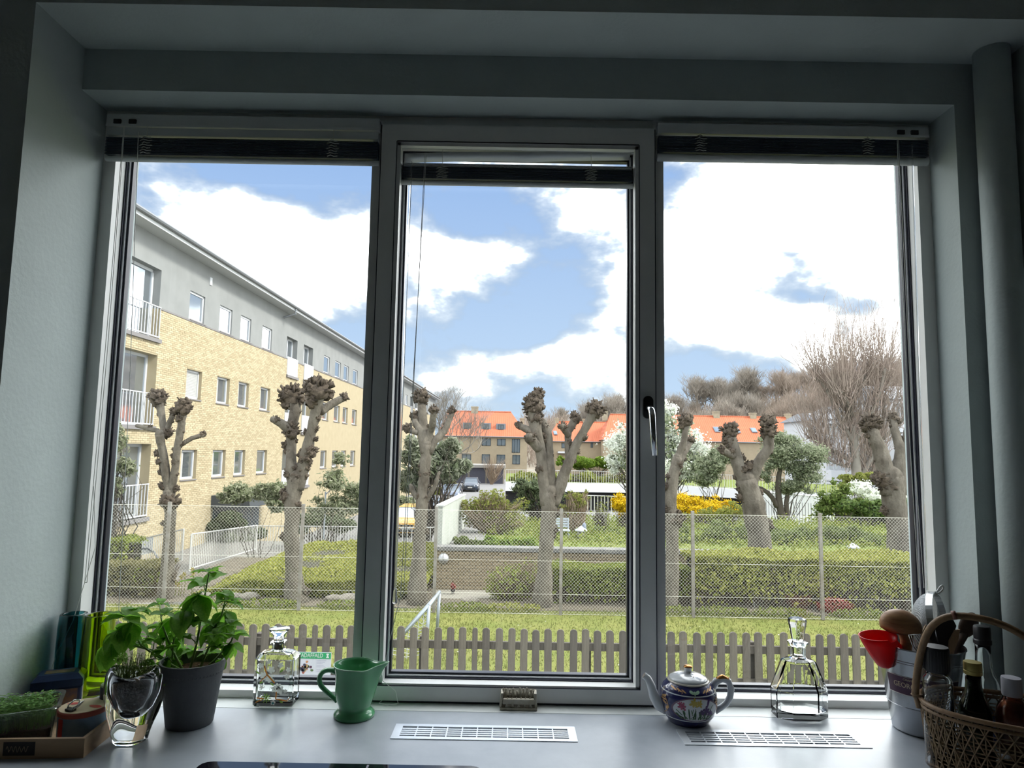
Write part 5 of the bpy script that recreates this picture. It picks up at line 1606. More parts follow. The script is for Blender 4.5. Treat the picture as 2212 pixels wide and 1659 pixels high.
        m.v = [tuple(Vector(v) + Vector((noise.noise(Vector(v) * 22), noise.noise(Vector(v) * 22 + Vector((3, 1, 0))), noise.noise(Vector(v) * 22 + Vector((0, 4, 7)))) ) * R_ * .22) for v in m.v]
        m.build('burl', BURL, o, loc=L, smooth=True)
    return o
TY = 11.35
pollard('slender pollarded tree with many thin limbs, leftmost in view', TY,
    [[(357, 1290, 14), (364, 1200, 12.5), (368, 1110, 11.5), (366, 1065, 12)], [(364, 1068, 9), (361, 1020, 8.5), (356, 965, 8.5), (355, 938, 9)], [(356, 942, 5.5), (338, 930, 5), (318, 926, 4.5), (290, 919, 4)], [(355, 940, 8), (349, 905, 7), (340, 872, 9)],
     [(357, 938, 6), (366, 915, 5.5), (375, 893, 6)], [(368, 1065, 8.5), (379, 1020, 7.5), (387, 970, 7.5), (396, 930, 8), (404, 893, 8)], [(389, 962, 5), (412, 946, 5), (430, 939, 5)]],
    [(366, 1086, 17), (337, 862, 17), (376, 890, 9), (405, 880, 16), (398, 905, 10), (347, 980, 7), (347, 1000, 7), (347, 1020, 6), (382, 1000, 7), (378, 985, 6), (392, 960, 7), (352, 1050, 8), (381, 1055, 7), (354, 1130, 6), (320, 922, 5), (429, 938, 7), (362, 935, 11)], 21)
pollard('stout pollarded tree with two thick upright limbs in the left window light', TY,
    [[(641, 1302, 22), (633, 1230, 16.5), (630, 1150, 15.5), (632, 1080, 16.5), (640, 1030, 18)], [(632, 1035, 13), (626, 975, 11), (625, 920, 11), (631, 885, 12), (624, 862, 15)], [(626, 930, 10), (612, 915, 9), (598, 907, 7)],
     [(648, 1032, 14), (664, 980, 13), (678, 930, 10.5), (690, 885, 11), (694, 855, 15)], [(692, 890, 9), (712, 872, 9), (733, 857, 8)]],
    [(622, 858, 24), (604, 872, 11), (632, 890, 10), (696, 848, 25), (680, 845, 13), (735, 856, 10), (630, 932, 15), (603, 908, 8), (613, 962, 8), (622, 975, 9), (660, 990, 14), (672, 975, 14), (655, 980, 9), (641, 1028, 17), (622, 1025, 9), (662, 1010, 9), (689, 905, 9), (685, 928, 7), (668, 935, 8), (620, 1070, 14), (640, 1095, 11), (614, 1160, 9), (690, 950, 6)], 22)
pollard('pollarded tree with a cluster of short stubs beside the left mullion', TY,
    [[(900, 1302, 18), (905, 1200, 14), (910, 1110, 12.5), (917, 1020, 11), (922, 960, 12.5)], [(918, 965, 11.5), (913, 920, 11), (908, 872, 9)], [(930, 962, 8.5), (958, 932, 7.5), (974, 892, 6.5)], [(914, 940, 8), (897, 915, 8), (893, 900, 7)], [(924, 945, 8), (936, 915, 7.5), (940, 890, 7)],
     [(912, 1088, 7), (893, 1066, 6), (886, 1050, 5)], [(914, 1090, 7), (938, 1055, 5), (949, 1020, 3)], [(902, 935, 6), (890, 932, 6), (880, 922, 6)]],
    [(906, 850, 16), (973, 886, 9), (893, 898, 11), (941, 888, 10), (880, 926, 10), (917, 1022, 11), (912, 1075, 12), (915, 1115, 8), (905, 1190, 7), (926, 968, 8)], 23)
pollard('tall pollarded tree with three spreading limbs seen through the middle casement', TY,
    [[(1171, 1302, 19), (1177, 1220, 14.5), (1184, 1130, 16.5), (1188, 1062, 19)], [(1178, 1066, 15), (1170, 985, 11.5), (1157, 932, 13), (1154, 890, 15), (1157, 868, 15)], [(1160, 945, 9), (1140, 928, 8), (1122, 919, 7)], [(1164, 970, 10), (1150, 952, 11), (1143, 945, 10)],
     [(1190, 1055, 11), (1187, 985, 9), (1184, 938, 10), (1172, 912, 11)], [(1203, 1066, 14), (1226, 1005, 11), (1249, 950, 9), (1269, 915, 9), (1281, 893, 12)], [(1227, 1003, 7.5), (1227, 965, 6.5), (1229, 932, 8), (1242, 908, 9)], [(1228, 940, 7), (1219, 930, 6.5), (1213, 922, 6)]],
    [(1155, 878, 21), (1147, 862, 11), (1163, 852, 13), (1155, 905, 15), (1122, 918, 8), (1145, 946, 12), (1284, 888, 17), (1283, 872, 11), (1268, 884, 7), (1245, 905, 11), (1241, 897, 9), (1214, 923, 9), (1170, 1012, 12), (1182, 1065, 8), (1192, 1092, 9), (1222, 1016, 9), (1260, 945, 8), (1176, 945, 10), (1229, 955, 7), (1180, 922, 9)], 24)
pollard('thin leaning pollarded tree just right of the right mullion', TY,
    [[(1446, 1306, 15), (1452, 1200, 13.5), (1451, 1130, 13.5), (1448, 1080, 12.5), (1455, 1025, 11.5), (1465, 988, 10.5)], [(1466, 992, 9.5), (1477, 950, 6.5), (1480, 922, 7)], [(1472, 985, 8), (1487, 967, 6.5), (1497, 955, 7)]],
    [(1480, 909, 14), (1468, 920, 7), (1497, 952, 10), (1465, 1003, 12), (1438, 1100, 11), (1459, 1122, 17), (1446, 1030, 8), (1440, 1052, 8), (1483, 995, 5)], 25)
pollard('thick Y-shaped pollarded tree behind the clipped hedge in the right window light', 13.3,
    [[(1650, 1235, 25), (1640, 1160, 23), (1627, 1090, 24), (1611, 1035, 21)], [(1606, 1040, 16), (1591, 985, 13.5), (1581, 945, 13)], [(1584, 985, 8), (1570, 980, 8), (1556, 973, 8)], [(1620, 1045, 15), (1634, 1003, 12), (1655, 968, 10.5), (1655, 930, 12)]],
    [(1580, 932, 16), (1580, 955, 13), (1555, 972, 9), (1653, 905, 15), (1654, 928, 16), (1609, 1014, 15), (1600, 1055, 10), (1613, 1075, 9), (1640, 1162, 15), (1610, 1095, 6), (1628, 1095, 6), (1656, 970, 8)], 26)
pollard('broad pollarded tree with a shaggy broken head at the right edge of the window', 13.3,
    [[(1950, 1235, 27), (1940, 1150, 22), (1932, 1085, 23), (1925, 1030, 25)], [(1916, 1035, 20), (1904, 975, 15), (1889, 932, 13)], [(1934, 1020, 17), (1955, 980, 12), (1968, 945, 12), (1976, 912, 11)], [(1948, 990, 9), (1940, 930, 8), (1942, 900, 8)]],
    [(1886, 912, 18), (1868, 903, 14), (1905, 905, 11), (1912, 1040, 20), (1925, 1050, 18), (1897, 1035, 11), (1942, 905, 11), (1972, 955, 10), (1938, 1130, 8), (1935, 1112, 7), (1945, 1170, 7)], 27)

# ---- clipped hedges
HL = M('hedge_leaf', (.175, .195, .028), .7, col2=(.26, .26, .055), island=.8, transl=.3, spec=.2)
HLG = M('hedge_leaf_green', (.115, .155, .022), .7, col2=(.18, .20, .035), island=.8, transl=.3, spec=.2)
TW = M('hedge_twig', (.085, .062, .042), .9, col2=(.14, .11, .08), island=.7)
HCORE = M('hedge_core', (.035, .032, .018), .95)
def hedge(label, x0, x1, y0, y1, ztf, z0, n, size, seed, leaf=HL, low=.35, tw=900, group='clipped hedges behind the wire fence'):
    o = thing('clipped_hedge', label, 'hedge', ((x0 + x1) / 2, (y0 + y1) / 2, z0), group=group)
    L = -Vector(o.location)
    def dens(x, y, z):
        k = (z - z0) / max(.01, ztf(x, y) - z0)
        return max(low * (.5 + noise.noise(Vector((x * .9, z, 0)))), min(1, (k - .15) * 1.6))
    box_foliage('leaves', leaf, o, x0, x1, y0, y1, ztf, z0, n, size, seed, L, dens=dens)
    r = random.Random(seed + 1)
    m = MB()
    for i in range(tw):
        x, y = r.uniform(x0, x1), r.uniform(y0 + .05, y1)
        b = Vector((x, lerp(y, (y0 + y1) / 2, .4), z0)); tp_ = Vector((x + r.gauss(0, .14), y, lerp(z0, ztf(x, y), r.uniform(.5, .98))))
        mid = lerp(b, tp_, .5) + Vector((r.gauss(0, .06), r.gauss(0, .06), 0))
        m.tube([b, mid, tp_], [.008, .006, .003], 3, cap=False)
    tag(m.build('twigs', TW, o, loc=L), kind='stuff')
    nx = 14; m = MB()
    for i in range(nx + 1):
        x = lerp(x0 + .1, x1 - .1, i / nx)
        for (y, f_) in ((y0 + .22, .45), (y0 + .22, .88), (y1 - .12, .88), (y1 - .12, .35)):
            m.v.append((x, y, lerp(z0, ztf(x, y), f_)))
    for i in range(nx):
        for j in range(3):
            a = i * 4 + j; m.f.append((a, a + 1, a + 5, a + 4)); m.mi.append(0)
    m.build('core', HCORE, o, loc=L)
    return o
zR = atY(1700, 1203, 11.6).z
hedge('long clipped yellow-green hedge behind the wire fence in the right window light', atY(1495, 1250, 11.6).x, 9.6, 11.35, 12.5, lambda x, y: zR + .05 * noise.noise(Vector((x * .8, y, 0))), ZL, 26000, .058, 31, HL, .22, 2400)
hedge('low sparse clipped hedge in front of the brick wall', atY(1195, 1250, 11.7).x, atY(1490, 1250, 11.6).x, 11.5, 12.4, lambda x, y: atY(1330, 1226, 11.6).z + .06 * noise.noise(Vector((x, y, 0))), ZL, 9000, .055, 32, HLG, .18, 900)
zA = atY(600, 1243, 12.1).z
hedge('broad mounded yellow-green hedge in the left window light', atY(430, 1260, 12.1).x, -1.62, 11.7, 16.2, lambda x, y: zA + .03 * (y - 12) - .55 * max(0, (-4.9 - x) / 1.6) ** 1.5 + .08 * noise.noise(Vector((x * .8, y * .8, 0))), ZL, 46000, .060, 33, HL, .45, 1600)
zB = atY(290, 1218, 11.7).z
hedge('low brownish hedge by the leftmost pollarded tree', -8.9, atY(345, 1260, 11.7).x, 11.45, 12.4, lambda x, y: zB + .05 * noise.noise(Vector((x, y, 2))), ZL, 7000, .05, 34, M('hedge_leaf_brown', (.135, .125, .04), .8, col2=(.17, .15, .06), island=.8, transl=.3), .25, 1500)
zB2 = atY(250, 1168, 15.0).z
hedge('taller green hedge at the far left edge behind the brownish one', -12.5, atY(272, 1190, 15).x, 15, 16, lambda x, y: zB2 + .05 * noise.noise(Vector((x, y, 5))), -2.2, 7000, .06, 35, HLG, .4, 500)

# ---- small bare shrub in front of the brick wall
def shrub(name, label, cat, base, blobs, leafm, nleaf, lsize, twm, ntw, tr, seed, group=None, shell=.5, up=0.0, elong=1.5, kinks=2):
    b = Vector(base)
    o = thing(name, label, cat, b, group=group)
    L = -b
    if ntw: twigs('stems', twm, o, [b, b + Vector((.1, 0, 0)), b + Vector((-.1, .05, 0))], blobs, ntw, tr, seed, L, kinks)
    if nleaf: foliage('leaves', leafm, o, blobs, nleaf, lsize, seed + 1, shell, up, L, elong)
    return o
TWB = M('shrub_twig', (.115, .080, .05), .9, col2=(.17, .13, .08), island=.7)
c = atY(1098, 1262, 11.9)
shrub('bare_shrub', 'twiggy half-bare shrub in front of the brick wall', 'shrub', (c.x, 11.9, ZL), [((c.x, 11.9, c.z), (.48, .35, .38))], HLG, 700, .045, TWB, 620, .006, 41)
c = atY(1140, 1225, 12.0)
shrub('bare_shrub', 'smaller bare twigs between the shrub and the middle pollard', 'shrub', (c.x, 12.0, ZL), [((c.x, 12.0, c.z - .2), (.35, .3, .4))], HLG, 250, .04, TWB, 260, .005, 42)
c = atY(320, 1250, 11.6)
shrub('bare_shrub', 'small spreading bare shrub at the foot of the leftmost pollard', 'shrub', (c.x, 11.6, ZL), [((c.x, 11.6, c.z), (.35, .3, .25))], HLG, 200, .04, TWB, 260, .005, 43)
c = atY(650, 1270, 11.2)
for i, (px_, py_) in enumerate(((470, 1278), (580, 1285), (750, 1285), (1440, 1318), (1560, 1325), (1690, 1325), (1860, 1330), (1110, 1302), (1010, 1300))):
    q = atY(px_, py_, 10.95)
    foliage('ground_weeds', HLG if i != 7 else HL, None, [((q.x, 10.95, ZL + .06), (.55, .16, .09))], 420, .04, 60 + i)
    ob = COL.objects[-1] if False else bpy.data.objects[[o.name for o in bpy.data.objects if o.name.startswith('ground_weeds')][-1]]
    tag(ob, 'green weeds along the foot of the wire fence', 'weeds', 'weeds under the wire fence')
STONE = M('field_stone', (.20, .18, .15), .9, var=.2, vscale=8, bump=.5)
for i, (px_, py_, rr_) in enumerate(((505, 1296, .12), (537, 1298, .15), (752, 1292, .17), (720, 1296, .12), (440, 1290, .12), (1015, 1292, .13))):
    q = atY(px_, py_, 11.5); m = MB(); m.ball((0, 0, 0), rr_, 14, 9, .3, (1.3, .9, .55)); o = m.build('field_stone', STONE, smooth=True, loc=(q.x, 11.5, ZL + .06))
    tag(o, 'rough pale stone edging the bed, ' + ['left of the stout pollard', 'touching the stout pollard roots', 'nearest the left mullion', 'second from the left mullion', 'behind the basil', 'below the wall lamp'][i], 'stone', 'edging stones')
for i, (px_, py_) in enumerate(((375, 1249), (392, 1246), (399, 1240), (416, 1230), (418, 1238), (379, 1258), (386, 1262))):
    q = atY(px_, py_, 11.6)
    o = thing('daffodil', 'yellow daffodil by the white ramp railing', 'flower', (q.x, 11.6, ZL), group='daffodils by the ramp')
    h = q.z - ZL
    MB().tube([(0, 0, 0), (.02, 0, h * .6), (0, 0, h)], .006, 5).build('stem', HLG, o)
    m = MB()
    for k in range(6):
        a = k * PI / 3; m.add([(0, 0, h), (.03 * math.cos(a - .4), -.01, h + .03 * math.sin(a - .4)), (.058 * math.cos(a), -.015, h + .058 * math.sin(a)), (.03 * math.cos(a + .4), -.01, h + .03 * math.sin(a + .4))], [(0, 1, 2, 3)])
    m.lathe([(.012, 0), (.018, .02)], 8, (0, -.02, h), cap1=False); m.build('flower_head', M('daffodil_yellow', (.36, .30, .05), .6), o)

# ---- brick retaining wall with concrete cap and bulkhead lamp
BY = 12.85
BX0, BX1 = atY(941, 1230, BY).x, atY(1556, 1195, BY).x
zc1, zc0, zbt = atY(1180, 1184, BY).z, atY(1180, 1193, BY).z, atY(945, 1279, BY).z
CAPM = M('concrete_cap', (.105, .105, .105), .9, col2=(.17, .165, .155), vscale=4, detail=8, bump=.3)
MORT = M('mortar', (.14, .12, .09), .95)
bw = thing('brick_wall', 'low yellow brick retaining wall with grey concrete cap behind the fence', 'wall', ((BX0 + BX1) / 2, BY, ZL))
L = -Vector(bw.location)
MB().box(BX0 + .004, BX1 - .004, BY + .012, BY + .22, ZL - .1, zc0).build('mortar_bed', MORT, bw, loc=L)
MB().box(BX0 - .04, BX1 + .04, BY - .05, BY + .30, zc0, zc1).build('cap', CAPM, bw, loc=L, bevel=.012)
MB().box(BX0, BX1, BY - .03, BY + .22, ZL - .1, zbt).build('footing', CAPM, bw, loc=L)
BRK = [M('yellow_brick_%d' % i, c, .85, var=.12, vscale=14, bump=.3, bscale=60) for i, c in enumerate(((.205, .160, .098), (.225, .178, .112), (.185, .142, .085)))]
nrow = 12; ch = (zc0 - .012 - zbt) / nrow
bl_ = .24
bms = []
for i in range(3):
    bms.append(MB().box(-bl_ / 2 + .006, bl_ / 2 - .006, -.006, .10, .005, ch - .005).mesh('brick', BRK[i]))
bhalf = MB().box(-bl_ / 4 + .006, bl_ / 4 - .006, -.006, .10, .005, ch - .005).mesh('brick', BRK[1])
cnt = 0; rb = random.Random(2)
for j in range(nrow):
    x = BX0 + (.0 if j % 2 == 0 else -bl_ / 2)
    while x < BX1 - .02:
        xa, xb_ = max(x, BX0), min(x + bl_, BX1)
        if xb_ - xa > bl_ * .9:
            o = link('brick', bms[rb.randrange(3)], bw, Vector(((xa + xb_) / 2, BY + rb.uniform(-.003, .003), zbt + j * ch)) + L); cnt += 1
        elif xb_ - xa > bl_ * .3:
            o = link('brick', bhalf, bw, Vector(((xa + xb_) / 2, BY, zbt + j * ch)) + L); o.scale.x = (xb_ - xa) / (bl_ / 2); cnt += 1
        x += bl_
lc_ = atY(958.5, 1206, BY)
bl2 = thing('bulkhead_lamp', 'round white bulkhead lamp with guard on the brick wall', 'lamp', (lc_.x, BY - .006, lc_.z))
LW = M('lamp_opal', (.42, .43, .45), .3); LG = M('lamp_guard', (.20, .19, .17), .6, metal=.3)
rL = 11.5 * mpp(BY)
m = MB(); m.lathe([(rL, 0), (rL, .03), (rL * .98, .04)], 28); o = m.build('base', LG, bl2, smooth=False); o.rotation_euler = (PI / 2, 0, 0)
m = MB(); m.ball((0, 0, 0), rL * .93, 24, 12, 0, (1, 1, .8)); o = m.build('glass_dome', LW, bl2, smooth=True, loc=(0, -.03, 0)); o.rotation_euler = (PI / 2, 0, 0)
m = MB(); m.ball((0, -.03, 0), rL * .99, 24, 12, 0, (1, .82, 1)); m2 = MB(); 
keep = [f for f in m.f if all(m.v[i][2] < -rL * .08 for i in f)]
m.f = keep; m.mi = [0] * len(keep); m.build('eyelid_shade', LG, bl2, smooth=True)
for ax in (0, 1):
    m = MB(); pts = []
    for i in range(17):
        a = PI * i / 16
        p = (rL * 1.02 * math.cos(a), -.03 - rL * .84 * math.sin(a), 0) if ax == 0 else (0, -.03 - rL * .84 * math.sin(a), rL * 1.02 * math.cos(a))
        pts.append(p)
    m.tube(pts, .006, 5); m.build('guard_bar', LG, bl2, smooth=True)
# small dark red plant pot figure by the wall foot
q = atY(978, 1290, 12.4); o = thing('potted_plant', 'tiny dark red plant against the footing of the brick wall', 'plant', (q.x, 12.4, ZL))
MB().lathe([(.03, 0), (.045, .07), (.04, .08)], 10).build('pot', M('dark_pot', (.02, .015, .02), .7), o)
foliage('leaves', M('red_leaf', (.16, .02, .015), .6), o, [((0, 0, .14), (.05, .05, .07))], 60, .04, 77)

# ---- raised garden behind the wall
GARD = M('garden_grass', (.10, .14, .03), .95, col2=(.15, .165, .045), vscale=2, detail=8, bump=.8, bscale=25, spec=.1)
zG = zc1 - .14
def gz(x, y):
    return zG - .11 * max(0, y - 20) + noisy(x, y, .5, .05)
ground('raised_garden', 'raised green garden behind the brick wall', None, -.62, 26, BY + .2, 33, gz, GARD, 40, 30)
foliage('garden_ground_cover', HLG, None, [((x_, y_, gz(x_, y_) + .05), (1.6, 1.5, .16)) for x_ in (1.0, 2.2, 3.8, 5.4, 7, 8.6, 10.2, 12) for y_ in (15.2, 16.6, 18.2, 20)], 22000, .06, 88, shell=.2)
tag(bpy.data.objects['garden_ground_cover'], 'low green ground cover filling the raised garden', 'ground cover')
PATH = M('grey_path', (.16, .155, .15), .9, var=.15, vscale=5, bump=.2)
ground('raised_path', 'narrow grey path beside the white parapet', None, -1.35, -.60, BY + .2, 24, lambda x, y: zG + .03 - .0 * y, PATH, 3, 8)
# white parapet beside the road, its top falling towards the far end
PARA = M('white_parapet', (.36, .37, .345), .85, col2=(.31, .33, .29), vscale=3, detail=7, bump=.15)
n0, n1 = atY(956.5, 1094, 13.2), atY(1004, 1066, 17.2)
n1.z = n0.z - .02
m = MB(); xx = n0.x
m.hexa([(n0.x - .13, 13.2, zG - 1.9), (n0.x, 13.2, zG - .0), (n1.x, 17.4, zG), (n1.x - .13, 17.4, zG - 1.9), (n0.x - .13, 13.2, n0.z), (n0.x, 13.2, n0.z), (n1.x, 17.4, n1.z), (n1.x - .13, 17.4, n1.z)])
pw = thing('white_parapet', 'white rendered parapet wall between garden path and road', 'wall', (n0.x, 13.2, zG))
m.build('wall_body', PARA, pw, loc=-Vector(pw.location))
MB().hexa([(n0.x - .15, 13.18, n0.z), (n0.x + .02, 13.18, n0.z), (n1.x + .02, 17.42, n1.z), (n1.x - .15, 17.42, n1.z), (n0.x - .15, 13.18, n0.z + .03), (n0.x + .02, 13.18, n0.z + .03), (n1.x + .02, 17.42, n1.z + .03), (n1.x - .15, 17.42, n1.z + .03)]).build('coping', M('coping_white', (.42, .43, .42), .7), pw, loc=-Vector(pw.location))
# garden lantern
q = atY(1255, 1163, 15.6); kk = mpp(15.6)
def lantern(label, px_, py_, Y):
    q = atY(px_, py_, Y); kk = mpp(Y)
    o = thing('garden_lantern', label, 'lantern', (q.x, Y, q.z), group='path lanterns in the garden')
    MB().lathe([(8.5 * kk, -.35), (8.5 * kk, 12 * kk), (9 * kk, 13 * kk)], 20).build('post', M('lantern_stone', (.23, .23, .22), .8, var=.15, vscale=9), o, auto=.6)
    MB().lathe([(7 * kk, 13 * kk), (13.5 * kk, 16 * kk), (13 * kk, 18 * kk), (5 * kk, 23 * kk), (1.5 * kk, 26 * kk)], 24).build('hood', M('lantern_hood', (.38, .40, .43), .5), o, auto=.6)
lantern('grey path lantern with white hood seen through the middle casement', 1255, 1163, 15.6)
lantern('white hood of a path lantern just above the clipped hedge', 1843, 1200, 14.6)
q = atY(1262, 1135, 15.9); o = thing('stone_ornament', 'small blue-grey stone ornament behind the path lantern', 'ornament', (q.x, 15.9, q.z - .12))
MB().lathe([(.06, -.2), (.07, .02), (.045, .06), (.06, .12), (.03, .17), (.004, .2)], 12).build('figure', M('ornament_grey', (.16, .19, .25), .7), o, smooth=True)
# ================================================================== STREET, BUILDINGS, CARS
ZR = -3.15
ASPH = M('asphalt', (.145, .145, .15), .9, col2=(.175, .17, .17), vscale=.8, detail=10, bump=.2, bscale=10)
ground('street', 'grey asphalt street and yard beyond the gardens', None, -140, 160, 12.9, 420, lambda x, y: ZR, ASPH, 4, 4)
# yard block between hedge and street on the left, so that the hedge stands on earth
ground('side_yard', 'earth under the mounded hedge', None, -7.2, -1.5, 11.9, 16.4, lambda x, y: ZL + .0, SOIL, 4, 4)
m = MB(); m.box(-1.5, -1.36, 17.6, 24, ZR, zG + .0); struct('wall_garden', m, PARA, label='retaining wall at the side of the raised garden')
m = MB(); m.box(-7.2, -1.5, 16.3, 16.4, ZR, ZL - .02); struct('wall_yard', m, PARA, label='low retaining wall behind the mounded hedge')
m = MB(); m.box(-1.4, 26, 33.0, 33.2, ZR, zG - 1.5); struct('wall_garden_end', m, PARA, label='retaining wall at the far end of the raised garden')

# ---- long yellow brick apartment block on the left
FA = Vector((-11.2, 22.0, 0)); FU = Vector((.018, 1, 0)).normalized(); FV = Vector((FU.y, -FU.x, 0))
def fac(x, y):
    d = ray(x, y); t_ = (FA - CAM).dot(FV) / d.dot(FV)
    P = CAM + d * t_
    return (P - FA).dot(FU), P.z
u0, u1 = -9.0, fac(941, 856)[0]
zE = fac(296.7, 486)[1]
zB_ = fac(352.7, 670.2)[1]
ab = thing('apartment_block', 'long three-storey yellow brick apartment block with grey top storey on the left', 'building', (FA.x, FA.y, ZR))
ab.rotation_euler = (0, 0, math.atan2(FU.y, FU.x))
# local frame: x along the facade, -y outwards, z up from the street
def zl(z): return z - ZR
YBR = M('facade_brick', (.29, .24, .148), .85, col2=(.335, .28, .18), vscale=3, detail=6)
YBRB = M('facade_bricks', (.31, .255, .155), .85, col2=(.41, .345, .225), island=.8, vscale=8)
GREYR = M('grey_render', (.175, .18, .178), .9, col2=(.215, .22, .217), vscale=1.2, detail=8, bump=.1, bscale=8)
WFR = M('facade_window_white', (.46, .47, .49), .45)
WGL = M('facade_glass', (.42, .46, .50), .04, metal=.85)
CURT = M('curtain', (.34, .34, .33), .9)
ROOFG = M('roof_felt', (.10, .10, .11), .9)
SILLS = M('facade_sill', (.16, .15, .15), .8)
# openings: (px left, px right, kind) measured along the top storey
row1 = [(411.6, 443.8, 'w'), (476, 502.7, 'w'), (521, 543.3, 'w'), (567.7, 588.2, 'w'), (620.4, 643, 'd'), (656.8, 676.5, 'd'), (700.3, 712.9, 'w'), (724.6, 736.7, 'w'), (743.2, 753.6, 'w'), (763, 773, 'w'), (787.7, 797, 'd')]
zh1, zs1 = fac(412, 627)[1], fac(412, 690)[1]
def u_at(px_, z_):
    # u for an image column at height z
    lo, hi = -14.0, 160.0
    for _ in range(50):
        mid = (lo + hi) / 2
        P = FA + FU * mid; P.z = z_
        v = P - CAM; x_ = 1106 + F_PX * v.dot(_r) / v.dot(_f)
        if x_ < px_: lo = mid
        else: hi = mid
    return lo
ops = [(u_at(a, zh1), u_at(b, zh1), k) for a, b, k in row1]
storey = zh1 - fac(409, 798)[1]
storey2 = fac(409, 798)[1] - fac(398, 972)[1]
hgt = zh1 - zs1
# near french doors at the left edge of the view
ud0, ud1 = u_at(243, zh1 + .1), u_at(349, zh1 + .1)
ops = [(ud0, ud1, 'D')] + ops
# the pattern goes on beyond the mullion
per = ops[8][0] - ops[2][0] if False else 0
last = ops[-1][1]
wd_ = ops[9][1] - ops[9][0]
uu = last + 1.6
seq = 'ddwwwwddwwwwddwwww'
for k in seq:
    if uu + 3 > u1: break
    ops.append((uu, uu + (1.15 if k == 'w' else 1.35), k))
    uu += 2.75 if k == 'w' else 3.0
rows = []
for r_ in range(3):
    zh = zh1 - (0 if r_ == 0 else storey if r_ == 1 else storey + storey2)
    rows.append((zh, zh - hgt))
def openings(r_):
    zh, zs = rows[r_]
    out = []
    for (a, b, k) in ops:
        if k == 'w': out.append((a, b, zs, zh, k))
        elif k == 'd': out.append((a, b, zs - .85, zh + .05, k))
        else: out.append((a, b, zs - 1.05, zh + .18, k))
    return out
allo = [openings(r_) for r_ in range(3)]
def wall_grid(m, ua, ub, za, zb, holes, y0, y1):
    us = sorted({ua, ub} | {min(max(h[i], ua), ub) for h in holes for i in (0, 1)})
    zs_ = sorted({za, zb} | {min(max(h[i], za), zb) for h in holes for i in (2, 3)})
    for i in range(len(us) - 1):
        # merge vertical runs
        run = None
        for j in range(len(zs_) - 1):
            c = ((us[i] + us[i + 1]) / 2, (zs_[j] + zs_[j + 1]) / 2)
            solid = not any(h[0] < c[0] < h[1] and h[2] < c[1] < h[3] for h in holes)
            if solid:
                run = (run[0], zs_[j + 1]) if run else (zs_[j], zs_[j + 1])
            if (not solid or j == len(zs_) - 2) and run:
                m.box(us[i], us[i + 1], y0, y1, zl(run[0]), zl(run[1])); run = None
holes = [h for r_ in allo for h in r_]
m = MB(); wall_grid(m, u0, u1, zB_, zE, holes, 0, .36); m.build('render_wall', GREYR, ab)
m = MB(); wall_grid(m, u0, u1, ZR, zB_, holes, -.05, .36); m.build('brick_wall_face', YBR, ab)
MB().box(u0, u1, .36, 10.5, 0, zl(zE)).build('body', GREYR, ab)
MB().box(u0, u1, .30, .37, zl(zB_ - .02), zl(zB_)).build('ledge_inner', SILLS, ab)
m = MB(); wall_grid(m, u0, u1, zB_ - .04, zB_ + .02, holes, -.075, .02); m.build('ledge', SILLS, ab)
# bricks of the near part as real relief
m = MB(); rbk = random.Random(12)
ch_ = .0667
nz = int((zB_ - .05 - (ZR + .4)) / ch_)
ub_ = u_at(640, 2.0)
for j in range(nz):
    z = zB_ - .05 - (j + 1) * ch_
    x = u0 + (.12 if j % 2 else 0)
    while x < ub_:
        xa, xb_ = x + .006, x + .234
        hit = False
        for h in holes:
            if xb_ > h[0] and xa < h[1] and z + ch_ > h[2] - .06 and z < h[3]:
                if xa < h[0] - .05 and z: xb_ = min(xb_, h[0] - .002)
                elif xb_ > h[1] + .05: xa = max(xa, h[1] + .002)
                else: hit = True
        if not hit and xb_ - xa > .03:
            d = -.050; f_ = -.060 - rbk.uniform(0, .004)
            z0_, z1_ = zl(z + .004), zl(z + ch_ - .005)
            m.add([(xa, f_, z0_), (xb_, f_, z0_), (xb_, f_, z1_), (xa, f_, z1_), (xa, d, z0_), (xb_, d, z0_), (xb_, d, z1_), (xa, d, z1_)], [(0, 1, 2, 3), (0, 4, 5, 1), (1, 5, 6, 2), (2, 6, 7, 3), (3, 7, 4, 0)])
        x += .24
tag(m.build('bricks', YBRB, ab), kind='stuff')
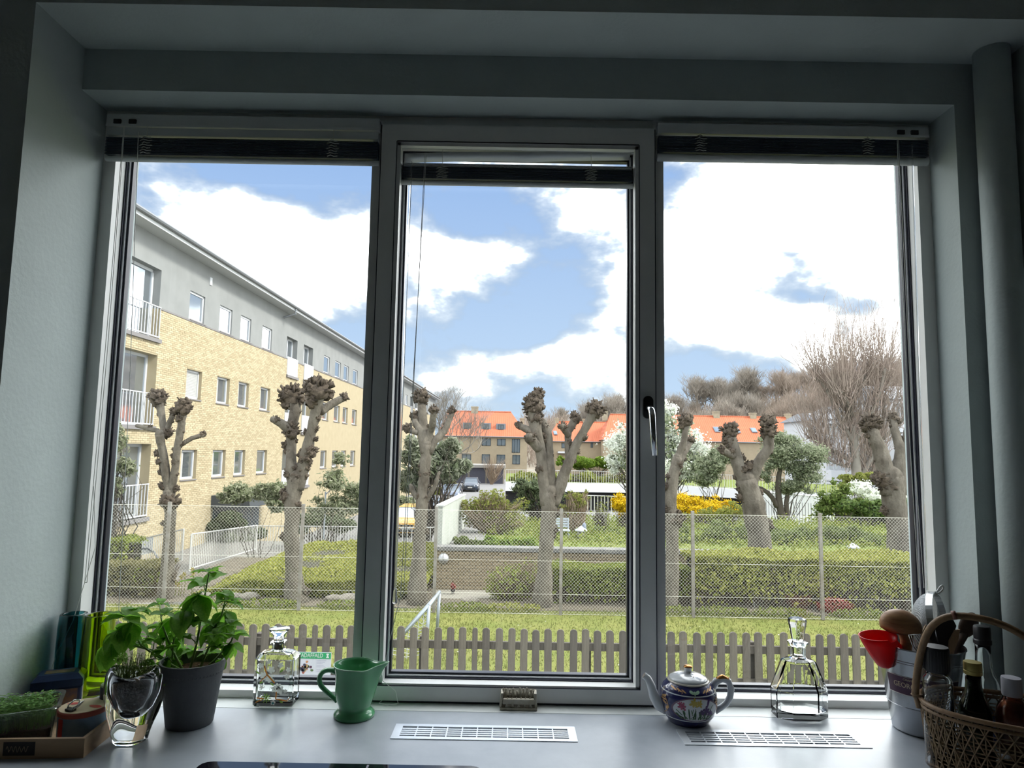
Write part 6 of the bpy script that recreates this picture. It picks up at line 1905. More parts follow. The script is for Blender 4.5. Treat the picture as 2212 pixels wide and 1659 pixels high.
# windows and doors, frames set back in the openings
rw = random.Random(8)
for r_ in range(3):
    for (a, b, zs, zh, k) in allo[r_]:
        y = .05 if k == 'w' else .24
        if k == 'w':
            z0_, z1_ = zl(zs), zl(zh)
            fr = MB(); t_ = .075
            fr.box(a, a + t_, y, y + .07, z0_, z1_); fr.box(b - t_, b, y, y + .07, z0_, z1_); fr.box(a, b, y, y + .07, z0_, z0_ + t_); fr.box(a, b, y, y + .07, z1_ - t_, z1_)
            f = fr.build('window', WFR, ab)
            MB().box(a + t_, b - t_, y + .03, y + .05, z0_ + t_, z1_ - t_).build('pane', WGL, f)
            if a < 30:
                MB().box(a - .02, b + .02, -.09, y, z0_ - .05, z0_ - .01).build('sill', SILLS, ab)
                q = rw.random()
                if r_ == 1 and a < ops[1][0] + .1:
                    for s_ in range(16):
                        zz = lerp(z0_ + t_, z1_ - t_, s_ / 16); MB().box(a + t_, b - t_, y + .024, y + .029, zz, zz + .05).build('blind_slat', CURT, f)
                elif r_ > 0 and q < .6:
                    w_ = (b - a) * .28
                    MB().box(a + t_, a + t_ + w_, y + .025, y + .029, z0_ + t_, z1_ - t_).build('curtain', CURT, f)
        else:
            z0_, z1_ = zl(zs), zl(zh); t_ = .09
            fr = MB()
            mid = lerp(a, b, .44) if k == 'D' else lerp(a, b, .5)
            for x in (a, mid - t_ / 2, b - t_): fr.box(x, x + t_, y, y + .07, z0_, z1_)
            fr.box(a, b, y, y + .07, z0_, z0_ + t_); fr.box(a, b, y, y + .07, z1_ - t_, z1_)
            f = fr.build('french_door', WFR, ab)
            MB().box(a + t_, mid - t_ / 2, y + .03, y + .05, z0_ + t_, z1_ - t_).build('pane', WGL, f)
            MB().box(mid + t_ / 2, b - t_, y + .03, y + .05, z0_ + t_, z1_ - t_).build('pane', WGL, f)
            MB().box(a - .05, b + .05, -.14, y, z0_ - .12, z0_ - .0).build('door_sill', SILLS, ab)
            zr = z0_ + (1.02 if k == 'D' else .9)
            if k == 'D':
                br_ = MB(); br_.box(a + .03, b - .03, -.10, -.06, zr - .03, zr); br_.box(a + .03, b - .03, -.10, -.06, z0_ + .04, z0_ + .08)
                br_ = br_.build('balcony_rail', WFR, ab)
                nb_ = 15
                me = MB().box(-.011, .011, -.09, -.07, z0_ + .05, zr - .01).mesh('baluster', WFR)
                for s_ in range(nb_ + 1):
                    link('baluster', me, br_, (lerp(a + .05, b - .05, s_ / nb_), 0, 0))
            else:
                MB().box(a + .01, b - .01, -.08, -.05, z0_ + .02, zr).build('balcony_panel', WFR, ab)
MB().box(u0, u1, -.55, 10.9, zl(zE) , zl(zE) + .16).build('roof_edge', M('fascia_white', (.40, .41, .42), .6), ab)
m = MB(); m.tube([(u0, -.60, zl(zE) + .18), (u1, -.60, zl(zE) + .18)], .075, 8); m.build('gutter', M('zinc', (.16, .17, .18), .5, metal=.4), ab)
MB().hexa([(u0, -.5, zl(zE) + .16), (u1, -.5, zl(zE) + .16), (u1, 10.9, zl(zE) + .16), (u0, 10.9, zl(zE) + .16), (u0, -.5, zl(zE) + .24), (u1, -.5, zl(zE) + .24), (u1, 5, zl(zE) + .9), (u0, 5, zl(zE) + .9)]).build('roof', ROOFG, ab)
ug = fac(612, 688)[0]
m = MB(); m.tube([(ug, -.58, zl(zE) + .1), (ug, -.58, zl(zE) - .15), (ug - .1, -.05, zl(zE) - .35)], .05, 8); m.build('downpipe', MATS['zinc'], ab)
ua_, za_ = fac(455, 608)
MB().box(ua_ - .08, ua_ + .08, -.03, 0, zl(za_) - .14, zl(za_) + .14).build('air_brick', WFR, ab)
# entrance canopy and basement windows
ue = fac(452, 1085); 
e0, e1 = ue[0], fac(560, 1090)[0]
ez = ue[1]
MB().box(e0, e1, -1.5, -.06, zl(ez) - .18, zl(ez) + .25).build('entrance_canopy', M('canopy_dark', (.055, .062, .068), .7), ab)
MB().box(e0 + .2, e1 - .2, -.09, -.05, .2, zl(ez) - .2).build('entrance_door', M('door_dark', (.05, .07, .09), .4), ab)
for px_ in (235, 275):
    ua_ = u_at(px_, -1.4); MB().box(ua_, ua_ + 1.3, -.07, -.05, zl(-1.85), zl(-1.35)).build('basement_window', WGL, ab)

# ---- white railings of the ramp on the left
RWH = M('railing_white', (.44, .44, .42), .6)
def railing(label, p0, p1, h0, h1, n, post=.022, bar=.011, parts=True, group='white steel railings', loc=None):
    """p0,p1: top-rail ends; h: height at each end"""
    p0, p1 = Vector(p0), Vector(p1)
    o = thing('white_railing', label, 'railing', (p0.x, p0.y, p0.z - h0), group=group)
    L = -Vector(o.location)
    for a, b in ((p0, p1), (p0 - Vector((0, 0, h0 - .06)), p1 - Vector((0, 0, h1 - .06)))):
        m = MB(); m.tube([a, b], post, 6); m.build('rail', RWH, o, loc=L)
    for p, h in ((p0, h0), (p1, h1)):
        m = MB(); m.tube([p, p - Vector((0, 0, h))], post * 1.2, 6); m.build('post', RWH, o, loc=L)
    me = MB(); me.tube([(0, 0, 0), (0, 0, -1)], bar, 4)
    if parts:
        me = me.mesh('baluster', RWH)
        for i in range(1, n):
            t_ = i / n; q = link('baluster', me, o, lerp(p0, p1, t_) + L); q.scale = (1, 1, lerp(h0, h1, t_) - .06)
    else:
        m = MB()
        for i in range(1, n):
            t_ = i / n; p = lerp(p0, p1, t_); m.tube([p, p - Vector((0, 0, lerp(h0, h1, t_) - .06))], bar, 4, cap=False)
        tag(m.build('balusters', RWH, o, loc=L), kind='stuff')
    return o
def pxh(x, y0, y1, Y):
    a, b = atY(x, y0, Y), atY(x, y1, Y)
    return a, a.z - b.z
pA, hA = pxh(414, 1154, 1234, 17.4); pB, hB = pxh(555, 1135, 1190, 20.5)
railing('sloping white railing rising beside the mounded hedge', pA, pB, hA, hB, 40)
pA, hA = pxh(277, 1171, 1240, 19.5); pB, hB = pxh(397, 1143, 1212, 18.2)
rl = railing('white ramp railing with grey handrail at the far left', pA, pB, hA, hB, 32)
m = MB(); m.tube([atY(278, 1186, 19.3), atY(320, 1185, 19.0), atY(332, 1192, 18.9), atY(351, 1222, 18.7)], .03, 8); m.build('handrail', M('handrail_grey', (.12, .13, .15), .5), rl, loc=-Vector(rl.location), smooth=True)
pA, hA = pxh(232, 1140, 1172, 23.5); pB, hB = pxh(398, 1143, 1175, 23.5)
railing('white level railing with open bars behind the ramp railing', pA, pB, 1.0, 1.0, 18, .018, .014)
pA, hA = pxh(556, 1136, 1170, 21.5); pB, hB = pxh(800, 1138, 1172, 21.5)
railing('long white level railing above the mounded hedge', pA, pB, .95, .95, 42, .02, .013)
pA, hA = pxh(800, 1140, 1170, 22.5); pB, hB = pxh(960, 1139, 1170, 22.5)
railing('low white railing in front of the yellow car', pA, pB, .75, .75, 16, .018, .013)
RAMP = M('ramp_concrete', (.15, .145, .135), .9, col2=(.19, .18, .165), vscale=2, detail=7)
ground('ramp', 'concrete ramp between the white railings', None, -11.1, -7.0, 13.0, 24, lambda x, y: -2.15 + .02 * (y - 17), RAMP, 4, 6)

# ---- street lamp / sign pole and tag
q = atY(700, 1140, 20); o = thing('signpost', 'thin pale metal pole with a tilted white sign in the shrubbery', 'signpost', (q.x, 20, -2.2))
tp = atY(702, 1062, 20); m = MB(); m.tube([(0, 0, 0), (0, 0, tp.z + 2.2)], .028, 8); m.build('pole', M('pole_grey', (.28, .31, .34), .5, metal=.4), o)
a, b = atY(716, 1034, 19.9), atY(735, 1056, 19.9)
m = MB(); m.hexa([(-.11, 0, -.15), (.11, 0, -.15), (.11, .01, -.15), (-.11, .01, -.15), (-.11, 0, .15), (.11, 0, .15), (.11, .01, .15), (-.11, .01, .15)]); s_ = m.build('sign_plate', M('plate_white', (.40, .41, .44), .5), o, loc=((a.x + b.x) / 2 - q.x, -.1, (a.z + b.z) / 2 + 2.2)); s_.rotation_euler = (0, math.radians(-28), 0)
m = MB(); m.tube([(0, 0, tp.z + 2.1), ((a.x + b.x) / 2 - q.x, -.05, (a.z + b.z) / 2 + 2.2)], .015, 6); m.build('bracket', MATS['pole_grey'], o)

# ---- cars
TYRE = M('tyre', (.012, .012, .013), .8); RIM_ = M('wheel_rim', (.22, .23, .24), .4, metal=.6)
CGL = M('car_glass', (.22, .25, .28), .04, metal=.7); LAMP = M('car_lamp', (.42, .44, .46), .1); TAIL = M('tail_red', (.30, .012, .01), .3); PLT = M('number_plate', (.40, .40, .38), .5); BUMP = M('bumper_black', (.02, .021, .024), .5)
def car(label, paint, px_, py_, d, w=1.80, h=1.52, Ln=4.25, facing=-1, rz=0.0):
    c = atY(px_, py_, d + CAM.y)
    o = thing('car', label, 'car', (c.x, d + CAM.y + Ln / 2, ZR), rz if facing < 0 else rz + PI, group='cars parked along the street')
    # local: front at -y
    hw = w / 2
    def sec(y, zlow, ztop, ww, r=.12):
        return [(-ww, y, zlow + .12), (-ww, y, ztop - r), (-ww + r, y, ztop), (ww - r, y, ztop), (ww, y, ztop - r), (ww, y, zlow + .12), (ww - .1, y, zlow), (-ww + .1, y, zlow)]
    f, b_ = -Ln / 2, Ln / 2
    m = MB()
    loft(m, [sec(f, .34, .66, hw - .14, .1), sec(f + .10, .24, .78, hw - .04), sec(f + .9, .22, .94, hw), sec(f + 1.25, .22, 1.0, hw), sec(0, .22, 1.02, hw), sec(b_ - .5, .22, 1.04, hw), sec(b_ - .1, .26, 1.02, hw - .04), sec(b_, .36, .96, hw - .12, .1)], True, True)
    m.build('body', paint, o, auto=.7, clean=True)
    rf = MB(); zt = h
    cab = [[(-hw + .06, f + 1.05, .96), (hw - .06, f + 1.05, .96), (hw - .04, b_ - .12, 1.0), (-hw + .04, b_ - .12, 1.0)], [(-hw + .24, f + 1.85, zt - .05), (hw - .24, f + 1.85, zt - .05), (hw - .22, b_ - .55, zt - .06), (-hw + .22, b_ - .55, zt - .06)]]
    m = MB(); loft(m, cab, True, True); m.build('windows', CGL, o)
    m = MB(); loft(m, [[(-hw + .22, f + 1.80, zt - .06), (hw - .22, f + 1.80, zt - .06), (hw - .20, b_ - .50, zt - .07), (-hw + .20, b_ - .50, zt - .07)], [(-hw + .30, f + 2.0, zt), (hw - .30, f + 2.0, zt), (hw - .28, b_ - .7, zt), (-hw + .28, b_ - .7, zt)]], True, True); m.build('roof', paint, o)
    for s in (-1, 1):
        for (pa, pb) in (((s * (hw - .05), f + 1.05, .97), (s * (hw - .235), f + 1.84, zt - .05)), ((s * (hw - .03), b_ - .11, 1.0), (s * (hw - .21), b_ - .54, zt - .06)), ((s * (hw - .02), .15, 1.0), (s * (hw - .21), .12, zt - .05))):
            m = MB(); m.tube([pa, pb], .038, 5); m.build('pillar', paint, o)
    for sx in (-1, 1):
        for y in (f + .82, b_ - .80):
            m = MB(); m.lathe([(.20, -.10), (.31, -.11), (.325, -.06), (.325, .06), (.31, .11), (.20, .10)], 20); wl_ = m.build('wheel', TYRE, o, loc=(sx * (hw - .10), y, .325)); wl_.rotation_euler = (0, PI / 2, 0)
            m = MB(); m.lathe([(.20, -.115), (.19, .115)], 16); m.build('rim', RIM_, wl_)
        m = MB(); m.hexa([(sx * .46, f - .01, .60), (sx * .84, f + .14, .60), (sx * .84, f + .24, .62), (sx * .46, f + .10, .62), (sx * .46, f + .02, .74), (sx * .84, f + .18, .76), (sx * .84, f + .30, .77), (sx * .46, f + .16, .75)]); m.build('headlight', LAMP, o, clean=True)
        m = MB(); m.box(sx * .72 - .14, sx * .72 + .14, b_ - .10, b_ + .01, .78, .98); m.build('tail_light', TAIL, o)
        m = MB(); m.ball((sx * (hw + .10), f + 1.30, 1.02), .10, 10, 6, 0, (1.1, .6, .8)); m.build('mirror', paint, o, smooth=True)
    m = MB(); m.box(-.62, .62, f - .03, f + .12, .30, .46); m.build('lower_grille', BUMP, o)
    m = MB(); m.box(-.42, .42, f - .015, f + .1, .58, .68); g_ = m.build('grille', BUMP, o)
    m = MB(); m.lathe([(.055, 0), (.055, .02)], 12); e_ = m.build('badge', RIM_, g_, loc=(0, f - .02, .66)); e_.rotation_euler = (PI / 2, 0, 0)
    MB().box(-.26, .26, f - .045, f - .02, .44, .55).build('number_plate', PLT, o)
    MB().box(-.26, .26, b_ + .0, b_ + .03, .62, .73).build('number_plate', PLT, o)
    MB().box(-hw + .12, hw - .12, b_ - .06, b_ + .02, .30, .52).build('rear_bumper', BUMP, o)
    return o
CP = lambda n, c: M(n, c, .3, metal=.3, coat=.6)
car('yellow car parked nearest, facing the window, behind the low railing', M('car_yellow', (.48, .26, .02), .3, coat=.5), 876, 1150, 36.0, facing=-1)
car('black car seen from behind with red tail lights', CP('car_black', (.018, .022, .032)), 927, 1120, 45.0, facing=1)
car('dark blue-grey car parked in the middle of the row, facing the window', CP('car_blue_grey', (.07, .09, .14)), 970, 1090, 60.0, facing=-1)
car('dark car furthest up the street in front of the garage', CP('car_navy', (.03, .042, .065)), 1015, 1060, 76.0, facing=-1)

# ---- garage and carport deck with railing
def px_box(px0, px1, py0, py1, d0, depth):
    Y = d0 + CAM.y; a, b = atY(px0, py0, Y), atY(px1, py1, Y)
    return a.x, b.x, Y, Y + depth, b.z, a.z
x0, x1, y0, y1, z0, z1 = px_box(975, 1088, 1003, 1041, 96, 8)
o = thing('garage', 'low garage with wide dark doors at the end of the street', 'garage', ((x0 + x1) / 2, y0, ZR)); L = -Vector(o.location)
MB().box(x0, x1, y0 + .1, y1, ZR, z1 - .3).build('body', M('garage_wall', (.20, .18, .15), .9), o, loc=L)
MB().box(x0 - .5, x1 + .2, y0 - .3, y1, z1 - .42, z1).build('roof_slab', M('garage_fascia', (.26, .25, .23), .8), o, loc=L)
for i in range(3):
    MB().box(lerp(x0, x1, i / 3) + .15, lerp(x0, x1, (i + 1) / 3) - .15, y0, y0 + .12, ZR, z1 - .45).build('garage_door', M('garage_door_dark', (.055, .055, .075), .6, var=.1), o, loc=L)
dk = [(1092, 1042, 1062 - 20, 54.0), (1420, 1047, 0, 47.5), (1765, 1066, 0, 40.0), (2080, 1085, 0, 35.0)]
dp = [atY(a, b, d + CAM.y) for a, b, _, d in dk]
zdeck = dp[0].z
dp = [atZ(a, b, zdeck) for a, b, _, d in dk]
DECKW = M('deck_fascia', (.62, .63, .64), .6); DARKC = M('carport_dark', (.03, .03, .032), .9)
o = thing('carport_deck', 'white-edged flat roof of a carport behind the garden', 'carport', (dp[0].x, dp[0].y, ZR)); L = -Vector(o.location)
for a, b in zip(dp[:-1], dp[1:]):
    m = MB(); m.hexa([(a.x, a.y, zdeck - .68), (b.x, b.y, zdeck - .68), (b.x + 1, b.y + 14, zdeck - .68), (a.x, a.y + 14, zdeck - .68), (a.x, a.y, zdeck), (b.x, b.y, zdeck), (b.x + 1, b.y + 14, zdeck), (a.x, a.y + 14, zdeck)]); m.build('roof_slab', DECKW, o, loc=L)
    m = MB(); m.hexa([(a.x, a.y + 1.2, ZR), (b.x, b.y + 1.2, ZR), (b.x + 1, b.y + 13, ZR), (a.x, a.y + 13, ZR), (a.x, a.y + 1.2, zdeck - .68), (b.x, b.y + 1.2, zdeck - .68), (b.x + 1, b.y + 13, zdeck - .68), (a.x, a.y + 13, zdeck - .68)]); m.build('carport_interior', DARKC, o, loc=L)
for a, b in zip(dp[:-1], dp[1:]):
    m = MB(); m.hexa([(a.x, a.y + .5, zdeck), (b.x, b.y + .5, zdeck), (b.x, b.y + 13.5, zdeck), (a.x, a.y + 13.5, zdeck), (a.x, a.y + .7, zdeck + .06), (b.x, b.y + .7, zdeck + .06), (b.x, b.y + 13, zdeck + .3), (a.x, a.y + 13, zdeck + .3)]); m.build('planted_roof', GARD, o, loc=L)
for i, (a, b) in enumerate(zip(dp[:-1], dp[1:])):
    n = (62, 60, 50)[i]
    railing(('white railing along the carport roof, middle stretch', 'white railing along the carport roof under the blossom tree', 'white railing along the carport roof at the right edge')[i], a + Vector((0, .1, 1.0)), b + Vector((0, .1, 1.0)), 1.0, 1.0, n, .022, .014, parts=False)
    for k in range(1, 5):
        pass
# white slatted screen under the deck at the right
sa, sb = atY(1640, 1062, 36.5 + CAM.y), atY(1800, 1075, 34.0 + CAM.y)
o = thing('slatted_screen', 'white vertical slat screen in front of the dark carport', 'screen', (sa.x, sa.y, ZR)); L = -Vector(o.location)
me = MB().box(-.055, .055, -.02, .02, 0, 1.0).mesh('slat', DECKW); n = 26
for i in range(n + 1):
    p = lerp(sa, sb, i / n); q = link('slat', me, o, Vector((p.x, p.y, ZR)) + L); q.scale = (1, 1, p.z - ZR)
m = MB(); m.tube([sa, sb], .05, 4); m.build('top_rail', DECKW, o, loc=L)
# open bar screen seen between shrubs and forsythia
sa, sb = atY(1262, 1070, 30), atY(1350, 1073, 30)
railing('white bar fence beside the small forsythia', sa, sb, 1.9, 1.9, 12, .025, .02)

# ---- red-roofed houses
ROOFR = M('red_tiles', (.40, .115, .055), .85, col2=(.34, .095, .045), vscale=1.0, detail=8)
nt = ROOFR.node_tree; bs = nt.nodes['Principled BSDF']
tcn = nt.nodes.new('ShaderNodeTexCoord'); wv = nt.nodes.new('ShaderNodeTexWave'); wv.bands_direction = 'X'; wv.inputs['Scale'].default_value = .9
nt.links.new(tcn.outputs['Object'], wv.inputs['Vector']); bp = nt.nodes.new('ShaderNodeBump'); bp.inputs['Strength'].default_value = .35; bp.inputs['Distance'].default_value = .12
nt.links.new(wv.outputs['Fac'], bp.inputs['Height']); nt.links.new(bp.outputs[0], bs.inputs['Normal'])
HBR = M('house_brick', (.30, .245, .165), .9, col2=(.26, .21, .14), vscale=1.5, detail=8, bump=.2, bscale=10)
CHIM = M('chimney_brick', (.27, .24, .17), .9, var=.15, vscale=2)
DKF = M('house_frame_dark', (.035, .05, .06), .5); HGL = M('house_glass', (.12, .14, .15), .05, spec=1.0, metal=.2); DOR = M('dormer_zinc', (.16, .18, .20), .6)
TILE = None
def house(label, d, px_l, px_r, py_eave, py_ridge, py_base, rl, rr, hip_l=True, hip_r=True, roof_d=11.0):
    Y = d + CAM.y
    a, b = atY(px_l, py_eave, Y), atY(px_r, py_eave, Y)
    zr_ = atY((rl + rr) / 2, py_ridge, Y + roof_d / 2).z
    ra, rb_ = atY(rl, py_ridge, Y + roof_d / 2), atY(rr, py_ridge, Y + roof_d / 2)
    ze = (a.z + b.z) / 2
    o = thing('red_roofed_house', label, 'house', ((a.x + b.x) / 2, Y, ZR), group='red-roofed brick houses'); L = -Vector(o.location)
    MB().box(a.x + .3, b.x - .3, Y, Y + roof_d, ZR, ze).build('walls', HBR, o, loc=L)
    m = MB(); v = [(a.x, Y - .4, ze - .05), (b.x, Y - .4, ze - .05), (b.x, Y + roof_d + .4, ze - .05), (a.x, Y + roof_d + .4, ze - .05), (ra.x, Y + roof_d / 2, zr_), (rb_.x, Y + roof_d / 2, zr_)]
    m.add(v, [(0, 1, 5, 4), (2, 3, 4, 5), (1, 2, 5), (3, 0, 4), (0, 3, 2, 1)]); rf = m.build('roof', ROOFR, o, loc=L)
    m = MB(); m.tube([v[0], v[1]], .09, 6); m.build('gutter', MATS['zinc'], rf)
    # tile courses as raised lines: only the ridge and hips are large enough to see
    m = MB(); m.tube([v[4], v[5]], .14, 6); m.build('ridge_tiles', ROOFR, rf)
    def front(x, z):          # point on the front roof plane
        t_ = (z - ze) / (zr_ - ze); return Vector((x, Y - .4 + (roof_d / 2 + .4) * t_, z))
    return o, L, Y, ze, zr_, front
def hwin(o, L, Y, p0x, p1x, p0y, p1y, mull=1):
    a, b = atY(p0x, p0y, Y - .05), atY(p1x, p1y, Y - .05); t_ = .11
    m = MB(); m.box(a.x, a.x + t_, Y - .06, Y + .05, b.z, a.z); m.box(b.x - t_, b.x, Y - .06, Y + .05, b.z, a.z); m.box(a.x, b.x, Y - .06, Y + .05, b.z, b.z + t_); m.box(a.x, b.x, Y - .06, Y + .05, a.z - t_, a.z)
    for k in range(1, mull + 1):
        xx = lerp(a.x, b.x, k / (mull + 1)); m.box(xx - t_ / 2, xx + t_ / 2, Y - .06, Y + .05, b.z, a.z)
    f = m.build('window', DKF, o, loc=L); MB().box(a.x + t_, b.x - t_, Y - .02, Y + .03, b.z + t_, a.z - t_).build('pane', HGL, f)
def chimney(o, L, front, px0, px1, py0, Y, zr_, d_):
    a, b = atY(px0, py0, Y + d_), atY(px1, py0, Y + d_)
    m = MB(); m.box(a.x, b.x, Y + d_ - .5, Y + d_ + .5, zr_ - 1.2, a.z); m.box(a.x - .06, b.x + .06, Y + d_ - .56, Y + d_ + .56, a.z - .18, a.z + .02); m.build('chimney', CHIM, o, loc=L)
def dormer(o, L, Y, front, px0, px1, py0, py1):
    a, b = atY(px0, py0, Y + 1.6), atY(px1, py1, Y + 1.6)
    f = MB(); f.box(a.x, b.x, Y + 1.3, Y + 5, b.z, a.z); d_ = f.build('dormer', DOR, o, loc=L)
    w_ = (b.x - a.x) * .2; MB().box(a.x + w_, b.x - w_, Y + 1.2, Y + 1.32, b.z + .15, a.z - .15).build('frame', DKF, d_)
    MB().box(a.x + w_ + .1, (a.x + b.x) / 2 - .05, Y + 1.17, Y + 1.21, b.z + .28, a.z - .28).build('pane', HGL, d_); MB().box((a.x + b.x) / 2 + .05, b.x - w_ - .1, Y + 1.17, Y + 1.21, b.z + .28, a.z - .28).build('pane', HGL, d_)
def skylight(o, L, front, Y, zr_, ze, px0, px1, py0, py1):
    a = atY(px0, py0, Y + 2.4); b = atY(px1, py1, Y + 1.6)
    za, zb = a.z, b.z
    p = [front(a.x, zb), front(b.x, zb), front(b.x - .1, za), front(a.x - .1, za)]; up_ = Vector((0, -.12, .12))
    m = MB(); m.hexa([q for q in p] + [q + up_ for q in p]); s_ = m.build('skylight', DOR, o, loc=L)
    c = sum(p, Vector()) / 4; m = MB(); m.hexa([c + (q - c) * .78 + up_ for q in p] + [c + (q - c) * .78 + up_ * 1.2 for q in p]); m.build('pane', M('sky_pane', (.22, .28, .36), .05, metal=.4), s_)
o, L, Y, ze, zr_, fr_ = house('red-roofed brick house with three dormers at the end of the street', 112, 945, 1143, 942.5, 889, 1006, 965, 1104)
for a in ((1000, 1018, 913, 929), (1040, 1060, 914, 930), (1072, 1092, 915, 931)): dormer(o, L, Y, fr_, *a)
for a in ((1041, 1060, 947, 963, 1), (1074, 1092, 948, 963, 1), (1106, 1123, 948, 978, 2), (998, 1017, 981, 1004, 1), (1041, 1058, 981, 1003, 0), (1073, 1091, 982, 1003, 1), (1107, 1123, 983, 1003, 1)): hwin(o, L, Y, *a)
chimney(o, L, fr_, 1018.5, 1033, 878.5, Y, zr_, 5.5); chimney(o, L, fr_, 1123.5, 1132.5, 903.5, Y, zr_ - 3, 5.5)
o, L, Y, ze, zr_, fr_ = house('red-roofed house with hipped end right of the middle pollard', 122, 1186, 1345, 954, 912, 1010, 1204, 1340)
for a in ((1213, 1222, 957, 968, 0), (1236, 1240, 952, 967, 0), (1276, 1281, 952, 967, 0)): hwin(o, L, Y, *a)
skylight(o, L, fr_, Y, zr_, ze, 1196, 1204, 932, 940); chimney(o, L, fr_, 1199, 1207, 904, Y, zr_, 5.5); chimney(o, L, fr_, 1259, 1267, 905, Y, zr_, 5.5)
m = MB(); m.box(*[v for v in (atY(1205, 975, Y - 1).x, atY(1226, 975, Y - 1).x)], Y - 1.3, Y, atY(1205, 979, Y).z, atY(1205, 975, Y).z); m.build('porch_roof', WFR, o, loc=L)
o, L, Y, ze, zr_, fr_ = house('long red-roofed house behind the blossom tree and dark pollards', 118, 1300, 1795, 954, 899, 1010, 1318, 1772)
for a in ((1542, 1557, 923, 934), (1588, 1600, 926, 936), (1622, 1637, 925, 935), (1438, 1450, 922, 933)): skylight(o, L, fr_, Y, zr_, ze, *a)
dormer(o, L, Y, fr_, 1726, 1756, 928, 942)
for a in ((1302, 1312, 888), (1540, 1553, 889), (1619, 1632, 892), (1696, 1708, 894)): chimney(o, L, fr_, a[0], a[1], a[2], Y, zr_, 5.5)
for a in ((1690, 1700, 958, 972, 0), (1720, 1730, 958, 972, 0), (1750, 1758, 958, 972, 0)): hwin(o, L, Y, *a)

# ---- white and yellow apartment houses at the right
AW = M('apt_white', (.42, .43, .45), .7); AY = M('apt_yellow', (.42, .33, .17), .85); AR = M('apt_roof', (.20, .21, .23), .8)
def apartment(label, d, px_l, px_r, py_t, wallm, rows_, cols, roofh, balc):
    Y = d + CAM.y; a, b = atY(px_l, py_t, Y), atY(px_r, py_t, Y)
    o = thing('apartment_house', label, 'building', ((a.x + b.x) / 2, Y, ZR), group='apartment houses at the right'); L = -Vector(o.location)
    MB().box(a.x, b.x, Y, Y + 10, ZR, a.z).build('walls', wallm, o, loc=L)
    MB().hexa([(a.x - .4, Y - .4, a.z), (b.x + .4, Y - .4, a.z), (b.x + .4, Y + 10.4, a.z), (a.x - .4, Y + 10.4, a.z), (a.x - .2, Y + 4, a.z + roofh), (b.x + .2, Y + 4, a.z + roofh), (b.x + .2, Y + 6, a.z + roofh), (a.x - .2, Y + 6, a.z + roofh)]).build('roof', AR, o, loc=L)
    for r_ in range(rows_):
        zt = a.z - .6 - r_ * 2.9
        if balc:
            MB().box(a.x - .05, b.x + .05, Y - 1.1, Y, zt - 2.5, zt - 1.5).build('balcony', AW, o, loc=L)
            MB().box(a.x - .05, b.x + .05, Y - 1.2, Y, zt + .1, zt + .3).build('balcony_slab', AW, o, loc=L)
        for c in range(cols):
            x_ = lerp(a.x, b.x, (c + .15) / cols); xb = lerp(a.x, b.x, (c + .85) / cols)
            f = MB(); t_ = .1; zb = zt - 1.5
            f.box(x_, xb, Y - .05, Y + .02, zb, zt); f = f.build('window', WFR, o, loc=L)
            nb_ = 2
            for k in range(nb_): MB().box(lerp(x_, xb, k / nb_) + .09, lerp(x_, xb, (k + 1) / nb_) - .09, Y - .08, Y - .04, zb + .1, zt - .1).build('pane', HGL, f)
    return o
apartment('white apartment house with ribbon windows behind the large bare tree', 66, 1782, 1842, 905, AW, 3, 2, .8, True)
apartment('yellow apartment house with white window frames at the right', 68, 1843, 1925, 890, AY, 4, 3, .9, False)
apartment('white balconied apartment house at the right edge of the window', 62, 1928, 2080, 862, AW, 4, 5, 1.6, True)
# ================================================================== SHRUBS AND TREES
def blobs_px(lst, Y, dyr=.8, sub=13):
    """px ellipses -> clumps of smaller ellipsoids, so crowns get uneven outlines"""
    k = mpp(Y); out = []
    for (x, y, rx, rz) in lst:
        c = atY(x, y, Y); R = (rx * k, max(rx, rz) * k * dyr, rz * k)
        r = random.Random(int(x * 7 + y * 13 + rx))
        out.append((c, tuple(v * .55 for v in R)))
        for i in range(sub):
            d = Vector((r.gauss(0, 1), r.gauss(0, 1), r.gauss(0, 1))).normalized() * r.uniform(.45, .95)
            f = r.uniform(.16, .40)
            out.append((c + Vector((d.x * R[0], d.y * R[1], d.z * R[2])), (R[0] * f, R[1] * f, max(R[2], R[0] * .6) * f)))
    return out
def LEAF(n, c, c2, tr=.3):
    return M(n, c, .7, col2=c2, island=.85, transl=tr, spec=.2)
STEMD = M('stem_dark', (.05, .042, .035), .9, col2=(.085, .07, .055), island=.6)
def bush(name, label, cat, Y, zbase, basepx, lst, leafm, nl, ls, twm, ntw, tr, seed, **k):
    b = atY(basepx, 1100, Y); b.z = zbase
    return shrub(name, label, cat, b, blobs_px(lst, Y), leafm, nl, ls, twm, ntw, tr, seed, **k)
YEW = LEAF('leaf_yew', (.075, .10, .05), (.15, .175, .10), .4)
COT = LEAF('leaf_cotoneaster', (.15, .18, .09), (.36, .37, .26), .5)
OLV = LEAF('leaf_olive', (.15, .175, .035), (.24, .25, .07), .4)
BRT = LEAF('leaf_bright', (.10, .17, .020), (.16, .22, .035), .4)
FOR = LEAF('leaf_forsythia', (.52, .33, .008), (.62, .46, .015), .35)
WIL = LEAF('leaf_willow', (.13, .16, .09), (.36, .37, .29), .5)
IVY = LEAF('leaf_ivy', (.085, .12, .03), (.14, .17, .055), .4)
WHT = LEAF('leaf_blossom', (.80, .82, .78), (.64, .67, .58), .5)
CON = LEAF('leaf_spreading', (.14, .175, .10), (.31, .33, .23), .5)
RSTEM = M('stem_reddish', (.19, .13, .085), .9, col2=(.28, .22, .16), island=.7)

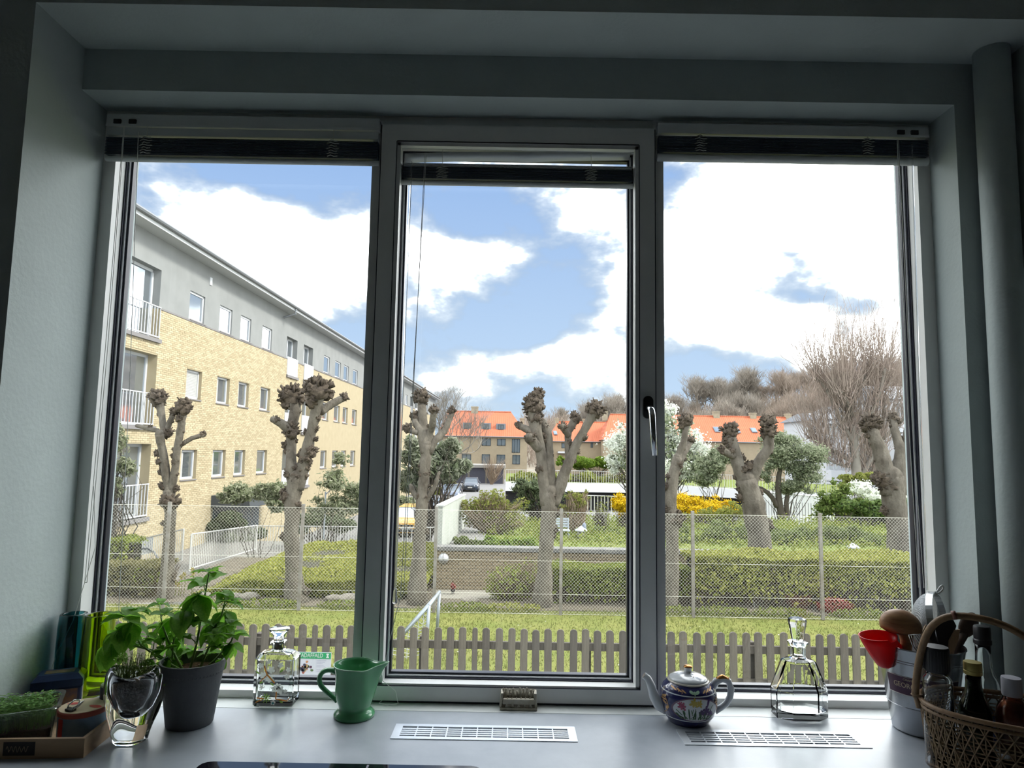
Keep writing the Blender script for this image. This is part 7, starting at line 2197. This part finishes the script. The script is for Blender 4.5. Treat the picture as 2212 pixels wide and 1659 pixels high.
bush('leafy_tree', 'grey-green narrow-leaved tree behind the stubby pollard on the street', 'tree', 33.5, ZR, 925, [(930, 1000, 45, 45), (975, 965, 28, 24), (890, 1040, 30, 30), (900, 970, 30, 35), (960, 1010, 30, 30), (1000, 1005, 18, 14)], WIL, 20748, 0.143, STEMD, 60, .045, 101, elong=3.5, shell=.35)
bush('street_hedge', 'small yellow-green hedge beside the blue-grey car', 'hedge', 62, ZR, 972, [(972, 1047, 13, 14)], OLV, 1400, .28, STEMD, 20, .03, 102)
bush('street_hedge', 'small yellow-green hedge left of the black car', 'hedge', 50, ZR, 940, [(938, 1066, 14, 14)], OLV, 1400, .26, STEMD, 20, .03, 103)
bush('leafy_shrub', 'light leafy shrub left of the yellow car', 'shrub', 42, ZR, 880, [(870, 1085, 30, 24)], COT, 3040, 0.150, STEMD, 40, .03, 104)
bush('yew_bush', 'dark rounded yew bush behind the sloping railing', 'shrub', 24, -2.6, 480, [(480, 1138, 72, 40), (435, 1172, 45, 40), (520, 1165, 50, 35)], YEW, 20900, 0.068, STEMD, 20, .03, 105)
bush('cotoneaster_shrub', 'spreading grey-green shrub left of the stout pollard', 'shrub', 18.5, -2.2, 560, [(530, 1066, 50, 22), (585, 1058, 36, 26), (495, 1078, 26, 14), (610, 1085, 30, 24)], COT, 9880, 0.058, STEMD, 9, .014, 106, elong=2.2, shell=.3)
bush('cotoneaster_shrub', 'loose grey-green shrub between the stout pollard and the left mullion', 'shrub', 18.5, -2.2, 690, [(725, 1040, 48, 34), (755, 1090, 50, 26), (700, 1100, 40, 24), (775, 1060, 30, 30), (735, 990, 25, 14)], COT, 7980, 0.054, STEMD, 16, .014, 107, elong=2.2, shell=.25)
bush('dark_shrub', 'dark low shrub under the level railing', 'shrub', 22.5, -2.6, 700, [(720, 1128, 60, 22), (660, 1130, 40, 18)], YEW, 6650, 0.061, STEMD, 60, .02, 108)
bush('cotoneaster_shrub', 'grey-green shrub branches at the far left window edge', 'shrub', 15.5, -2.0, 225, [(255, 955, 26, 40), (266, 1005, 34, 24), (252, 1052, 20, 20), (240, 900, 15, 20)], COT, 4180, 0.054, STEMD, 60, .022, 109, elong=2.2, shell=.3)
# raised garden
gzz = lambda Y: zG - .11 * max(0, Y - 20)
bush('garden_shrub', 'large twiggy shrub with fresh yellow-green tips behind the brick wall', 'shrub', 16.3, gzz(16.3), 1062, [(1062, 1075, 52, 26), (1025, 1108, 38, 34), (1105, 1110, 42, 36), (1060, 1120, 60, 40)], OLV, 3600, .050, RSTEM, 1700, .011, 110, shell=.4)
bush('garden_shrub', 'brown twiggy shrub right of the middle pollard', 'shrub', 16.8, gzz(16.8), 1245, [(1245, 1078, 34, 24), (1240, 1108, 36, 34)], OLV, 1600, .048, RSTEM, 800, .010, 111, shell=.4)
bush('yew_bush', 'dark green yew behind the middle pollard', 'shrub', 20, gzz(20), 1160, [(1140, 1052, 36, 24), (1180, 1075, 36, 34), (1130, 1085, 25, 24)], YEW, 7980, 0.058, STEMD, 60, .02, 112, elong=2.2, shell=.35)
bush('garden_shrub', 'low leafy greenery beside the white parapet', 'shrub', 14.0, gzz(14), 1010, [(1000, 1172, 24, 15), (1030, 1178, 22, 12)], IVY, 1500, .055, STEMD, 30, .006, 113)
bush('bulb_leaves', 'bright green bulb leaves above the brick wall', 'plant', 14.0, gzz(14), 1085, [(1070, 1176, 26, 14), (1110, 1178, 28, 12), (1140, 1176, 18, 12)], BRT, 1500, .07, BRT, 60, .006, 114, elong=4, up=1.0)
bush('garden_shrub', 'thin bare shrub beside the path lantern', 'shrub', 17.5, gzz(17.5), 1297, [(1297, 1100, 26, 30)], OLV, 120, .04, STEMD, 120, .008, 115)
bush('forsythia', 'small bright yellow forsythia at the right of the middle casement', 'shrub', 18, gzz(18), 1345, [(1342, 1088, 26, 20), (1362, 1098, 24, 22)], FOR, 7560, 0.037, STEMD, 60, .01, 116, shell=.3)
bush('forsythia', 'wide bright yellow forsythia hedge in the right window light', 'shrub', 20.5, gzz(20.5), 1510, [(1438, 1092, 22, 28), (1480, 1084, 40, 24), (1530, 1092, 42, 24), (1575, 1095, 32, 20), (1500, 1105, 60, 16)], FOR, 18900, 0.038, STEMD, 160, .012, 117, shell=.3, up=.5)
bush('olive_shrub', 'olive green shrub in front of the forsythia hedge', 'shrub', 19, gzz(19), 1575, [(1590, 1105, 40, 20), (1545, 1112, 36, 14), (1470, 1118, 40, 12)], OLV, 2600, .05, STEMD, 60, .01, 118)
bush('ivy_bank', 'broad dark green ivy bank behind the clipped hedge', 'shrub', 15.6, gzz(15.6) - .5, 1700, [(1470, 1170, 50, 36), (1545, 1168, 55, 38), (1620, 1165, 55, 36), (1700, 1162, 60, 34), (1785, 1166, 60, 36), (1865, 1168, 60, 36), (1940, 1172, 60, 38)], IVY, 17000, .065, STEMD, 200, .012, 119)
bush('garden_shrub', 'grassy green bank beside the path lantern', 'shrub', 16.6, gzz(16.6), 1330, [(1230, 1165, 40, 16), (1300, 1160, 50, 18), (1370, 1165, 50, 22)], IVY, 4500, .055, STEMD, 40, .008, 120)
o = bush('spreading_tree', 'spreading grey-green tree with dark curved trunk in the right window light', 'tree', 27, gzz(27) - .3, 1690, [(1700, 985, 70, 30), (1735, 1015, 50, 32), (1690, 950, 52, 16), (1640, 1022, 36, 24), (1765, 985, 30, 28), (1720, 1050, 45, 22)], CON, 27132, 0.057, STEMD, 16, .02, 121, elong=2.2, shell=.35)
L = -Vector(o.location)
for pts, r_ in (([(1690, 1120), (1682, 1080), (1680, 1040), (1690, 990)], (9, 8, 6, 4)), ([(1680, 1095), (1664, 1068), (1640, 1052), (1600, 1048)], (6, 5, 4, 3)), ([(1700, 1118), (1698, 1075), (1710, 1050)], (6, 5, 3))):
    m = MB(); m.tube(smooth_path([atY(x, y, 27) for x, y in pts], 1), [lerp(r_[0], r_[-1], i / 7) * mpp(27) for i in range(8)], 8); m.build('trunk', STEMD, o, loc=L, smooth=True)
bush('spreading_tree', 'grey-green spreading shrub left of the thick Y-shaped pollard', 'shrub', 26, gzz(26), 1545, [(1535, 1010, 40, 24), (1565, 985, 34, 22), (1515, 1035, 32, 18)], CON, 10374, 0.055, STEMD, 16, .02, 122, elong=2.2, shell=.35)
o = bush('blossom_tree', 'white blossoming tree right of the right mullion', 'tree', 34, gzz(33) - .3, 1410, [(1405, 905, 52, 36), (1455, 950, 58, 50), (1345, 955, 46, 48), (1410, 990, 75, 40), (1500, 965, 38, 52), (1330, 1000, 30, 28), (1470, 1010, 50, 28), (1430, 880, 30, 24)], WHT, 31500, 0.093, STEMD, 130, .035, 123, shell=.25)
foliage('green_leaves', CON, o, blobs_px([(1420, 960, 80, 65), (1470, 1000, 60, 40), (1370, 1000, 60, 40)], 34), 3600, .16, 124, .2, 0, -Vector(o.location))
bush('bright_bush', 'bright green bushes beyond the carport railing', 'shrub', 64, zdeck, 1290, [(1225, 998, 24, 13), (1275, 1000, 40, 14), (1330, 1003, 30, 12)], BRT, 5200, .30, STEMD, 60, .03, 125)
bush('bare_bush', 'brownish bare bush in front of the house with three dormers', 'shrub', 92, ZR, 1060, [(1055, 990, 26, 13), (1085, 995, 20, 10)], RSTEM, 10, .1, RSTEM, 130, .03, 126)
bush('roof_hedge', 'pale green hedge behind the carport railing', 'hedge', 54.5, zdeck, 1200, [(1130, 1034, 40, 10), (1200, 1034, 50, 10), (1280, 1036, 50, 10), (1360, 1038, 50, 10), (1440, 1040, 40, 10)], OLV, 6500, .22, STEMD, 60, .03, 127)
bush('bright_bush', 'fresh green bush at the right of the slatted screen', 'shrub', 23, gzz(23), 1812, [(1810, 1072, 42, 38), (1790, 1100, 34, 28), (1835, 1095, 30, 30)], LEAF('leaf_fresh', (.075, .12, .025), (.14, .18, .05), .4), 4600, .075, STEMD, 60, .014, 128, shell=.35)
o = bush('blossom_bush', 'white flowering bush behind the fresh green bush', 'shrub', 26, gzz(26), 1875, [(1862, 1058, 34, 18), (1900, 1075, 34, 22), (1960, 1085, 26, 20)], WHT, 5460, 0.062, STEMD, 60, .014, 129, shell=.3)
bush('bright_bush', 'dense green bush in front of the broad shaggy pollard', 'shrub', 20, gzz(20), 1890, [(1880, 1105, 60, 28), (1945, 1112, 45, 30), (1985, 1105, 30, 40)], LEAF('leaf_mid', (.050, .090, .022), (.10, .14, .035), .3), 6000, .075, STEMD, 80, .012, 130)
# red-leaved low shrub in the hedge foot and garden bench
q = atY(1805, 1315, 11.25)
o = thing('red_shrub', 'low dark red shrub at the foot of the clipped hedge', 'shrub', (q.x, 11.25, ZL))
foliage('leaves', MATS['red_leaf'], o, [((0, 0, .12), (.34, .16, .16))], 900, .035, 131)
WM = M('bench_pale', (.34, .38, .42), .6)
q = atY(1205, 1138, 15.4); o = thing('garden_bench', 'pale slatted garden bench half hidden behind the middle pollard', 'bench', (q.x, 15.4, gzz(15.4) - .05)); o.scale = (.42, .8, .62)
for i in range(4): MB().box(-.75, .75, .05 + .11 * i, .14 + .11 * i, .40, .43).build('seat_slat', WM, o)
for i in range(4): MB().box(-.75, .75, .50, .53, .50 + .10 * i, .57 + .10 * i).build('back_slat', WM, o)
for sx in (-.7, .7):
    for y in (.08, .5): MB().box(sx - .03, sx + .03, y - .03, y + .03, 0, .40 if y < .3 else .88).build('leg', WM, o)

# ---- bare trees
def bare_tree(H, seed, r0, levels=5, spread=.7, up=.25, fork=.28, nch=(2, 4), shoots=0):
    r = random.Random(seed); m = MB()
    def grow(p, d, L, rad, lev):
        n = 4; pts = [p]; q = p.copy(); dd = d.copy()
        for i in range(n):
            dd = (dd + Vector((r.gauss(0, .13), r.gauss(0, .13), r.gauss(up * .25, .10)))).normalized()
            q = q + dd * (L / n); pts.append(q.copy())
        m.tube(pts, [lerp(rad, rad * .55, i / n) for i in range(n + 1)], 7 if lev == 0 else (5 if lev < 2 else 3), cap=False)
        if lev >= levels: return
        k = r.randint(*nch) + (1 if lev == 0 else 0)
        for i in range(k):
            t_ = r.uniform(.45, 1.0) if lev else r.uniform(.55, 1.0)
            j = min(n - 1, int(t_ * n)); a = lerp(pts[j], pts[j + 1], t_ * n - j)
            side = Vector((r.gauss(0, 1), r.gauss(0, 1), r.gauss(.1, .5))).normalized()
            nd = (dd * (1 - spread) + side * spread + Vector((0, 0, up))).normalized()
            grow(a, nd, L * r.uniform(.58, .85), rad * r.uniform(.42, .62), lev + 1)
        grow(pts[-1], (dd + Vector((r.gauss(0, .2), r.gauss(0, .2), .1))).normalized(), L * r.uniform(.6, .8), rad * .55, lev + 1)
    grow(Vector((0, 0, 0)), Vector((0, 0, 1)), H * fork, r0, 0)
    zmax = max(v[2] for v in m.v); s = H / zmax
    m.v = [(v[0] * s, v[1] * s, v[2] * s) for v in m.v]
    return m
TRB = M('bare_bark', (.17, .155, .13), .9, col2=(.23, .21, .18), vscale=1.5)
TRP = M('bare_twig_pink', (.30, .235, .20), .9, col2=(.24, .20, .165), vscale=.7)
# large pollard-crowned bare tree at the right
Yb = 43.0; kb = mpp(Yb)
b = atY(1852, 1070, Yb); b.z = zdeck - .6
o = thing('large_bare_tree', 'large bare tree with a fan of upright pinkish shoots at the right', 'tree', b); L = -b
limbs = [[(1852, 1075, 15), (1850, 1010, 12), (1845, 960, 11), (1842, 920, 9)], [(1842, 925, 8), (1838, 880, 7), (1842, 835, 5.5), (1850, 800, 4)], [(1845, 960, 7), (1815, 915, 6), (1795, 870, 5), (1770, 830, 4), (1745, 815, 3)], [(1846, 955, 7), (1868, 905, 5.5), (1885, 860, 4.5), (1892, 800, 3.5)],
         [(1850, 1000, 6), (1815, 980, 5), (1790, 960, 4), (1770, 945, 3)], [(1842, 900, 6), (1825, 880, 5), (1806, 858, 4), (1790, 850, 3)], [(1842, 870, 5), (1862, 830, 4.5), (1875, 795, 3.5)], [(1852, 1040, 7), (1880, 1000, 6), (1905, 950, 5), (1915, 880, 4), (1908, 830, 3)], [(1852, 1010, 5), (1820, 1005, 4), (1780, 985, 3)], [(1905, 950, 5), (1935, 910, 4), (1950, 870, 3)], [(1860, 1060, 8), (1890, 1030, 6), (1898, 990, 5), (1890, 960, 4)]]
rt = random.Random(77); tipsL = []
for i, lb in enumerate(limbs):
    dy = rt.uniform(-2.2, 2.2) if i else 0
    pts = [atY(x, y, Yb) + Vector((0, dy * j / (len(lb) - 1), 0)) for j, (x, y, q) in enumerate(lb)]
    m = MB(); sp = smooth_path(pts, 1); m.tube(sp, [lerp(lb[0][2], lb[-1][2], j / (len(sp) - 1)) * kb * .5 * 1.6 for j in range(len(sp))], 8)
    m.build('trunk' if i == 0 else 'limb', TRB, o, loc=L, smooth=True)
    tipsL += sp[2:] if i else sp[-2:]
m = MB()
for p in tipsL:
    for k in range(22):
        L_ = rt.uniform(1.8, 5.6); d = Vector((rt.gauss(0, .34) + (p.x - b.x) * .05, rt.gauss(0, .34), rt.uniform(.7, 1.2))).normalized()
        q = p + Vector((rt.gauss(0, .25), rt.gauss(0, .25), rt.gauss(0, .25)))
        mid = q + d * L_ * .5 + Vector((rt.gauss(0, .12), rt.gauss(0, .12), 0)); e = q + (d + Vector((0, 0, .25))).normalized() * L_
        m.tube([p, q, mid, e], [.030, .022, .015, .006], 3, cap=False)
        for s_ in range(3):
            a_ = lerp(mid, e, rt.random()); m.tube([a_, a_ + (d + Vector((rt.gauss(0, .5), rt.gauss(0, .5), .2))).normalized() * rt.uniform(.3, 1.0)], [.011, .005], 3, cap=False)
tag(m.build('shoots', TRP, o, loc=L), kind='stuff')
bush('bright_bush', 'green growth round the foot of the large bare tree', 'shrub', 40, zdeck - .6, 1850, [(1840, 1040, 34, 16), (1880, 1035, 30, 14)], OLV, 2200, .16, STEMD, 40, .02, 132)
def place_bare(name, label, mesh, mat, px_, pyb, Y, s, rz, group=None, zb=None):
    p = atY(px_, pyb, Y)
    o = link(name, mesh, None, (p.x, Y, p.z if zb is None else zb)); o.scale = (s, s, s); o.rotation_euler = (0, 0, rz)
    return tag(o, label, 'tree', group)
bm1 = bare_tree(16, 3, .34, 6, .62, .30, .30).mesh('bare_tree', TRB)
o = thing('bare_tree', 'bare wide-branched tree beyond the end of the yellow apartment block', 'tree', (atY(938, 1000, 93).x, 93, ZR))
link('branches', bm1, o)
# hill behind the houses, wooded
def hz(x, y):
    d = y + 1.617; px_ = 1106 + F_PX * x / d
    t_ = max(0, min(1, (px_ - 1380) / 600)); e = max(0, min(1, (y - 135) / 40))
    return ZR + e * (10 + 13 * t_ + .9 * noise.noise(Vector((x * .06, y * .05, 0)))) * (1 if px_ > 1120 else max(0, (px_ - 1020) / 100))
HILL = M('hill_undergrowth', (.20, .175, .14), .95, col2=(.24, .21, .16), vscale=.25, detail=10, bump=.6, bscale=2)
ground('hill', 'wooded hillside behind the red-roofed houses', None, -12, 190, 132, 290, hz, HILL, 60, 26)
TRH = M('hill_bark', (.22, .195, .165), .9, col2=(.27, .24, .20), vscale=.8)
TRH2 = M('hill_bark_warm', (.28, .22, .175), .9, col2=(.24, .20, .16), vscale=.8)
hm = [bare_tree(11, 30 + i, .20, 5, .58, .30, .20, (3, 5)).mesh('bare_tree', TRH if i < 2 else TRH2) for i in range(4)]
rh = random.Random(19)
ordn = ['first', 'second', 'third', 'fourth', 'fifth', 'sixth', 'seventh', 'eighth', 'ninth', 'tenth', 'eleventh', 'twelfth', 'thirteenth', 'fourteenth', 'fifteenth', 'sixteenth', 'seventeenth', 'eighteenth', 'nineteenth', 'twentieth']
spots = []
for r_, (Y, n, pa, pb, lb_) in enumerate(((150, 16, 1330, 1990, 'front'), (172, 18, 1240, 2000, 'middle'), (200, 18, 1150, 2000, 'back'))):
    for i in range(n):
        px_ = lerp(pa, pb, (i + rh.uniform(.2, .8)) / n); x = (px_ - 1106) / F_PX * (Y + 1.6); y = Y + rh.uniform(-6, 6)
        o = thing('hill_tree', 'bare tree on the wooded hillside, %s from the left in the %s row' % (ordn[i], lb_), 'tree', (x, y, hz(x, y) - .3), rh.uniform(0, 6.28), group='bare trees on the hillside')
        s = rh.uniform(.75, 1.1) * (1.0 if px_ < 1500 else 1.25); q = link('branches', hm[2 + rh.randrange(2)] if px_ > 1680 else hm[rh.randrange(2)], o); q.scale = (s * 1.15, s * 1.15, s)
# thicket between the hill trees
m = MB(); rk = random.Random(23)
for i in range(9000):
    Y = rk.uniform(140, 205); px_ = rk.uniform(1130, 2010); x = (px_ - 1106) / F_PX * (Y + 1.6); z = hz(x, Y); h = rk.uniform(2.0, 6.0)
    a = Vector((x, Y, z)); b = a + Vector((rk.gauss(0, .9), rk.gauss(0, .9), h)); m.tube([a, b], [.07, .025], 3, cap=False)
    for k in range(2):
        c = lerp(a, b, rk.uniform(.3, .9)); m.tube([c, c + Vector((rk.gauss(0, .9), rk.gauss(0, .9), rk.uniform(.5, 1.6)))], [.035, .015], 3, cap=False)
tag(m.build('hill_thicket', TRH2), 'brown leafless thicket covering the hillside', 'thicket', kind='stuff')
